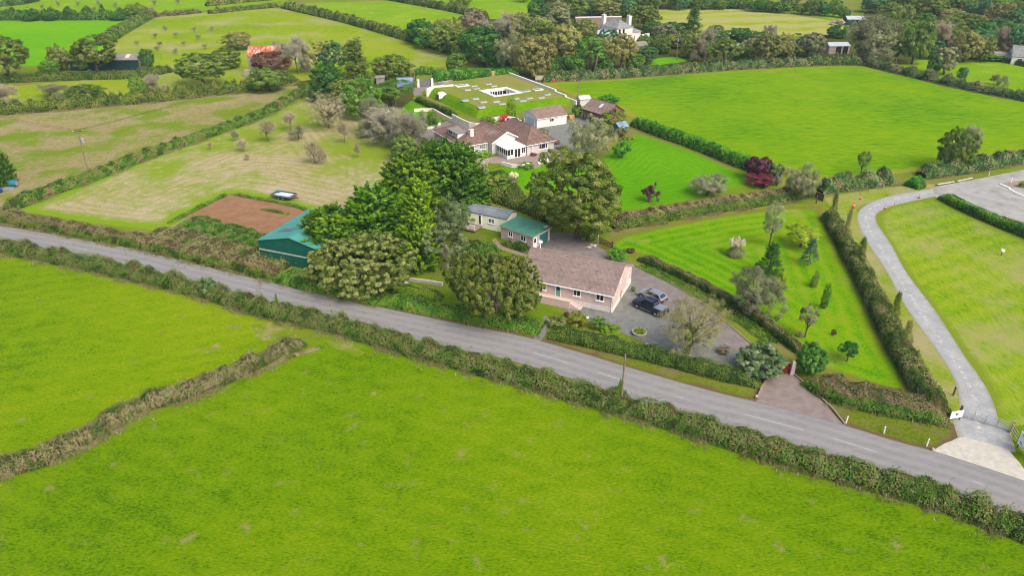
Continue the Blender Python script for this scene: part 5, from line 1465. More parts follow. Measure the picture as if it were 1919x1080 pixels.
def gable_roof(root, u0, u1, v0, v1, ze, zr, axis, mat, ov=.3, ovg=.15, course=.34, tile=.32, name='roof', tname='tiles', seed=1, th=.1, ridge=True, barge='fascia', metal=False):
    dz = .06
    if axis == 'u':
        vm = (v0 + v1) / 2; sl = (zr - ze) / (vm - v0)
        e = ze - sl * ov
        F = [(u0 - ovg, v0 - ov, e), (u1 + ovg, v0 - ov, e), (u1 + ovg, vm, zr), (u0 - ovg, vm, zr)]
        Bk = [(u1 + ovg, v1 + ov, e), (u0 - ovg, v1 + ov, e), (u0 - ovg, vm, zr), (u1 + ovg, vm, zr)]
    else:
        um = (u0 + u1) / 2; sl = (zr - ze) / (um - u0)
        e = ze - sl * ov
        F = [(u0 - ov, v1 + ovg, e), (u0 - ov, v0 - ovg, e), (um, v0 - ovg, zr), (um, v1 + ovg, zr)]
        Bk = [(u1 + ov, v0 - ovg, e), (u1 + ov, v1 + ovg, e), (um, v1 + ovg, zr), (um, v0 - ovg, zr)]
    up = Vector((0, 0, dz))
    m = MB()
    for Q in (F, Bk): slab(m, [Vector(q) + up for q in Q], th)
    r = m.build(name, M[barge], root)
    m = MB()
    for k, Q in enumerate((F, Bk)):
        q = [Vector(x) + up + Vector((0, 0, .006)) for x in Q]
        if metal: corr(m, *q, pitch=course)
        else: tiles(m, *q, course, tile, seed=seed + k)
    t = m.build(tname, M[mat], r, tint=True); t['kind'] = 'stuff'
    if ridge:
        m = MB()
        a, b = Vector(F[3]) + up, Vector(F[2]) + up
        m.tube([a + Vector((0, 0, .03)), b + Vector((0, 0, .03))], .11, 6)
        m.build('ridge_cap', M[mat], r, tint=True)
    return r
def hip_roof(root, facets, mat, ov=0, course=.34, tile=.32, seed=1, name='roof', hips=(), barge='fascia'):
    m = MB()
    for Q in facets: slab(m, Q, .09)
    r = m.build(name, M[barge], root)
    m = MB()
    for k, Q in enumerate(facets):
        q = [Vector(x) + Vector((0, 0, .008)) for x in Q]
        if len(q) == 3: q = [q[0], q[1], q[2], q[2]]
        tiles(m, *q, course, tile, seed=seed + k)
    t = m.build('tiles', M[mat], r, tint=True); t['kind'] = 'stuff'
    if hips:
        m = MB()
        for a, b in hips: m.tube([Vector(a) + Vector((0, 0, .04)), Vector(b) + Vector((0, 0, .04))], .1, 6)
        m.build('ridge_cap', M[mat], r, tint=True)
    return r

# --- the tiled bungalow by the road
F = Fr(P(1147, 587), -23.6)
ul, dv, ze = -14.3, 9.8, 3.0
zr = F.front(1172, 497, dv / 2)[1] - .05
h = F.root('bungalow', 'pinkish bungalow with a wide brown tiled roof beside the road', 'bungalow')
m = MB(); gable_walls(m, ul, 0, 0, dv, ze, zr - .02); m.build('wall', M['pink'], h)
m = MB(); m.box(ul - .03, -.035, 0, .035, dv + .03, .78); m.build('plinth', M['rendwhite'], h)
gable_roof(h, ul, 0, 0, dv, ze, zr, 'u', 'tile', ov=.35, ovg=.18, course=.33, seed=3)
FW = Wall((0, 0, 0), (1, 0, 0), (0, -1, 0)); GW = Wall((0, 0, 0), (0, 1, 0), (1, 0, 0))
def fwin(F, W, p0, p1, mull, v0=0.0, **kw):
    a0, z1 = F.front(p0[0], p0[1], v0); a1, z0 = F.front(p1[0], p1[1], v0)
    return window(h, W, a0, a1, min(z0, z1), max(z0, z1), mull, **kw)
def rect_front(F, x0, x1, yt, yb, v0=0.0):
    """px x-range and the top/bottom pixel rows at its middle"""
    xm = (x0 + x1) / 2
    return F.front(x0, (yt + yb) / 2, v0)[0], F.front(x1, (yt + yb) / 2, v0)[0], F.front(xm, yb, v0)[1], F.front(xm, yt, v0)[1]
a0, a1, z0, z1 = rect_front(F, 996, 1024, 529.5, 539.5); window(h, FW, a0, a1, 1.45, 2.62, (.25, .75))
a0, a1, z0, z1 = rect_front(F, 1041, 1051.5, 534, 556)
door(h, FW, a0, a1, .95, 2.75, mat='mint', lites=((.25, .75, .52, .9, 'glass'),))
a0, a1, z0, z1 = rect_front(F, 1074, 1088.5, 541, 552); window(h, FW, a0, a1, 1.55, 2.58, (.5,))
a0, a1, z0, z1 = rect_front(F, 1117, 1132.5, 550, 561); window(h, FW, a0, a1, 1.55, 2.58, (.5,))
b0, zz = F.side(1175, 521, 0); window(h, GW, 7.3, 8.5, 1.3, 2.5, (.5,))
window(h, GW, 3.2, 3.9, 3.1, 3.7, (), sill=False)
m = MB(); m.tube([(ul - .2, -.46, 2.80), (.2, -.46, 2.80)], .07, 6); m.build('gutter', M['upvc'], h)
m = MB(); m.tube([(-.12, -.42, 2.78), (-.12, -.09, 2.5), (-.12, -.09, .05)], .045, 6); m.tube([(.09, dv - 2.2, 2.9), (.09, dv - 2.2, .05)], .045, 6); m.build('downpipe', M['upvc'], h)
m = MB(); m.box(ul, -1.3, 0, -5.9, -.04, .95); t_ = m.build('terrace', M['pinkg'], h)
m = MB(); m.box(ul, -1.42, 0, -5.9, -1.303, 1.16); m.box(-6.02, -1.3, .955, -5.9, -1.0, 1.16); m.build('parapet', M['pinkg'], t_)
m = MB(); m.box(ul - .02, -1.46, 1.162, -5.86, -1.26, 1.22); m.build('coping', M['fascia'], t_)
for i in range(4):
    m = MB(); m.box(-5.895 + .4 * i, -1.25, 0, -5.897 + .4 * (i + 1), -.08, .76 - .19 * i); s_ = m.build('step', M['pinkg'], h)
    m = MB(); m.box(-5.897 + .4 * i + .3, -1.26, .762 - .19 * i, -5.89 + .4 * (i + 1), -.07, .79 - .19 * i); m.build('step_edge', M['fascia'], s_)
u_, v_ = F.loc(1013, 462, 4.0)
m = MB(); m.tube([(-13.6, 6.6, 3.6), (-13.6, 6.6, 5.6)], .08, 8); m.lathe([(.1, 5.55), (.34, 5.6), (.36, 5.75), (.22, 5.9), (.05, 5.95)], 12, None, (-13.6, 6.6, 0)); m.build('flue', M['upvc'], h)
m = MB(); m.tube([(.06, 4.2, .1), (.06, 4.2, 1.5)], .05, 6); m.tube([(.06, 3.7, .1), (.06, 4.15, 1.6)], .05, 6); m.build('drainpipe', M['woodp'], h)

# --- green-roofed garage
F = Fr(P(998.3, 468), 50.5)
h = F.root('garage', 'small garage with a green felt roof behind the tiled bungalow', 'garage')
gw, gl = 4.7, 6.9
m = MB(); m.box(0, 0, 0, gw, gl, 2.25); m.build('wall', M['pinkg'], h)
m = MB(); slab(m, [(-.25, -.25, 2.42), (gw + .25, -.25, 2.5), (gw + .25, gl + .1, 2.62), (-.25, gl + .1, 2.5)], .17); r = m.build('roof', M['fascia'], h)
m = MB(); slab(m, [(-.27, -.27, 2.445), (gw + .27, -.27, 2.525), (gw + .27, gl + .12, 2.645), (-.27, gl + .12, 2.525)], .02); m.build('felt', M['felt'], r)
m = MB(); m.box(gw - .9, .2, 2.53, gw - .2, .75, 2.68); m.build('roof_vent', M['fascia'], r)
EW = Wall((0, 0, 0), (1, 0, 0), (0, -1, 0)); LW = Wall((0, 0, 0), (0, 1, 0), (-1, 0, 0))
door(h, EW, .12, .98, .05, 2.05, lites=((.22, .78, .5, .9, 'glass'),))
door(h, EW, 1.75, 4.15, .05, 2.1, mat='teal', frame='pinkg', name='garage_door')
m = MB()
for i in range(6): EW.box(m, 1.9, 4.0, .25 + i * .3, .27 + i * .3, .04, .05)
m.build('door_rib', M['teal'], h)
for px_ in ((953, 961), (976, 986)):
    v0 = F.side(px_[0], 447, 0)[0]; v1 = F.side(px_[1], 447, 0)[0]
    window(h, LW, v0, v1, .95, 2.0, (.5,))

# --- static caravan
q = P(950, 411, 2.7)
F = Fr(q, 62)
h = F.root('static_caravan', 'long cream static caravan with a grey roof behind the garage', 'caravan')
m = MB(); gable_walls(m, 0, 3.6, 0, 10.5, 2.7, 3.35, 'v'); m.build('wall', M['cream'], h)
gable_roof(h, 0, 3.6, 0, 10.5, 2.7, 3.35, 'v', 'greytile', ov=.12, ovg=.08, course=.42, tile=.8, seed=9, barge='anthr')
LW = Wall((0, 0, 0), (0, 1, 0), (-1, 0, 0))
v0 = F.side(897, 401, 0)[0]; v1 = F.side(902, 403, 0)[0]
door(h, LW, v0, v1, .6, 2.5, mat='upvc', lites=((.15, .85, .06, .95, 'glass'),))
v0 = F.side(915, 410, 0)[0]; v1 = F.side(927, 413, 0)[0]
window(h, LW, v0, v1, 1.3, 2.2, (.5,), glass='curtain')
window(h, LW, 8.2, 9.6, 1.2, 2.3, (.5,))
m = MB(); m.box(-2.6, 4.9, .3, -.01, 9.2, .45); dk = m.build('deck', M['paving'], h)
m = MB()
for v in (5.0, 6.4, 7.8, 9.1): m.box(-2.56, v - .04, .45, -2.48, v + .04, 1.35)
m.box(-2.56, 5.0, 1.28, -2.48, 9.1, 1.36); m.box(-2.56, 5.0, .85, -2.48, 9.1, .91)
m.build('railing', M['upvc'], dk)

# --- dark green shed
F = Fr(P(483, 450, 3.6), -21.5)
h = F.root('farm_shed', 'dark green metal shed with a faded teal roof', 'shed')
sw, sl_, ze, zr = 12.6, 13.6, 3.55, 5.0
m = MB(); gable_walls(m, 0, sw, 0, sl_, ze, zr - .03, 'v'); m.build('wall', M['sheetg'], h)
gable_roof(h, 0, sw, 0, sl_, ze, zr, 'v', 'roofg', ov=.2, ovg=.1, course=1.0, seed=4, tname='roof_sheet', metal=True, barge='roofg', th=.06)
m = MB()
for i in range(24): m.box(.25 + i * .51, -.03, .05, .32 + i * .51, -.002, 3.5)
w_ = m.build('cladding_rib', M['sheetg'], h); w_['kind'] = 'stuff'
m = MB(); m.box(-.02, -.07, 2.0, sw + .02, -.031, 2.2); m.build('trim', M['fascia'], h)
slp = (zr - ze) / (sw / 2)
for v in (3.0, 9.5):
    m = MB(); slab(m, [(1.6, v, ze + 1.6 * slp + .13), (1.6, v + 1.1, ze + 1.6 * slp + .13), (4.4, v + 1.1, ze + 4.4 * slp + .13), (4.4, v, ze + 4.4 * slp + .13)], .03); m.build('rooflight', M['rooflight'], h)
m = MB(); m.tube([(-.1, -.12, ze + .05), (sw / 2, -.12, zr + .08), (sw + .1, -.12, ze + .05)], .07, 6); m.build('verge_trim', M['roofg'], h)

# --- hipped bungalow with the conservatory
F = Fr(P(867, 274.5, 2.4), 31)
h = F.root('bungalow', 'large L-shaped bungalow with hipped brown roofs and a white conservatory', 'bungalow')
m = MB(); m.box(0, 0, 0, 6.5, 14.6, 2.45); m.box(6.503, -1.8, 0, 12.797, 9, 2.45); m.box(12.8, -6.6, 0, 20.2, 9.5, 2.45); m.build('wall', M['rendgrey'], h)
e, o_ = 2.42, .35
def hip(u0, u1, v0, v1, zr, hf=True, hb=True, run=None):
    um = (u0 + u1) / 2; k = run or (u1 - u0) / 2
    A, B, Cc, D = (u0, v0, e), (u1, v0, e), (u1, v1, e), (u0, v1, e)
    f = Vector((um, v0 + (k if hf else 0), zr)); b = Vector((um, v1 - (k if hb else 0), zr))
    fs = [[D, A, f, b], [B, Cc, b, f]]
    if hf: fs.append([A, B, f])
    if hb: fs.append([Cc, D, b])
    hp = [(f, b)]
    if hf: hp += [(A, f), (B, f)]
    if hb: hp += [(Cc, b), (D, b)]
    return fs, hp
fs, hp = hip(-o_, 6.85, -o_, 15, 3.95); hip_roof(h, fs, 'tile2', seed=11, hips=hp)
fs, hp = hip(12.45, 20.55, -6.95, 10, 5.2, run=4.4); hip_roof(h, fs, 'tile2', seed=21, hips=hp)
# cross roof and centre roof
hip_roof(h, [[(3.2, 2.2, 2.75), (10.2, 2.2, 2.75), (10.2, 6.0, 4.35), (3.2, 6.0, 4.35)], [(10.2, 9.6, 2.75), (3.2, 9.6, 2.75), (3.2, 6.0, 4.35), (10.2, 6.0, 4.35)]], 'tile2', seed=31, hips=[((3.2, 6, 4.35), (10.2, 6, 4.35))])
hip_roof(h, [[(6.4, 9, 2.75), (6.4, -2.1, 2.62), (10.3, -2.1, 4.6), (10.3, 9, 4.6)], [(14.0, -2.1, 2.75), (14.0, 9, 2.75), (10.3, 9, 4.6), (10.3, -2.1, 4.6)]], 'tile2', seed=41, hips=[((10.3, -2.1, 4.6), (10.3, 9, 4.6)), ((6.4, 3, 2.8), (10.3, 3, 4.65))])
m = MB(); m.loft([[(6.6, -1.78, 2.45), (13.6, -1.78, 2.45), (10.3, -1.78, 4.5)], [(6.6, -1.6, 2.45), (13.6, -1.6, 2.45), (10.3, -1.6, 4.5)]]); m.build('gable', M['rendwhite'], h)
m = MB(); m.bar((6.3, -2.2, 2.55), (10.3, -2.2, 4.66), .12, .26); m.bar((10.3, -2.2, 4.66), (13.2, -2.2, 3.05), .12, .26); m.build('bargeboard', M['upvc'], h)
SW = Wall((0, 0, 0), (0, 1, 0), (-1, 0, 0)); SE = Wall((0, 0, 0), (1, 0, 0), (0, -1, 0)); RW_ = Wall((0, -6.6, 0), (1, 0, 0), (0, -1, 0)); CW = Wall((0, -1.8, 0), (1, 0, 0), (0, -1, 0))
window(h, SE, 1.2, 2.9, .85, 2.05, (.38,)); window(h, SE, 4.3, 5.9, .95, 2.1, (.35, .68), glass='curtain')
for v0, v1, ms in ((12.2, 13.1, (.5,)), (9.0, 10.2, (.5,)), (7.0, 7.6, ()), (5.2, 6.6, (.5,))): window(h, SW, v0, v1, 1.0, 2.1, ms)
window(h, RW_, 16.0, 18.3, .85, 2.1, (.26, .78))
m = MB(); m.tube([(6.2, -.25, 2.35), (6.2, -.25, .1)], .05, 6); m.tube([(14.1, -6.75, 2.35), (14.1, -6.75, .1)], .05, 6); m.build('downpipe', M['upvc'], h)
m = MB(); m.tube([(-.4, -.42, 2.36), (6.7, -.42, 2.36)], .06, 6); m.tube([(12.5, -7.0, 2.36), (20.6, -7.0, 2.36)], .06, 6); m.tube([(-.42, -.4, 2.36), (-.42, 15, 2.36)], .06, 6); m.build('gutter', M['upvc'], h)
# dormer
m = MB(); m.box(.95, 4.2, 2.6, 3.2, 9.0, 4.05); d_ = m.build('dormer', M['upvc'], h)
m = MB(); slab(m, [(.55, 3.9, 4.2), (3.5, 3.9, 4.28), (3.5, 9.3, 4.28), (.55, 9.3, 4.2)], .12); m.build('dormer_roof', M['roofgry'], d_)
DW = Wall((.95, 0, 0), (0, 1, 0), (-1, 0, 0))
window(d_, DW, 6.8, 8.8, 3.2, 3.95, (.5,), sill=False, name='pane_frame'); window(d_, DW, 5.6, 6.3, 3.2, 3.95, (), sill=False, name='pane_frame'); window(d_, DW, 4.4, 5.2, 3.2, 3.95, (.5,), sill=False, name='pane_frame')
m = MB(); m.box(3.2, 2.2, 2.9, 4.1, 3.1, 5.0); m.box(3.12, 2.12, 5.0, 4.18, 3.18, 5.12); c_ = m.build('chimney', M['rendwhite'], h)
m = MB(); m.tube([(3.65, 2.65, 5.1), (3.65, 2.65, 5.45)], .14, 8); m.build('chimney_pot', M['brick'], c_)
hip_roof(h, [[(-2.3, 6.0, 1.75), (-2.3, 1.4, 1.75), (-.02, 1.4, 2.3), (-.02, 6.0, 2.3)]], 'tile2', seed=51, name='porch_roof')
m = MB(); m.box(-2.1, 1.6, 0, -.003, 5.8, 1.7); m.build('porch', M['rendgrey'], h)
m = MB(); m.tube([(16.9, 1.2, 5.1), (16.9, 1.2, 6.1)], .08, 6); m.build('flue', M['fascia'], h)
# conservatory
m = MB(); m.box(7.6, -6.7, 0, 12.45, -1.81, .7); cw = m.build('conservatory', M['rendwhite'], h)
KW = Wall((7.6, 0, 0), (0, 1, 0), (-1, 0, 0)); KF = Wall((0, -6.7, 0), (1, 0, 0), (0, -1, 0))
m = MB(); m.box(7.68, -6.62, .7, 12.4, -1.9, 2.1); m.build('glazing', M['glass'], cw)
m = MB()
for v in (-6.7, -5.9, -5.1, -4.3, -3.4, -2.6, -1.95): m.box(7.6, v, .7, 7.7, v + .1, 2.2)
for u in (7.6, 8.4, 9.2, 11.3, 11.9, 12.35): m.box(u, -6.7, .7, u + .1, -6.6, 2.2)
m.box(7.55, -6.75, 2.1, 12.5, -6.58, 2.24); m.box(7.55, -6.58, 2.1, 7.72, -1.85, 2.24); m.box(7.56, -6.74, .7, 12.49, -6.6, .78); m.box(7.56, -6.6, .7, 7.7, -1.85, .78)
m.build('frame', M['upvc'], cw)
door(cw, KF, 9.35, 11.2, .05, 2.15, lites=((.1, .46, .06, .92, 'glass'), (.54, .9, .06, .92, 'glass')), d=.0)
m = MB()
A, B, Cc, D, f, b = (7.4, -6.9, 2.25), (12.6, -6.9, 2.25), (12.6, -1.9, 2.25), (7.4, -1.9, 2.25), (10.2, -4.6, 3.5), (10.2, -1.9, 3.5)
for Q in ([A, B, f], [D, A, f, b], [B, Cc, b, f]): slab(m, Q, .05)
r = m.build('conservatory_roof', M['white'], cw)
m = MB()
for a, b_ in ((A, f), (B, f), (f, b), ((7.4, -3.6, 2.25), (10.2, -3.4, 3.5)), ((7.4, -5.2, 2.25), (10.2, -4.4, 3.5))): m.bar(Vector(a) + Vector((0, 0, .03)), Vector(b_) + Vector((0, 0, .03)), .07)
m.build('glazing_bar', M['upvc'], r)

# --- white garage
F = Fr(P(1006, 240.4), 28.5)
h = F.root('garage', 'white garage with a brown pitched roof in the rear yard', 'garage')
m = MB(); gable_walls(m, 0, 8.8, 0, 6.8, 2.45, 4.0, 'u'); m.build('wall', M['rendwhite'], h)
gable_roof(h, 0, 8.8, 0, 6.8, 2.45, 4.05, 'u', 'tile3', ov=.3, ovg=.2, seed=61, barge='upvc')
GW = Wall((0, 0, 0), (0, 1, 0), (-1, 0, 0)); FW = Wall((0, 0, 0), (1, 0, 0), (0, -1, 0))
door(h, GW, 1.1, 5.4, .05, 2.2, mat='bluedoor', name='garage_door')
window(h, FW, 3.7, 5.0, 1.1, 2.0, (.5,))
door(h, FW, 6.1, 7.0, .05, 2.05, mat='upvc'); door(h, FW, 7.3, 8.5, .05, 2.2, mat='cream', frame='cream', name='side_door')

# --- timber barn
F = Fr(P(1135, 215, 3.0), 38.5)
h = F.root('timber_barn', 'brown timber barn with a tiled roof beside the laurel hedge', 'barn')
m = MB(); m.box(0, 0, 1.5, 6.6, 8.3, 3.0); m.box(2.4, 0, 0, 6.6, 8.3, 1.497)
m.loft([[(0, 0, 3), (6.6, 0, 3), (3.3, 0, 4.9)], [(0, 8.3, 3), (6.6, 8.3, 3), (3.3, 8.3, 4.9)]]); m.build('wall', M['wood'], h)
m = MB()
for i in range(9): m.box(.0, -.03, 1.5 + i * .17, 6.6, -.003, 1.6 + i * .17)
for i in range(9): m.box(-.03, .0, 1.5 + i * .17, -.003, 8.3, 1.6 + i * .17)
b_ = m.build('boarding', M['wood'], h); b_['kind'] = 'stuff'
gable_roof(h, 0, 6.6, 0, 8.3, 3.0, 4.95, 'v', 'tile3', ov=.35, ovg=.25, seed=71, barge='woodd')
m = MB()
for v in (.1, 2.8, 5.5, 8.1): m.box(.05, v - .09, 0, .23, v + .09, 1.5)
m.build('post', M['woodd'], h)
GW = Wall((0, 0, 0), (1, 0, 0), (0, -1, 0))
window(h, GW, 2.3, 3.7, 3.0, 4.0, (.5,), frame='woodd', sill=False)
slp = 1.95 / 3.3
m = MB(); slab(m, [(1.3, 3.2, 3 + 1.3 * slp + .2), (1.3, 4.0, 3 + 1.3 * slp + .2), (2.5, 4.0, 3 + 2.5 * slp + .2), (2.5, 3.2, 3 + 2.5 * slp + .2)], .08); m.build('rooflight', M['bluedoor'], h)

# --- turf-roofed house
F = Fr(P(892, 222), 27)
h = F.root('turf_roofed_house', 'sunken house with a grass roof, skylights and a square courtyard', 'house')
ZT = 1.85
o0 = [(0, 0), (31.3, .3), (29.6, 37.5), (9, 35.5), (-3.2, 32.5)]
i0 = [(2.6, 2.8), (28.6, 3.2), (28.2, 36.5), (9.5, 34.6), (.2, 31.2)]
cyd = [F.loc(*q, ZT) for q in ((926, 182), (980, 174), (949, 163.5), (897, 170))]
cc = Vector((sum(a for a, b in cyd) / 4, sum(b for a, b in cyd) / 4))
cin = [(cc.x + (a - cc.x) * .74, cc.y + (b - cc.y) * .74) for a, b in cyd]
def ring(mb, outer, inner, zo, zi, sub=8):
    k = len(outer)
    for i in range(k):
        a0_, a1_ = Vector(outer[i]).to_3d(), Vector(outer[(i + 1) % k]).to_3d()
        b0_, b1_ = Vector(inner[i]).to_3d(), Vector(inner[(i + 1) % k]).to_3d()
        for s in range(sub):
            q = [a0_.lerp(a1_, s / sub), a0_.lerp(a1_, (s + 1) / sub), b0_.lerp(b1_, (s + 1) / sub), b0_.lerp(b1_, s / sub)]
            for x, z in zip(q, (zo, zo, zi, zi)): x.z = z
            mid0, mid1 = q[0].lerp(q[3], .55), q[1].lerp(q[2], .55)
            if zo != zi:
                mid0.z = mid1.z = zo + (zi - zo) * .72
            mb.face([q[0], q[1], mid1, mid0]); mb.face([mid0, mid1, q[2], q[3]])
m = MB(); ring(m, o0, i0, 0, ZT); o_ = m.build('turf_bank', M['bank'], h, smooth=True)
m = MB()
outer4 = [i0[0], i0[1], i0[2], i0[4]]
ring(m, outer4, cyd, ZT, ZT, 6); m.face([(*i0[2], ZT), (*i0[3], ZT), (*i0[4], ZT)]); m.build('turf_roof', M['turf'], h)
m = MB(); ring(m, cyd, cin, ZT + .16, ZT + .16, 1)
for i in range(4):
    a, b = cyd[i], cyd[(i + 1) % 4]; m.face([(*a, ZT - .1), (*b, ZT - .1), (*b, ZT + .16), (*a, ZT + .16)])
    a, b = cin[i], cin[(i + 1) % 4]; m.face([(*b, ZT - .5), (*a, ZT - .5), (*a, ZT + .16), (*b, ZT + .16)])
m.build('courtyard_coping', M['rendwhite'], h)
m = MB()
for i in range(4):
    a, b = cin[i], cin[(i + 1) % 4]; m.face([(*b, -1.2), (*a, -1.2), (*a, ZT - .5), (*b, ZT - .5)])
m.face([(*q, -1.2) for q in cin]); m.build('courtyard_glazing', M['glass'], h)
m = MB()
for i in range(4):
    a, b = Vector(cin[i]), Vector(cin[(i + 1) % 4])
    for s in range(1, 8):
        q = a.lerp(b, s / 8) * .985 + cc * .015; m.box(q.x - .06, q.y - .06, -1.2, q.x + .06, q.y + .06, ZT - .5)
m.build('courtyard_mullion', M['upvc'], h)
mesh0 = None
for i in range(4):
    a, b = Vector(cyd[i]) * .99 + cc * .01, Vector(cyd[(i + 1) % 4]) * .99 + cc * .01
    for s in range(6):
        q = a.lerp(b, s / 6)
        if mesh0 is None:
            m = MB(); m.tube([(0, 0, ZT + .1), (0, 0, ZT + .75)], .035, 5); mesh0 = m.mesh('courtyard_stanchion'); mesh0.materials.append(M['galv'])
        link('courtyard_stanchion', mesh0, h).location = (q.x, q.y, 0)
sk = ((437, 321), (531, 306), (600, 335), (585, 384), (715, 331), (768, 352), (458, 226), (515, 190), (540, 213), (645, 172), (695, 190), (975, 237), (890, 303), (955, 323), (1015, 301), (1122, 295), (1175, 267))
first = None
for i, (x, y) in enumerate(sk):
    u_, v_ = F.loc(780 + x / 4.8, 120 + y / 4.8, ZT + .25)
    if first is None:
        m = MB(); m.box(-.75, -.55, 0, .75, .55, .26); first = m.build('skylight', M['fascia'], h)
        m = MB(); m.box(-.66, -.46, .262, .66, .46, .29); m.build('skylight_glass', M['glassb'], first)
        k_ = first
    else: k_ = copy_tree(first, h)
    k_.location = (u_, v_, ZT - .05); k_.rotation_euler = (0, 0, 0 if i % 3 else .0)
    k_.scale = (2.1, 1.6, 1) if i == 11 else (1.25, 1.25, 1)
u_, v_ = F.loc(780 + 1095 / 4.8, 120 + 226 / 4.8, ZT + .2)
m = MB(); m.box(u_ - 1.4, v_ - .9, ZT - .05, u_ + 1.4, v_ + .9, ZT + .25); k_ = m.build('roof_lantern', M['rendwhite'], h)
m = MB(); m.box(u_ - 1.1, v_ - .6, ZT + .252, u_ + 1.1, v_ + .6, ZT + .29); m.build('skylight_glass', M['glassb'], k_)
u_, v_ = F.loc(780 + 412 / 4.8, 120 + 196 / 4.8, ZT)
m = MB(); m.box(u_ - 2.0, v_ - 1.2, ZT - .8, u_ + 2.0, v_ + 1.2, ZT + .22); k_ = m.build('roof_lantern', M['rendwhite'], h)
m = MB(); m.box(u_ - 1.5, v_ - .7, ZT + .222, u_ + 1.5, v_ + .7, ZT + .25); m.build('skylight_glass', M['glassb'], k_)
u_, v_ = F.loc(780 + 225 / 4.8, 120 + 285 / 4.8, ZT * .6)
m = MB(); m.loft([[(u_ - 1.2, v_ - 1.5, .6), (u_ + 1.8, v_ - 1.5, 1.5), (u_ + 1.8, v_ + 1.5, 1.5), (u_ - 1.2, v_ + 1.5, .6)], [(u_ - .9, v_ - .2, 2.2), (u_ + .4, v_ - .2, 2.3), (u_ + .4, v_ + .2, 2.3), (u_ - .9, v_ + .2, 2.2)]]); k_ = m.build('porthole_dormer', M['rendwhite'], h)
m = MB(); m.box(u_ - 1.35, v_ - .9, .7, u_ - 1.0, v_ + .9, 1.6); m.build('pane', M['glass'], k_)
m = MB()
pl = [F.loc(*q) for q in ((955, 150), (1080, 198))]
a, b = Vector(pl[0]), Vector(pl[1])
for s in range(7):
    q0, q1 = a.lerp(b, s / 7), a.lerp(b, (s + 1) / 7)
    zt = ZT + .55 - (0 if s < 5 else .5 * (s - 4))
    m.bar((q0.x, q0.y, zt / 2), (q1.x, q1.y, zt / 2), .5, zt)
m.build('parapet', M['rendwhite'], h)
m = MB()
pl = [F.loc(*q, ZT) for q in ((775, 172), (799, 169.5), (812, 164), (850, 161))]
for a, b in zip(pl[1:-1], pl[2:]): m.bar((*a, ZT * .62), (*b, ZT * .62), .5, ZT * 1.3)
m.build('retaining_wall', M['rendwhite'], h)
u_, v_ = F.loc(923, 149, 0)
m = MB(); m.box(u_ - .5, v_ - .5, 0, u_ + .5, v_ + .5, 2.6); m.build('chimney', M['brick'], h)

# --- dark barn far left
F = Fr(P(128, 112, 3.5), 2)
h = F.root('barn', 'dark green barn with a grey roof behind the large oak', 'barn')
m = MB(); gable_walls(m, 0, 22.6, 0, 8.6, 3.4, 4.7, 'u'); m.build('wall', M['sheetdk'], h)
gable_roof(h, 0, 22.6, 0, 8.6, 3.4, 4.75, 'u', 'roofgry', ov=.25, ovg=.15, course=1.0, metal=True, tname='roof_sheet', barge='roofgry', th=.06)
m = MB(); m.box(22.603, .3, 0, 22.66, 8.3, 3.3); m.build('end_wall', M['woodg'], h)
for u_ in (9.0, 18.0):
    m = MB(); slab(m, [(u_, 1.2, 3.9), (u_ + 1.3, 1.2, 3.9), (u_ + 1.3, 3.4, 4.6), (u_, 3.4, 4.6)], .03); m.build('rooflight', M['fascia'], h)

# --- rusty barn
F = Fr(P(463, 104, 6.0), 3)
h = F.root('barn', 'tall stone barn with a rusty red corrugated roof', 'barn')
m = MB(); gable_walls(m, 0, 10.2, 0, 6.6, 6.0, 8.3, 'u'); m.build('wall', M['stone'], h)
gable_roof(h, 0, 10.2, 0, 6.6, 6.0, 8.35, 'u', 'rust', ov=.3, ovg=.2, course=.5, metal=True, tname='roof_sheet', barge='rust', th=.05)
LW = Wall((0, 0, 0), (1, 0, 0), (0, -1, 0)); door(h, LW, 1.6, 2.8, 2.4, 4.2, mat='dark', frame='woodg'); window(h, LW, 6.4, 7.6, 2.4, 3.6, (), frame='woodg', glass='dark')  # door and window filled with the painted dark of openings
m = MB(); m.box(-1.2, -2.6, 0, 6.0, -.2, 1.9); m.build('lean_to', M['woodg'], h)

# --- white farmhouse
F = Fr(P(1157, 53, 5.0), 34)
h = F.root('farmhouse', 'white two-storey farmhouse with a slate roof and white chimneys', 'house')
m = MB(); m.box(0, 0, 0, 8.2, 10.6, 5.0); m.build('wall', M['rendwhite'], h)
e = 4.95
fs, hp = hip(-.35, 8.55, -.35, 10.95, 7.5, run=4.0); hip_roof(h, fs, 'slate', seed=81, hips=hp, course=.5, tile=.6)
SW = Wall((0, 0, 0), (0, 1, 0), (-1, 0, 0)); SE = Wall((0, 0, 0), (1, 0, 0), (0, -1, 0))
for a in (.8, 2.9): window(h, SE, a, a + 1.0, 2.9, 4.5, (.5,), frame='woodd'); window(h, SE, a, a + 1.0, .7, 2.1, (.5,), frame='woodd')
for a in (1.5, 4.6, 7.7): window(h, SW, a, a + 1.1, 2.9, 4.4, (.5,))
for (u_, v_) in ((7.4, 1.6), (1.0, 9.6)):
    m = MB(); m.box(u_ - .7, v_ - .7, 4, u_ + .7, v_ + .7, 8.8); m.box(u_ - .8, v_ - .8, 8.8, u_ + .8, v_ + .8, 9.05); c_ = m.build('chimney', M['rendwhite'], h)
    m = MB(); m.tube([(u_, v_, 9.0), (u_, v_, 9.6)], .22, 8); m.build('chimney_pot', M['fascia'], c_)
m = MB(); m.box(8.203, 1.5, 0, 14.2, 7, 2.6); m.build('side_wing', M['rendwhite'], h)
e = 2.55
fs, hp = hip(8.25, 14.5, 1.2, 7.3, 4.0, run=3.0); hip_roof(h, fs, 'slate', seed=85, hips=hp, course=.5, tile=.6)
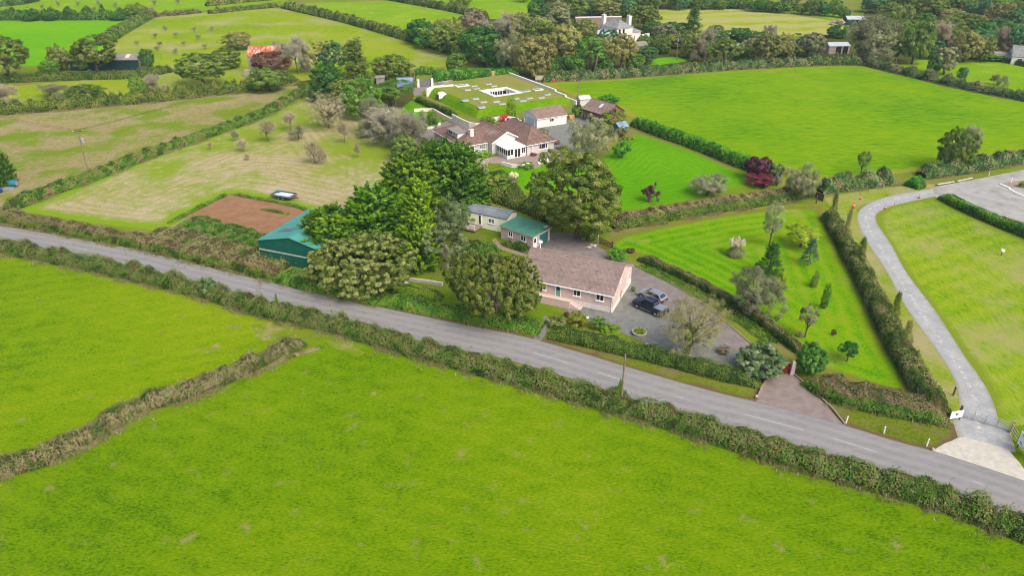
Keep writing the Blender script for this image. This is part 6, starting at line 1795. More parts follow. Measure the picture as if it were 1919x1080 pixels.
m = MB(); m.box(-5.6, 2.5, 0, -.003, 9.5, 2.5); m.build('sun_room', M['rendwhite'], h)
m = MB(); slab(m, [(-5.8, 2.2, 2.55), (-.01, 2.2, 3.5), (-.01, 9.8, 3.5), (-5.8, 9.8, 2.55)], .1); m.build('sun_room_roof', M['bluedoor'], h)
F = Fr(P(1083, 52, 3.2), 8)
h = F.root('thatched_barn', 'long low barn with a brown thatched roof beside the farmhouse', 'barn')
m = MB(); gable_walls(m, 0, 19, 0, 8, 3.2, 6.4, 'u'); m.build('wall', M['stone'], h)
gable_roof(h, 0, 19, 0, 8, 3.2, 6.5, 'u', 'thatch', ov=.6, ovg=.4, course=1.2, tile=3, th=.35, barge='thatch', tname='thatch_layer')
m = MB(); m.tube([(-.4, 4, 6.7), (19.4, 4, 6.7)], .38, 6); m.build('ridge_cap', M['fascia'], h)
def lowwall(name, label, pts, h_, th, mat, cat='wall', z0=0.0, coping=None):
    ps = [P(*q) for q in pts]
    root = thing(name, label, cat, ps[0])
    for a, b in zip(ps[:-1], ps[1:]):
        m = MB(); m.bar(a - ps[0] + Vector((0, 0, h_ / 2)), b - ps[0] + Vector((0, 0, h_ / 2)), th, h_); m.build('wall_section', M[mat], root)
        if coping:
            m = MB(); m.bar(a - ps[0] + Vector((0, 0, h_ + .035)), b - ps[0] + Vector((0, 0, h_ + .035)), th + .1, .06); m.build('coping', M[coping], root)
    return root
lowwall('garden_wall', 'white wall right of the farmhouse', [(1188, 79), (1216, 74)], 2.6, .5, 'rendwhite')
def simple_shed(name, label, px, py, L_, W_, he, hr, ang, wall, roof, metal=True, axis='u', cat='shed', openings=(), centre=True):
    p = P(px, py)
    F = Fr(p, ang)
    h = F.root(name, label, cat)
    m = MB(); gable_walls(m, 0, L_, 0, W_, he, hr, axis); m.build('wall', M[wall], h)
    gable_roof(h, 0, L_, 0, W_, he, hr + .03, axis, roof, ov=.2, ovg=.15, course=.8 if metal else .5, metal=metal, tname='roof_sheet', barge=roof, th=.06, ridge=False)
    W = Wall((0, 0, 0), (1, 0, 0), (0, -1, 0))
    for a0, a1, z0, z1, mt in openings: door(h, W, a0, a1, z0, z1, mat=mt, frame=wall)
    return h
simple_shed('stone_shed', 'low stone shed with a grey roof below the farmhouse wall', 1184, 96, 6.5, 5, 1.8, 3.0, 15, 'stone', 'roofgry')
simple_shed('open_shed', 'open-fronted timber shed by the long hedge', 1552, 101, 8.0, 5, 2.8, 3.7, 6, 'woodg', 'tin', openings=((2.6, 4.8, 0.05, 2.8, 'dark'), (5.3, 7.4, .05, 2.8, 'dark')))  # open bays are closed panels, the shade inside put into their colour
simple_shed('shed', 'small white-roofed shed among the trees by the long hedge', 1484, 95, 3.4, 3, 2.4, 3.2, 10, 'rendgrey', 'tin')
simple_shed('barn', 'tin-roofed barn at the end of the hay field', 1586, 47, 8.5, 6, 2.6, 3.6, -4, 'sheetdk', 'tin')
simple_shed('shed', 'white-roofed shed glimpsed under the umbrella-shaped tree', 1367, 98, 4.5, 3, 2.0, 2.7, 5, 'woodg', 'tin')
simple_shed('shed', 'small white shed beside the white bungalow', 1861, 114, 5.2, 3.4, 2.4, 3.0, -18, 'rendwhite', 'roofgry', openings=((.8, 1.7, .05, 2.0, 'glass'), (2.5, 3.3, .05, 2.0, 'glass')))
h = simple_shed('bungalow', 'white bungalow with a grey slate roof at the right edge', 1893, 120, 17, 9, 2.7, 5.6, -24, 'rendwhite', 'slate', metal=False)
W = Wall((0, 0, 0), (1, 0, 0), (0, -1, 0))
for a in (1.6, 4.6, 8.0, 11.5): window(h, W, a, a + 1.6, .8, 2.1, (.5,))
simple_shed('stone_shed', 'little pale stone shed in front of the dark oak', 706, 161, 2.6, 2.6, 2.4, 2.9, 10, 'stone', 'roofgry')
simple_shed('shed', 'pale grey garden shed behind the timber barn', 1087, 199, 3.2, 3.0, 1.9, 2.5, 20, 'rendgrey', 'bluedoor')
# greenhouse
F = Fr(P(744, 163), 4)
h = F.root('greenhouse', 'glass greenhouse below the dark oak', 'greenhouse')
m = MB(); gable_walls(m, 0, 5.0, 0, 3.0, 1.6, 2.5, 'u'); m.build('glazing', M['glassb'], h)
m = MB()
for i in range(8):
    u_ = i * 5 / 7
    m.bar((u_, -.03, 0), (u_, -.03, 1.62), .06); m.bar((u_, -.03, 1.62), (u_, 1.5, 2.54), .06); m.bar((u_, 1.5, 2.54), (u_, 3.03, 1.62), .06)
m.bar((0, -.03, 1.62), (5, -.03, 1.62), .07); m.bar((0, 1.5, 2.54), (5, 1.5, 2.54), .07); m.bar((0, -.03, .05), (5, -.03, .05), .08)
m.build('frame', M['galv'], h)
# summerhouse
F = Fr(P(1160, 252), 35)
h = F.root('summerhouse', 'little green summerhouse with a bluish roof in the garden', 'summerhouse')
m = MB(); m.box(0, 0, 0, 2.6, 2.2, 1.9); m.build('wall', M['teal'], h)
gable_roof(h, 0, 2.6, 0, 2.2, 1.9, 2.7, 'u', 'glassb', ov=.3, ovg=.3, course=.8, metal=True, tname='roof_sheet', ridge=False)
W = Wall((0, 0, 0), (1, 0, 0), (0, -1, 0)); door(h, W, .8, 1.8, .05, 1.75, mat='glass', frame='teal')

# ------------------------------------------------------------------ vehicles
def carpaint(name, col, metal=.5, coat=.6):
    m, t, b = newmat(name)
    b.inputs['Base Color'].default_value = col
    b.inputs['Metallic'].default_value = metal
    b.inputs['Roughness'].default_value = .28
    b.inputs['Coat Weight'].default_value = coat
    b.inputs['Coat Roughness'].default_value = .05
    return m
M['navy'] = carpaint('navy car paint', (.006, .008, .024, 1), .0, .12)
M['silver'] = carpaint('silver car paint', (.36, .38, .41, 1), .7)
M['carwhite'] = carpaint('white car paint', (.7, .7, .7, 1), 0)
M['tyre'] = plain('tyre rubber', (.015, .015, .016, 1), .9)
M['rim'] = plain('alloy wheel', (.35, .36, .38, 1), .4, metal=.6)
M['lamp'] = plain('clear lamp lens', (.7, .72, .74, 1), .15)
M['redlamp'] = plain('red lamp lens', (.5, .015, .02, 1), .2)
M['trim'] = plain('black plastic trim', (.02, .02, .022, 1), .7)
M['carglass'] = plain('car window glass', (.012, .016, .02, 1), .06, spec=.7, var=.05)
def wheel(root, x, y, r, w):
    Mx = Matrix.Translation((x, y, r)) @ Matrix.Rotation(R(90), 4, 'X')
    m = MB(); m.lathe([(r * .55, -w / 2), (r * .94, -w / 2), (r, -w * .36), (r, w * .36), (r * .94, w / 2), (r * .55, w / 2)], 20, Mx)
    t = m.build('wheel', M['tyre'], root, smooth=False)
    m = MB(); m.lathe([(r * .1, -w / 2 - .012), (r * .52, -w / 2 - .01), (r * .6, -w / 2 + .02), (r * .6, w / 2 - .02), (r * .52, w / 2 + .01), (r * .1, w / 2 + .012)], 14, Mx)
    m.build('rim', M['rim'], t)
def vehicle(name, label, cat, p, ang, L_, W_, secs, cab, paint, wb, wr, wx0, roofp=None, rails=False, group=None):
    """secs: (x, z low, z high, half width) along the body; cab: base and roof outline of the glasshouse"""
    root = thing(name, label, cat, p, ang, group)
    loops = []
    for x, zl, zh, hw in secs:
        loops.append([(x, -hw * .92, zl), (x, -hw, zl + (zh - zl) * .25), (x, -hw, zl + (zh - zl) * .72), (x, -hw * .93, zh - .02), (x, -hw * .6, zh + .02), (x, hw * .6, zh + .02), (x, hw * .93, zh - .02), (x, hw, zl + (zh - zl) * .72), (x, hw, zl + (zh - zl) * .25), (x, hw * .92, zl)])
    m = MB(); m.loft(loops); m.build('body', M[paint], root, smooth=False)
    (xb0, xb1, zb, hb), (xt0, xt1, zt, ht) = cab
    lo = [(xb0, -hb, zb), (xb1, -hb, zb), (xb1, hb, zb), (xb0, hb, zb)]
    hi = [(xt0, -ht, zt), (xt1, -ht, zt), (xt1, ht, zt), (xt0, ht, zt)]
    m = MB(); m.loft([lo, hi]); m.build('cabin', M[paint], root)
    rp = [(xt0 - .04, -ht * .96, zt), (xt1 + .06, -ht * .96, zt), (xt1 + .06, ht * .96, zt), (xt0 - .04, ht * .96, zt)]
    m = MB(); m.loft([[Vector(q) + Vector((0, 0, .003)) for q in rp], [Vector((q[0] * .97 + .03 * (xt0 + xt1) / 2, q[1] * .9, q[2] + .06)) for q in rp]]); m.build('roof_panel', M[paint], root)
    lo = [Vector(q) for q in lo]; hi = [Vector(q) for q in hi]
    def pane(a, b, c, d, x0, x1, y0, y1, nm='window'):
        n = (b - a).cross(d - a).normalized() * .012
        pt = lambda s, t: a.lerp(b, s).lerp(d.lerp(c, s), t) + n
        m = MB(); m.face([pt(x0, y0), pt(x1, y0), pt(x1, y1), pt(x0, y1)])
        m.build(nm, M['carglass'], root)
    for a, b, c, d in ((lo[0], lo[1], hi[1], hi[0]), (lo[2], lo[3], hi[3], hi[2])):
        fl = a is lo[0]
        pane(a, b, c, d, .07 if fl else .08, .46 if fl else .47, .12, .9); pane(a, b, c, d, .52, .93, .12, .9)
    pane(lo[1], lo[2], hi[2], hi[1], .08, .92, .06, .94, 'windscreen'); pane(lo[3], lo[0], hi[0], hi[3], .1, .9, .15, .9, 'rear_window')
    for x in (wx0, wx0 - wb):
        for s in (-1, 1):
            wheel(root, x, s * (W_ / 2 - .09), wr, .22)
            m = MB(); m.tube([(x + math.cos(a) * (wr + .06), s * (W_ / 2 + .005), wr + math.sin(a) * (wr + .06)) for a in [math.pi * k / 8 for k in range(9)]], .045, 5); m.build('wheel_arch', M['trim'], root)
    xf, xr = secs[-1][0], secs[0][0]
    zl, zh = secs[-1][1], secs[-1][2]
    for s in (-1, 1):
        m = MB(); m.box(xf - .18, s * W_ * .33 - .2, zh - .22, xf + .02, s * W_ * .33 + .2, zh - .05); m.build('headlight', M['lamp'], root)
        m = MB(); m.box(xr - .02, s * W_ * .42 - .1, secs[0][2] - .42, xr + .12, s * W_ * .42 + .1, secs[0][2] - .1); m.build('tail_light', M['redlamp'], root)
        m = MB(); m.box(xb1 - .35, s * (W_ / 2 + .02) - .08, zb + .02, xb1 - .15, s * (W_ / 2 + .02) + .08, zb + .2); m.build('mirror', M[paint], root)
        m = MB(); m.bar((xb0 + .1, s * (W_ / 2 - .02), .42), (xb1 - .1, s * (W_ / 2 - .02), .42), .1, .05); m.build('side_step', M['rim'] if rails else M['trim'], root)
        if rails:
            m = MB(); m.tube([(xt0 + .1, s * ht * .85, zt + .1), (xt1 - .1, s * ht * .85, zt + .1)], .03, 5); m.build('roof_rail', M['rim'], root)
    m = MB(); m.box(xf - .1, -W_ * .42, zl + .02, xf + .06, W_ * .42, zl + .26); m.build('bumper', M['trim'], root)
    m = MB(); m.box(xr - .06, -W_ * .42, secs[0][1] + .02, xr + .1, W_ * .42, secs[0][1] + .26); m.build('bumper', M['trim'], root)
    m = MB(); m.box(xr - .075, -.26, secs[0][1] + .1, xr - .06, .26, secs[0][1] + .21); m.build('number_plate', M['line'], root)
    return root
# navy pickup: front wheel and rear wheel seen at (1193.8,578.6) and (1229,594)
f_, r_ = P(1193.8, 578.6), P(1229, 594)
d = (f_ - r_).normalized(); ang = math.atan2(d.y, d.x)
side = Vector((d.y, -d.x, 0))
if side.y > 0: side = -side
ctr = (f_ + r_) / 2 - side * .82
h = vehicle('pickup_truck', 'dark navy double-cab pickup parked on the gravel yard', 'pickup truck', ctr + Vector((0, 0, .03)), ang, 5.2, 1.88,
        ((-2.62, .5, 1.12, .88), (-2.5, .42, 1.16, .93), (-.8, .4, 1.16, .94), (1.1, .4, 1.14, .94), (2.2, .42, 1.08, .92), (2.5, .46, 1.02, .86), (2.58, .5, .92, .8)),
        ((-.95, 1.42, 1.14, .86), (-.72, .62, 1.78, .68)), 'navy', 3.1, .39, 1.62, rails=True)
m = MB(); m.box(-2.5, -.78, 1.17, -1.0, .78, 1.24); m.build('bed_cover', M['silver'], h)
m = MB(); m.tube([(-1.06, -.7, 1.2), (-1.0, -.6, 1.6), (-1.0, .6, 1.6), (-1.06, .7, 1.2)], .035, 6); m.build('roll_bar', M['rim'], h)
q = P(1198.5, 555)
h = vehicle('parked_car', 'silver hatchback parked behind the navy pickup', 'car', P(1222, 561.5) + Vector((0, 0, .03)), ang - R(2), 4.3, 1.76,
        ((-2.1, .5, .95, .78), (-1.98, .34, 1.04, .85), (-.8, .3, 1.0, .88), (.9, .3, .98, .88), (1.7, .32, .9, .85), (2.05, .36, .8, .76), (2.14, .42, .7, .66)),
        ((-1.95, 1.2, .98, .8), (-1.5, .2, 1.52, .62)), 'silver', 2.6, .33, 1.36)
h = vehicle('parked_car', 'white car half hidden behind the hipped bungalow roof', 'car', P(962, 231) + Vector((0, 0, .02)), R(-20), 4.3, 1.76,
        ((-2.1, .5, .95, .78), (-1.98, .34, 1.04, .85), (-.8, .3, 1.0, .88), (.9, .3, .98, .88), (1.7, .32, .9, .85), (2.05, .36, .8, .76), (2.14, .42, .7, .66)),
        ((-1.95, 1.2, .98, .8), (-1.5, .2, 1.5, .62)), 'carwhite', 2.6, .33, 1.36)
# flatbed trailer
a, b = P(515, 372), P(551, 378)
d = (b - a).normalized(); ang = math.atan2(d.y, d.x)
h = thing('trailer', 'flatbed farm trailer with a pale load on the mown meadow', 'trailer', P(533, 372), ang)
m = MB(); m.box(-2.2, -1.15, .62, 2.2, 1.15, .74); m.build('bed', M['woodd'], h)
m = MB(); m.box(-2.2, -1.2, .741, 2.2, -1.15, 1.05); m.box(-2.2, 1.15, .741, 2.2, 1.2, 1.05); m.box(-2.25, -1.2, .742, -2.202, 1.2, 1.05); m.box(2.202, -1.2, .742, 2.25, 1.2, 1.05); m.build('side_board', M['anthr'], h)
m = MB(); m.box(-1.7, -.9, .745, 1.6, .9, .86); m.build('load', M['bluedoor'], h)
m = MB(); m.box(-1.9, .2, .862, -1.3, .9, 1.15); m.build('crate', M['teal'], h)
for x in (-.5, .5):
    for s in (-1, 1): wheel(h, x, s * 1.0, .34, .2)
m = MB(); m.bar((2.2, -.5, .6), (3.5, 0, .5), .1); m.bar((2.2, .5, .6), (3.5, 0, .5), .1); m.build('drawbar', M['woodd'], h)

# ------------------------------------------------------------------ poles and wires
def pole(label, bx, by, tx, ty, r=.14, arms=1, group='wooden utility poles', trans=False, mat='polew', arm_ang=0.4):
    b = P(bx, by)
    s = pxm(by)
    ht = height_at(bx, by, ty)
    tu = (tx - 959.5) / FPX; v = (ty - 540.0) / FPX
    dy, dz = CP - v * SP, -SP - v * CP
    t = b.y / dy
    top = Vector((tu * t, b.y, CAMH + dz * t))
    root = thing('utility_pole', label, 'utility pole', b, 0, group)
    m = MB(); m.tube([(0, 0, -.2), (top - b) * .5, top - b], [r, r * .88, r * .75], 8); m.build('post', M[mat], root)
    T = top - b
    ends = []
    for i in range(arms):
        c = T - Vector((0, 0, .35 + i * .9)); dx = Vector((math.cos(arm_ang), math.sin(arm_ang), 0))
        m = MB(); m.bar(c - dx * .95, c + dx * .95, .1, .12); m.build('crossarm', M['woodd'], root)
        for s_ in (-.85, 0, .85):
            m = MB(); m.lathe([(.05, .06), (.08, .1), (.08, .2), (.04, .26)], 8, None, tuple(c + dx * s_)); m.build('insulator', M['upvc'], root)
            ends.append(b + c + dx * s_ + Vector((0, 0, .24)))
    if trans:
        m = MB(); m.lathe([(.3, -.5), (.32, -.45), (.32, .4), (.28, .45)], 10, None, tuple(T + Vector((.42, 0, -2.2)))); m.build('transformer', M['galv'], root)
    return ends
pA = pole('leaning wooden pole in the hedge of the mown meadow', 168, 332, 145, 243, arms=1, trans=True, r=.17)
pB = pole('tall pole standing in front of the dark fir', 677, 132, 671, 68, arms=2)
pole('greyish roadside pole without wires opposite the gravel yard', 1163, 766, 1172, 664, arms=0, r=.13)
pC = pole('wooden pole between the turf-roofed house and the lush field', 1083, 198, 1084, 149, arms=1)
pD = pole('leaning pole at the foot of the bright green tree', 1112, 142, 1122, 95, arms=0, r=.2)
pE = pole('pole with a transformer on the small far lawn', 1268, 112, 1270, 62, arms=1, trans=True)
pole('bare far pole left of the umbrella-shaped tree', 1320, 116, 1322, 82, arms=0)
pole('short pole beside the garden greenhouse', 776, 158, 777, 128, arms=0)
pole('thin pole on the skyline left of the pale poplar-like tree', 1008, 38, 1008, 20, arms=0)
def wires(label, A, B, sag=1.2, n=14, r=.018):
    root = thing('power_line', label, 'power line', A[0])
    for a, b in zip(A, B):
        pts = [a.lerp(b, i / n) - Vector((0, 0, sag * 4 * (i / n) * (1 - i / n))) - A[0] for i in range(n + 1)]
        m = MB(); m.tube(pts, r, 4); m.build('wire', M['trim'], root)
wires('thin wires from the meadow pole to the pole by the dark fir', pA, pB[:3], 2.0)
wires('thin wires from the field pole to the leaning pole', pC, [P(1112, 142) + Vector((.4 + .3 * i, 0, 8.6)) for i in range(3)], .8, r=.03)
q = [P(-60, 260) + Vector((0, .4 * i, 9)) for i in range(3)]
wires('thin wires running off the left edge from the meadow pole', pA, q, 1.0)

# ------------------------------------------------------------------ gates, signs and roadside things
# maroon entrance gate
a, b = P(1441, 706), P(1479, 700)
d = (b - a); ln = d.length; ang = math.atan2(d.y, d.x)
h = thing('entrance_gate', 'maroon boarded gate across the reddish entrance drive', 'gate', a, ang)
M['maroon'] = plain('maroon gate paint', C('#6a2424', 1.1), .6, var=.12)
nb = 14
mesh0 = None
for i in range(nb):
    if mesh0 is None:
        m = MB(); m.box(0, -.03, .08, ln / nb - .02, .03, 1.45); mesh0 = m.mesh('board'); mesh0.materials.append(M['maroon'])
    o = link('board', mesh0, h); o.location = (i * ln / nb + .01, 0, 0)
for z in (.3, 1.2):
    m = MB(); m.box(0, .031, z, ln, .08, z + .12); m.build('rail', M['maroon'], h)
m = MB(); m.box(0, .031, 1.52, ln, .1, 1.6); m.box(.02, .031, 1.45, .1, .1, 1.519); m.box(ln - .1, .031, 1.45, ln - .02, .1, 1.519); m.build('top_rail', M['woodp'], h)
M['granite'] = plain('pale granite', C('#c4bdb4', 1.4), .95, var=.16, scale=3, bmp=.04, bscale=8)
def stonepost(label, px, py, ht, w=.5):
    p = P(px, py)
    m = MB()
    m.loft([[(-w / 2, -w / 2, -.1), (w / 2, -w / 2, -.1), (w / 2, w / 2, -.1), (-w / 2, w / 2, -.1)], [(-w * .46, -w * .46, ht * .6), (w * .47, -w * .45, ht * .6), (w * .46, w * .47, ht * .6), (-w * .47, w * .46, ht * .6)],
            [(-w * .42, -w * .42, ht * .9), (w * .42, -w * .4, ht * .9), (w * .4, w * .42, ht * .9), (-w * .42, w * .4, ht * .9)], [(-w * .2, -w * .2, ht), (w * .2, -w * .2, ht), (w * .2, w * .2, ht), (-w * .2, w * .2, ht)]])
    o = m.build('gatepost', M['granite']); o.location = p; tag(o, label, 'gatepost')
stonepost('tall pale granite gatepost right of the maroon gate', 1483, 702, 2.0)
stonepost('lower granite gatepost half hidden by the pale-leaved shrub', 1439, 709, 1.1)
stonepost('small white marker stone on the verge left of the entrance', 1417, 747, .45, .3)
stonepost('small white stone at the corner of the concrete apron', 1748, 845, .3, .3)
lowwall('kerb', 'right stone kerb of the entrance drive', [(1487, 703), (1520, 730), (1560, 768), (1583, 797)], .22, .18, 'kerb', 'kerb')
lowwall('kerb', 'left stone kerb of the entrance drive', [(1439, 709), (1428, 728), (1419, 750)], .3, .25, 'kerb', 'kerb')
lowwall('kerb', 'outer stone edging of the long drive', [(1187, 496), (1225, 514), (1290, 552), (1350, 596), (1400, 639), (1446, 679)], .14, .16, 'kerb', 'kerb')
lowwall('kerb', 'inner edging between the drive and the gravel yard', [(1182, 527), (1245, 572), (1320, 618), (1385, 663)], .06, .1, 'kerb', 'kerb')
lowwall('garden_wall', 'low stone wall along the shaded lawn', [(768, 527), (800, 531), (830, 536)], .55, .35, 'granite')
lowwall('kerb', 'left kerb of the drive below the very large tree', [(1076, 437), (1092, 447), (1110, 456)], .15, .15, 'kerb', 'kerb')
# white marker posts on the verge
first = None
for i, (x, y, lb) in enumerate(((1585, 794, 'white marker post nearest the maroon gate'), (1656, 813, 'white marker post between two others on the right-hand verge'), (1736, 837, 'white marker post nearest the concrete apron'),
                   (1826, 315, 'faint white post against the hedge behind the car park'), (1853, 329, 'white post on the green strip beside the car park'), (1894, 343, 'white post by the car park kerb'))):
    if first is None:
        o = thing('marker_post', lb, 'marker post', P(x, y), 0, 'white marker posts')
        m = MB(); m.lathe([(.075, -.1), (.075, .9), (.05, 1.0)], 8); m.build('post', M['white'], o)
        m = MB(); m.box(-.04, -.082, .72, .04, -.076, .84); m.build('reflector', M['redlamp'], o)
        first = o
    else:
        o = copy_tree(first); o.location = P(x, y); o['label'] = lb
    o.rotation_euler = (0, R((3, -2, 4, 2, -3, 4)[i]), R(20))
# traffic cones along the bend
M['orange'] = plain('orange plastic', C('#e0522a', 1.3), .5, var=.05)
first = None
for i, (x, y, lb, sc) in enumerate(((1599, 390, 'orange chevron cone on the outer bend of the track', 1.5), (1612, 374, 'orange cone just above the outer bend', 1.0), (1658, 392, 'reddish cone on the inner bend of the track', 1.1), (1662, 366, 'small white-banded cone on the far edge of the track', .8),
                               (1722, 372, 'orange and white cone near the neat clipped hedge', 1.1), (1676, 384, 'tiny cone on the inner edge of the track', .7), (1645, 402, 'tiny cone low on the inner bend', .6))):
    if first is None:
        o = thing('traffic_cone', lb, 'traffic cone', P(x, y), 0, 'cones along the track bend')
        m = MB(); m.box(-.2, -.2, 0, .2, .2, .05); m.build('base', M['trim'], o)
        m = MB(); m.lathe([(.17, .051), (.03, .75), (.01, .76)], 12); m.build('cone', M['orange'], o)
        m = MB(); m.lathe([(.105, .4), (.085, .5), (.02, .521)], 12); m.build('band', M['white'], o)
        first = o
    else:
        o = copy_tree(first); o.location = P(x, y); o['label'] = lb
    o.scale = (sc,) * 3
# galvanised field gate
a, b = P(1801, 783), P(1889, 809)
d = b - a; ln = d.length; ang = math.atan2(d.y, d.x)
h = thing('field_gate', 'galvanised seven-bar field gate across the stone track', 'gate', a, ang)
for i in range(7):
    z = .22 + [0, .14, .28, .43, .6, .8, 1.02][i]
    m = MB(); m.tube([(0, 0, z), (ln, 0, z)], .028, 6); m.build('bar', M['galv'], h)
for x in (0, ln * .25, ln * .5, ln * .75, ln):
    m = MB(); m.bar((x, -.03, .18), (x, -.03, 1.28), .05); m.build('upright', M['galv'], h)
for x, lb in ((-.25, 'dark timber post at the hinge end of the field gate'), (ln + .25, 'pinkish timber post at the latch end of the field gate')):
    q = a + d.normalized() * x
    m = MB(); m.box(-.11, -.11, -.1, .11, .11, 1.5); m.box(-.08, -.08, 1.501, .08, .08, 1.55)
    o = m.build('gatepost', M['woodd' if x < 0 else 'woodp']); o.location = q; o.rotation_euler = (0, 0, ang); tag(o, lb, 'gatepost')
# post and rail fence by the gate
ps = [P(1893, 812), P(1906, 832), P(1921, 855), P(1940, 882)]
h = thing('fence', 'short wooden post-and-rail fence at the right edge', 'fence', ps[0])
for p in ps:
    m = MB(); q = p - ps[0]; m.box(q.x - .07, q.y - .07, -.1, q.x + .07, q.y + .07, 1.2); m.build('post', M['woodp'], h)
for p, q in zip(ps[:-1], ps[1:]):
    for z in (.35, .7, 1.05):
        m = MB(); m.bar(p - ps[0] + Vector((0, 0, z)), q - ps[0] + Vector((0, 0, z)), .05, .12); m.build('rail', M['woodp'], h)
# signs
M['ink'] = plain('dark blue print', C('#2c3c5c', 1.2), .6, var=.02)
M['inkg'] = plain('grey print', C('#8a8f98', 1.2), .6, var=.02)
M['emblem'] = plain('brown emblem print', C('#6a4a48', 1.2), .6, var=.02)
def sign(label, pl, pr, ht, z0, prints, posts=True):
    a, b = P(*pl), P(*pr)
    d = b - a; w = d.length
    h = thing('sign', label, 'sign', a, math.atan2(d.y, d.x))
    m = MB(); m.box(0, -.02, z0, w, .02, z0 + ht); bd = m.build('board', M['white'], h)
    for x0, x1, y0, y1, mt in prints:
        if mt == 'emblem':
            Mx = Matrix.Translation((w * (x0 + x1) / 2, -.022, z0 + ht * (y0 + y1) / 2)) @ Matrix.Rotation(R(90), 4, 'X')
            m = MB(); m.lathe([(ht * (y1 - y0) / 2, 0), (ht * (y1 - y0) / 2, .004)], 18, Mx); m.build('emblem', M[mt], bd)
            m = MB(); m.lathe([(ht * (y1 - y0) / 4, .005), (ht * (y1 - y0) / 4, .008)], 14, Mx); m.build('emblem_centre', M['white'], bd)
        else:
            m = MB(); m.box(w * x0, -.026, z0 + ht * y0, w * x1, -.0205, z0 + ht * y1); m.build('print', M[mt], bd)
    for x in (.08 * w, .92 * w):
        m = MB(); m.bar((x, .06, -.1), (x, .06, z0 + ht), .08); m.build('post', M['woodd'], h)
    return h
sign('white sign with a small dark blue mark left of the field gate', (1777, 792), (1800, 788), 1.0, .45, ((.40, .52, .36, .66, 'ink'), (.54, .6, .36, .66, 'ink'), (.40, .6, .68, .74, 'ink')))
sign('large white notice board with a round emblem at the right edge', (1903, 838), (1924, 866), 1.6, .6, ((.36, .64, .38, .64, 'emblem'), (.12, .5, .84, .9, 'inkg'), (.12, .6, .76, .8, 'inkg'), (.14, .34, .2, .3, 'inkg'), (.68, .9, .46, .52, 'inkg'), (.68, .86, .56, .6, 'inkg'), (.2, .8, .1, .15, 'inkg')))
# grey garden gate with white pillars
a, b = P(784, 163), P(810, 161)
d = b - a; ln = d.length
h = thing('garden_gate', 'grey boarded gate between two white pillars', 'gate', a, math.atan2(d.y, d.x))
for i in range(9):
    m = MB(); m.box(.35, -.03, .15 + i * .2, ln - .35, .03, .33 + i * .2); m.build('board', M['anthr'], h)
for x in (0, ln):
    m = MB(); m.box(x - .34, -.35, 0, x + .34, .35, 2.3); m.build('pillar', M['rendwhite'], h)
h = thing('lane_gate', 'pale grey gate at the end of the lane', 'gate', P(1003, 151))
for i in range(5):
    m = MB(); m.box(0, -.03, .2 + i * .3, 3.6, .03, .44 + i * .3); m.build('board', M['fascia'], h)
m = MB(); m.box(3.62, -.15, 0, 3.9, .15, 2.2); m.build('post', M['woodd'], h)
# paddock gate by the triangular lawn
a, b = P(1120, 457), P(1147, 470)
d = b - a; ln = d.length
h = thing('paddock_gate', 'brown wooden five-bar gate into the triangular lawn', 'gate', a, math.atan2(d.y, d.x))
for i in range(5):
    m = MB(); m.box(.05, -.03, .25 + i * .24, ln - .05, .03, .36 + i * .24); m.build('bar', M['woodd'], h)
m = MB(); m.bar((.1, -.05, .25), (ln - .1, -.05, 1.25), .08, .05); m.build('brace', M['woodd'], h)
for x in (0, ln):
    m = MB(); m.box(x - .1, -.1, -.1, x + .1, .1, 1.7); m.build('post', M['fascia' if x == 0 else 'woodd'], h)
def boulder(label, px, py, r, mat='granite', name='boulder', cat='stone', flat=.7, seed=0):
    m = MB(); sn = SNoise(int(px) + seed, 1.2, 8, 3)
    k = 10
    prof = [(math.sin(math.pi * i / 7), -math.cos(math.pi * i / 7)) for i in range(8)]
    m.lathe([(max(.02, a), b) for a, b in prof], k)
    for i, v in enumerate(m.v):
        s = 1 + .18 * float(sn(np.array([v]))[0]); m.v[i] = (v[0] * r * s, v[1] * r * s * .8, max(-.1, (v[2] * .5 + .4) * r * s * flat))
    o = m.build(name, M[mat], smooth=False); o.location = P(px, py); tag(o, label, cat)
boulder('pale stone beside the paddock gate', 1113, 462, .6)
boulder('second rough stone below the paddock gate', 1104, 465, .5)
boulder('white stone at the end of the bungalow steps', 1094, 593, .32, 'white')
boulder('second white stone beside the bungalow steps', 1100, 596, .28, 'white')
boulder('pale stone at the edge of the gravel yard', 1214, 647, .35)
boulder('earth heap beside the tin-roofed barn', 1570, 46, 3.2, 'kerb', 'earth_heap', 'earth heap')
# leaning pale trunks on the road bank
for (p0, p1, r_, lb) in (((915, 563), (932, 545), .34, 'pale leaning trunk at the left of the weedy road bank'), ((925, 588), (944, 571), .4, 'thick brownish leaning trunk under the spreading olive tree')):
    a = P(*p0); b = P(*p1)
    m = MB(); m.tube([(0, 0, .1), ((b - a) * .55).to_tuple()[:2] + (1.0,), ((b - a) * .8).to_tuple()[:2] + (2.0,)], [r_, r_ * .9, r_ * .75], 8)
    o = m.build('leaning_trunk', M['barkpale']); o.location = a; tag(o, lb, 'tree trunk')
o = thing('water_trough', 'small white box at the end of the low stone wall', 'box', P(757, 530), .4)
m = MB(); m.box(-.6, -.4, 0, .6, .4, .55); m.build('body', M['rendwhite'], o); m = MB(); m.box(-.66, -.46, .55, .66, .46, .62); m.build('lid', M['galv'], o)
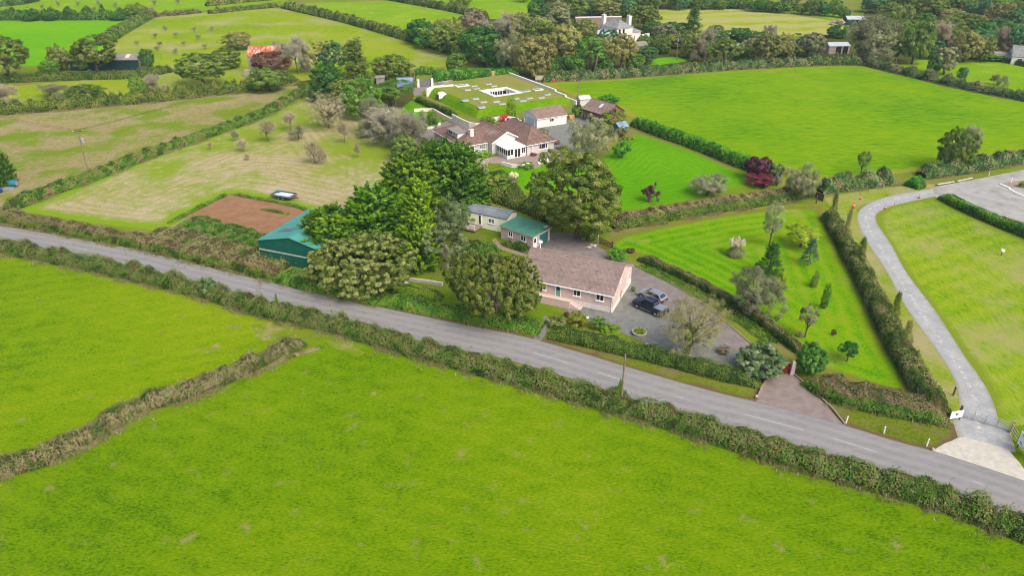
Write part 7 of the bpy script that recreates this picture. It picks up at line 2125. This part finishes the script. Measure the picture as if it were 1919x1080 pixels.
# round stone planter
o = thing('planter', 'round stone planter with yellow-green plants on the gravel yard', 'planter', P(1198, 627))
m = MB(); m.lathe([(.9, 0), (1.0, .45), (.84, .47), (.8, .3), (.05, .3)], 20); m.build('bowl', M['granite'], o)
rg = np.random.default_rng(3); n = 700; th = rg.uniform(0, 6.28, n); rr_ = .8 * np.sqrt(rg.random(n))
link('plants', quads_mesh('plants', leaf_quads(rg, np.stack([np.cos(th) * rr_, np.sin(th) * rr_, .35 + rg.random(n) * .25], 1), rg.normal(size=(n, 3)) + np.array([0, 0, 1.2]), .2, .12), rg.random(n)), o, L['yellowg'])
# patio things
o = thing('fire_pit', 'round stone fire pit on the patio', 'fire pit', P(1053, 279)); m = MB(); m.lathe([(1.15, 0), (1.2, .6), (.9, .62), (.86, .3), (.05, .3)], 18); m.build('ring', M['kerb'], o); m = MB(); m.lathe([(.84, .31), (.02, .33)], 14); m.build('ash', M['dark'], o)
o = thing('garden_bench', 'brown garden seat beside the fire pit', 'bench', P(1043, 271), R(30))
m = MB(); m.box(-.9, -.3, .4, .9, .3, .48); m.build('seat', M['woodd'], o); m = MB(); m.box(-.9, .25, .481, .9, .32, 1.0); m.build('backrest', M['wood'], o)
for x in (-.8, .8):
    for y in (-.24, .24):
        m = MB(); m.box(x - .04, y - .04, 0, x + .04, y + .04, .4); m.build('leg', M['woodd'], o)
lowwall('garden_wall', 'low white wall along the front of the patio', [(940, 309), (960, 314), (977, 315), (992, 311)], .75, .3, 'rendwhite')
lowwall('garden_wall', 'second stretch of low white patio wall', [(1007, 309), (1022, 304), (1034, 302)], .75, .3, 'rendwhite')
o = thing('garden_steps', 'white-edged steps down from the patio', 'steps', P(1000, 312), R(25))
for i in range(3):
    m = MB(); m.box(-1.2, -.4 * i - .4, 0, 1.2, -.4 * i, .55 - .18 * i); m.build('step', M['paving'], o)
lowwall('boundary_wall', 'long curved white wall below the turf-roofed house', [(776, 210), (792, 209), (812, 209), (836, 223), (848, 229)], .9, .3, 'rendcream')
lowwall('boundary_wall', 'tall white retaining wall beneath the grass roof', [(848, 229), (866, 239), (880, 245), (893, 247), (902, 246)], 2.2, .3, 'rendcream')
lowwall('garden_wall', 'short white wall by the scarlet bush', [(922, 228), (940, 224)], 1.0, .3, 'rendwhite')
lowwall('garden_wall', 'low pale wall round the flower bed by the hipped bungalow', [(790, 242), (806, 242), (825, 234)], .6, .3, 'rendwhite')
# garden arch
o = thing('garden_arch', 'round brown garden arch behind the hipped bungalow', 'arch', P(905, 243), R(20))
for y in (-.3, .3):
    m = MB(); m.tube([(math.cos(a) * 1.1, y, 1.3 + math.sin(a) * 1.1) if 0 <= a <= math.pi else (1.1 if a < 0 else -1.1, y, 0) for a in [-.1] + [math.pi * k / 10 for k in range(11)] + [math.pi + .1]], .07, 6); m.build('hoop', M['woodd'], o)
m = MB()
for k in range(9):
    a = math.pi * k / 8; m.bar((math.cos(a) * 1.1, -.3, 1.3 + math.sin(a) * 1.1), (math.cos(a) * 1.1, .3, 1.3 + math.sin(a) * 1.1), .05)
m.build('lattice', M['woodd'], o)
# stacked things in the upper yard
for i, (x, y, w, mt, lb) in enumerate(((828, 158, 1.2, 'galv', 'grey crate of stones in the upper yard'), (836, 158, 1.4, 'woodg', 'pallet of timber in the upper yard'), (843, 157, .9, 'kerb', 'brown sack beside the timber pallet'))):
    o = thing('pallet', lb, 'pallet', P(x, y), .3 * i)
    m = MB(); m.box(-w, -.6, 0, w, .6, .15); m.build('base', M['woodd'], o); m = MB(); m.box(-w * .9, -.5, .151, w * .9, .5, .8 + .2 * i); m.build('load', M[mt], o)
# blue barrels and trough at the left edge
M['bluep'] = plain('blue plastic', C('#2f7390', 1.3), .5, var=.1)
M['bluedk'] = plain('dark blue plastic', C('#23408c', 1.3), .5, var=.1)
def drum(label, px, py, r, L_, mat, ang):
    o = thing('barrel', label, 'barrel', P(px, py), R(ang))
    Mx = Matrix.Translation((-L_ / 2, 0, r)) @ Matrix.Rotation(R(90), 4, 'Y')
    m = MB(); m.lathe([(r * .8, 0), (r, .1), (r, L_ * .3), (r * 1.05, L_ * .33), (r, L_ * .36), (r, L_ * .63), (r * 1.05, L_ * .66), (r, L_ * .69), (r, L_ - .1), (r * .8, L_)], 16, Mx); m.build('body', M[mat], o)
    Mx = Matrix.Translation((L_ / 2 + .002, 0, r)) @ Matrix.Rotation(R(90), 4, 'Y')
    m = MB(); m.lathe([(r * .7, 0), (r * .7, .04), (.03, .05)], 14, Mx); m.build('lid', M['galv'], o)
drum('teal blue barrel lying at the left edge', 24, 350, .72, 2.0, 'bluep', 5)
drum('dark blue barrel cut by the left edge', -2, 362, .6, 1.2, 'bluedk', 60)
o = thing('water_trough', 'grey water trough in front of the blue barrel', 'trough', P(14, 356), R(4))
m = MB(); m.box(-1.2, -.3, 0, 1.2, .3, .1); m.box(-1.2, -.3, .1, 1.2, -.24, .55); m.box(-1.2, .24, .1, 1.2, .3, .55); m.box(-1.2, -.24, .1, -1.14, .24, .55); m.box(1.14, -.24, .1, 1.2, .24, .55); m.build('trough', M['galv'], o)
# car park rails and kerbs
for lb, a, b in (('white timber rail along the car park, nearer the track', (1756, 348), (1787, 343)), ('second white timber rail along the car park', (1793, 342), (1822, 336))):
    p, q = P(*a), P(*b); d = q - p
    o = thing('low_rail', lb, 'rail', p, math.atan2(d.y, d.x))
    m = MB(); m.box(0, -.09, .2, d.length, .09, .38); m.build('beam', M['fascia'], o)
    for x in (.3, d.length - .3):
        m = MB(); m.box(x - .1, -.07, -.05, x + .1, .07, .198); m.build('foot', M['woodd'], o)
lowwall('kerb', 'white kerb of the car park island', [(1873, 346), (1892, 354)], .25, .35, 'white', 'kerb')
lowwall('kerb', 'long white kerb sweeping to the right edge of the car park', [(1892, 355), (1905, 362), (1925, 370)], .12, .3, 'white', 'kerb')
sheet('island_bed', [(1876, 344), (1919, 338), (1930, 350), (1892, 352)], .05, M['kerb'], 1, .05, 60)
plant('shrub', 'yellowg', 1917, 350, 340, 8, 'yellow-green plant on the car park island', mode='s')
# lawn furniture of the show field and orchard posts
for (x, y, t_, lb) in ((1876, 479, 468, 'small white box on a post in the bend field'), ):
    o = thing('post_box', lb, 'post', P(x, y)); m = MB(); m.box(-.05, -.05, 0, .05, .05, .75); m.build('post', M['woodd'], o); m = MB(); m.box(-.25, -.2, .75, .25, .2, 1.05); m.build('box', M['white'], o)
for (x, y, ht, lb) in ((1158, 388, 1.7, 'thin grey post at the edge of the striped lawn'), (1786, 742, 1.3, 'dark thin post beside the stone track'), (1529, 382, 1.6, 'dark post at the top corner of the triangular lawn')):
    o = thing('post', lb, 'post', P(x, y)); m = MB(); m.box(-.07, -.07, -.1, .07, .07, ht); m.build('shaft', M['woodg' if x == 1158 else 'woodd'], o); m = MB(); m.box(-.08, -.08, ht, .08, .08, ht + .05); m.build('cap', M['galv'], o)
o = thing('fence', 'dark wooden fence panel at the top corner of the triangular lawn', 'fence', P(1527, 372), R(-62))
for i in range(4):
    m = MB(); m.box(i * .5, -.03, .05, i * .5 + .44, .03, 1.4); m.build('board', M['woodd'], o)
for x, y, lb in ((1395, 92, 'white horse box roof among the trees'),):
    pass
# cows on the hay field, seen as tiny dark and white shapes
M['hide'] = plain('black and white hide', (.10, .10, .10, 1), .9, var=.9, scale=1.4)
def cow(label, px, py, ang):
    o = thing('cow', label, 'cow', P(px, py), ang)
    m = MB()
    sec = [(-1.0, .95, .18, .22), (-.85, 1.0, .34, .36), (-.4, .98, .38, .42), (.2, .98, .38, .42), (.6, 1.0, .32, .38), (.8, 1.1, .2, .28), (1.1, 1.2, .13, .18), (1.3, 1.15, .13, .16), (1.55, 1.0, .08, .09)]
    m.loft([[(x, math.cos(a) * w, z + math.sin(a) * h_) for a in [2 * math.pi * k / 10 for k in range(10)]] for x, z, w, h_ in sec])
    for x in (-.75, .55):
        for s in (-1, 1): m.tube([(x, s * .2, .9), (x + .04, s * .22, .45), (x, s * .22, 0)], [.13, .08, .07], 6)
    m.tube([(-1.0, 0, 1.1), (-1.12, 0, .8), (-1.1, 0, .45)], [.05, .03, .04], 5)
    m.build('body', M['hide'], o, smooth=True)
cow('black and white cow standing at the edge of the hay field', 1418, 68, R(100))
cow('second cow further right on the hay field', 1496, 68, R(150))
# garden clutter by the hipped bungalow
o = thing('barrel', 'orange barrel at the corner of the lush field', 'barrel', P(1037, 153)); m = MB(); m.lathe([(.4, 0), (.48, .3), (.48, .7), (.4, 1.0)], 12); m.build('body', M['orange'], o); m = MB(); m.lathe([(.38, 1.002), (.36, 1.05), (.03, 1.06)], 12); m.build('lid', M['trim'], o)
o = thing('log_stack', 'heap of reddish logs beside the timber barn', 'log stack', P(1071, 222), R(20))
for i in range(9):
    m = MB(); m.tube([(-.7, (i % 3) * .32 - .3 + (i // 3) * .05, .15 + (i // 3) * .28), (.7, (i % 3) * .32 - .3 + (i // 3) * .05, .15 + (i // 3) * .28)], .15, 7); m.build('log', M['brick'], o)
o = thing('raised_bed', 'pinkish raised bed below the green summerhouse', 'raised bed', P(1178, 258), R(30))
m = MB(); m.box(-1.3, -.5, 0, 1.3, .5, .35); m.build('frame', M['paving'], o); m = MB(); m.box(-1.2, -.4, .351, 1.2, .4, .38); m.build('soil', M['soil'], o)
o = thing('dove_seat', 'white garden ornament on the meadow edge', 'ornament', P(697, 253)); m = MB(); m.lathe([(.3, 0), (.12, .2), (.1, .6), (.3, .75), (.25, .85), (.03, .9)], 10); m.build('bowl', M['white'], o)

# ------------------------------------------------------------------ haze
hz = MB(); hz.box(-1372, -1372, -1, 1372, 1372, 56)
m = bpy.data.materials.new('thin haze'); m.use_nodes = True
t = m.node_tree; t.nodes.remove(t.nodes['Principled BSDF'])
pv = t.nodes.new('ShaderNodeVolumePrincipled')
pv.inputs['Color'].default_value = (.62, .82, 1.0, 1)
pv.inputs['Density'].default_value = .00011
pv.inputs['Anisotropy'].default_value = 0
t.links.new(pv.outputs[0], t.nodes['Material Output'].inputs['Volume'])
o = hz.build('haze', m); o['kind'] = 'stuff'; o['label'] = 'thin pale air over the fields'
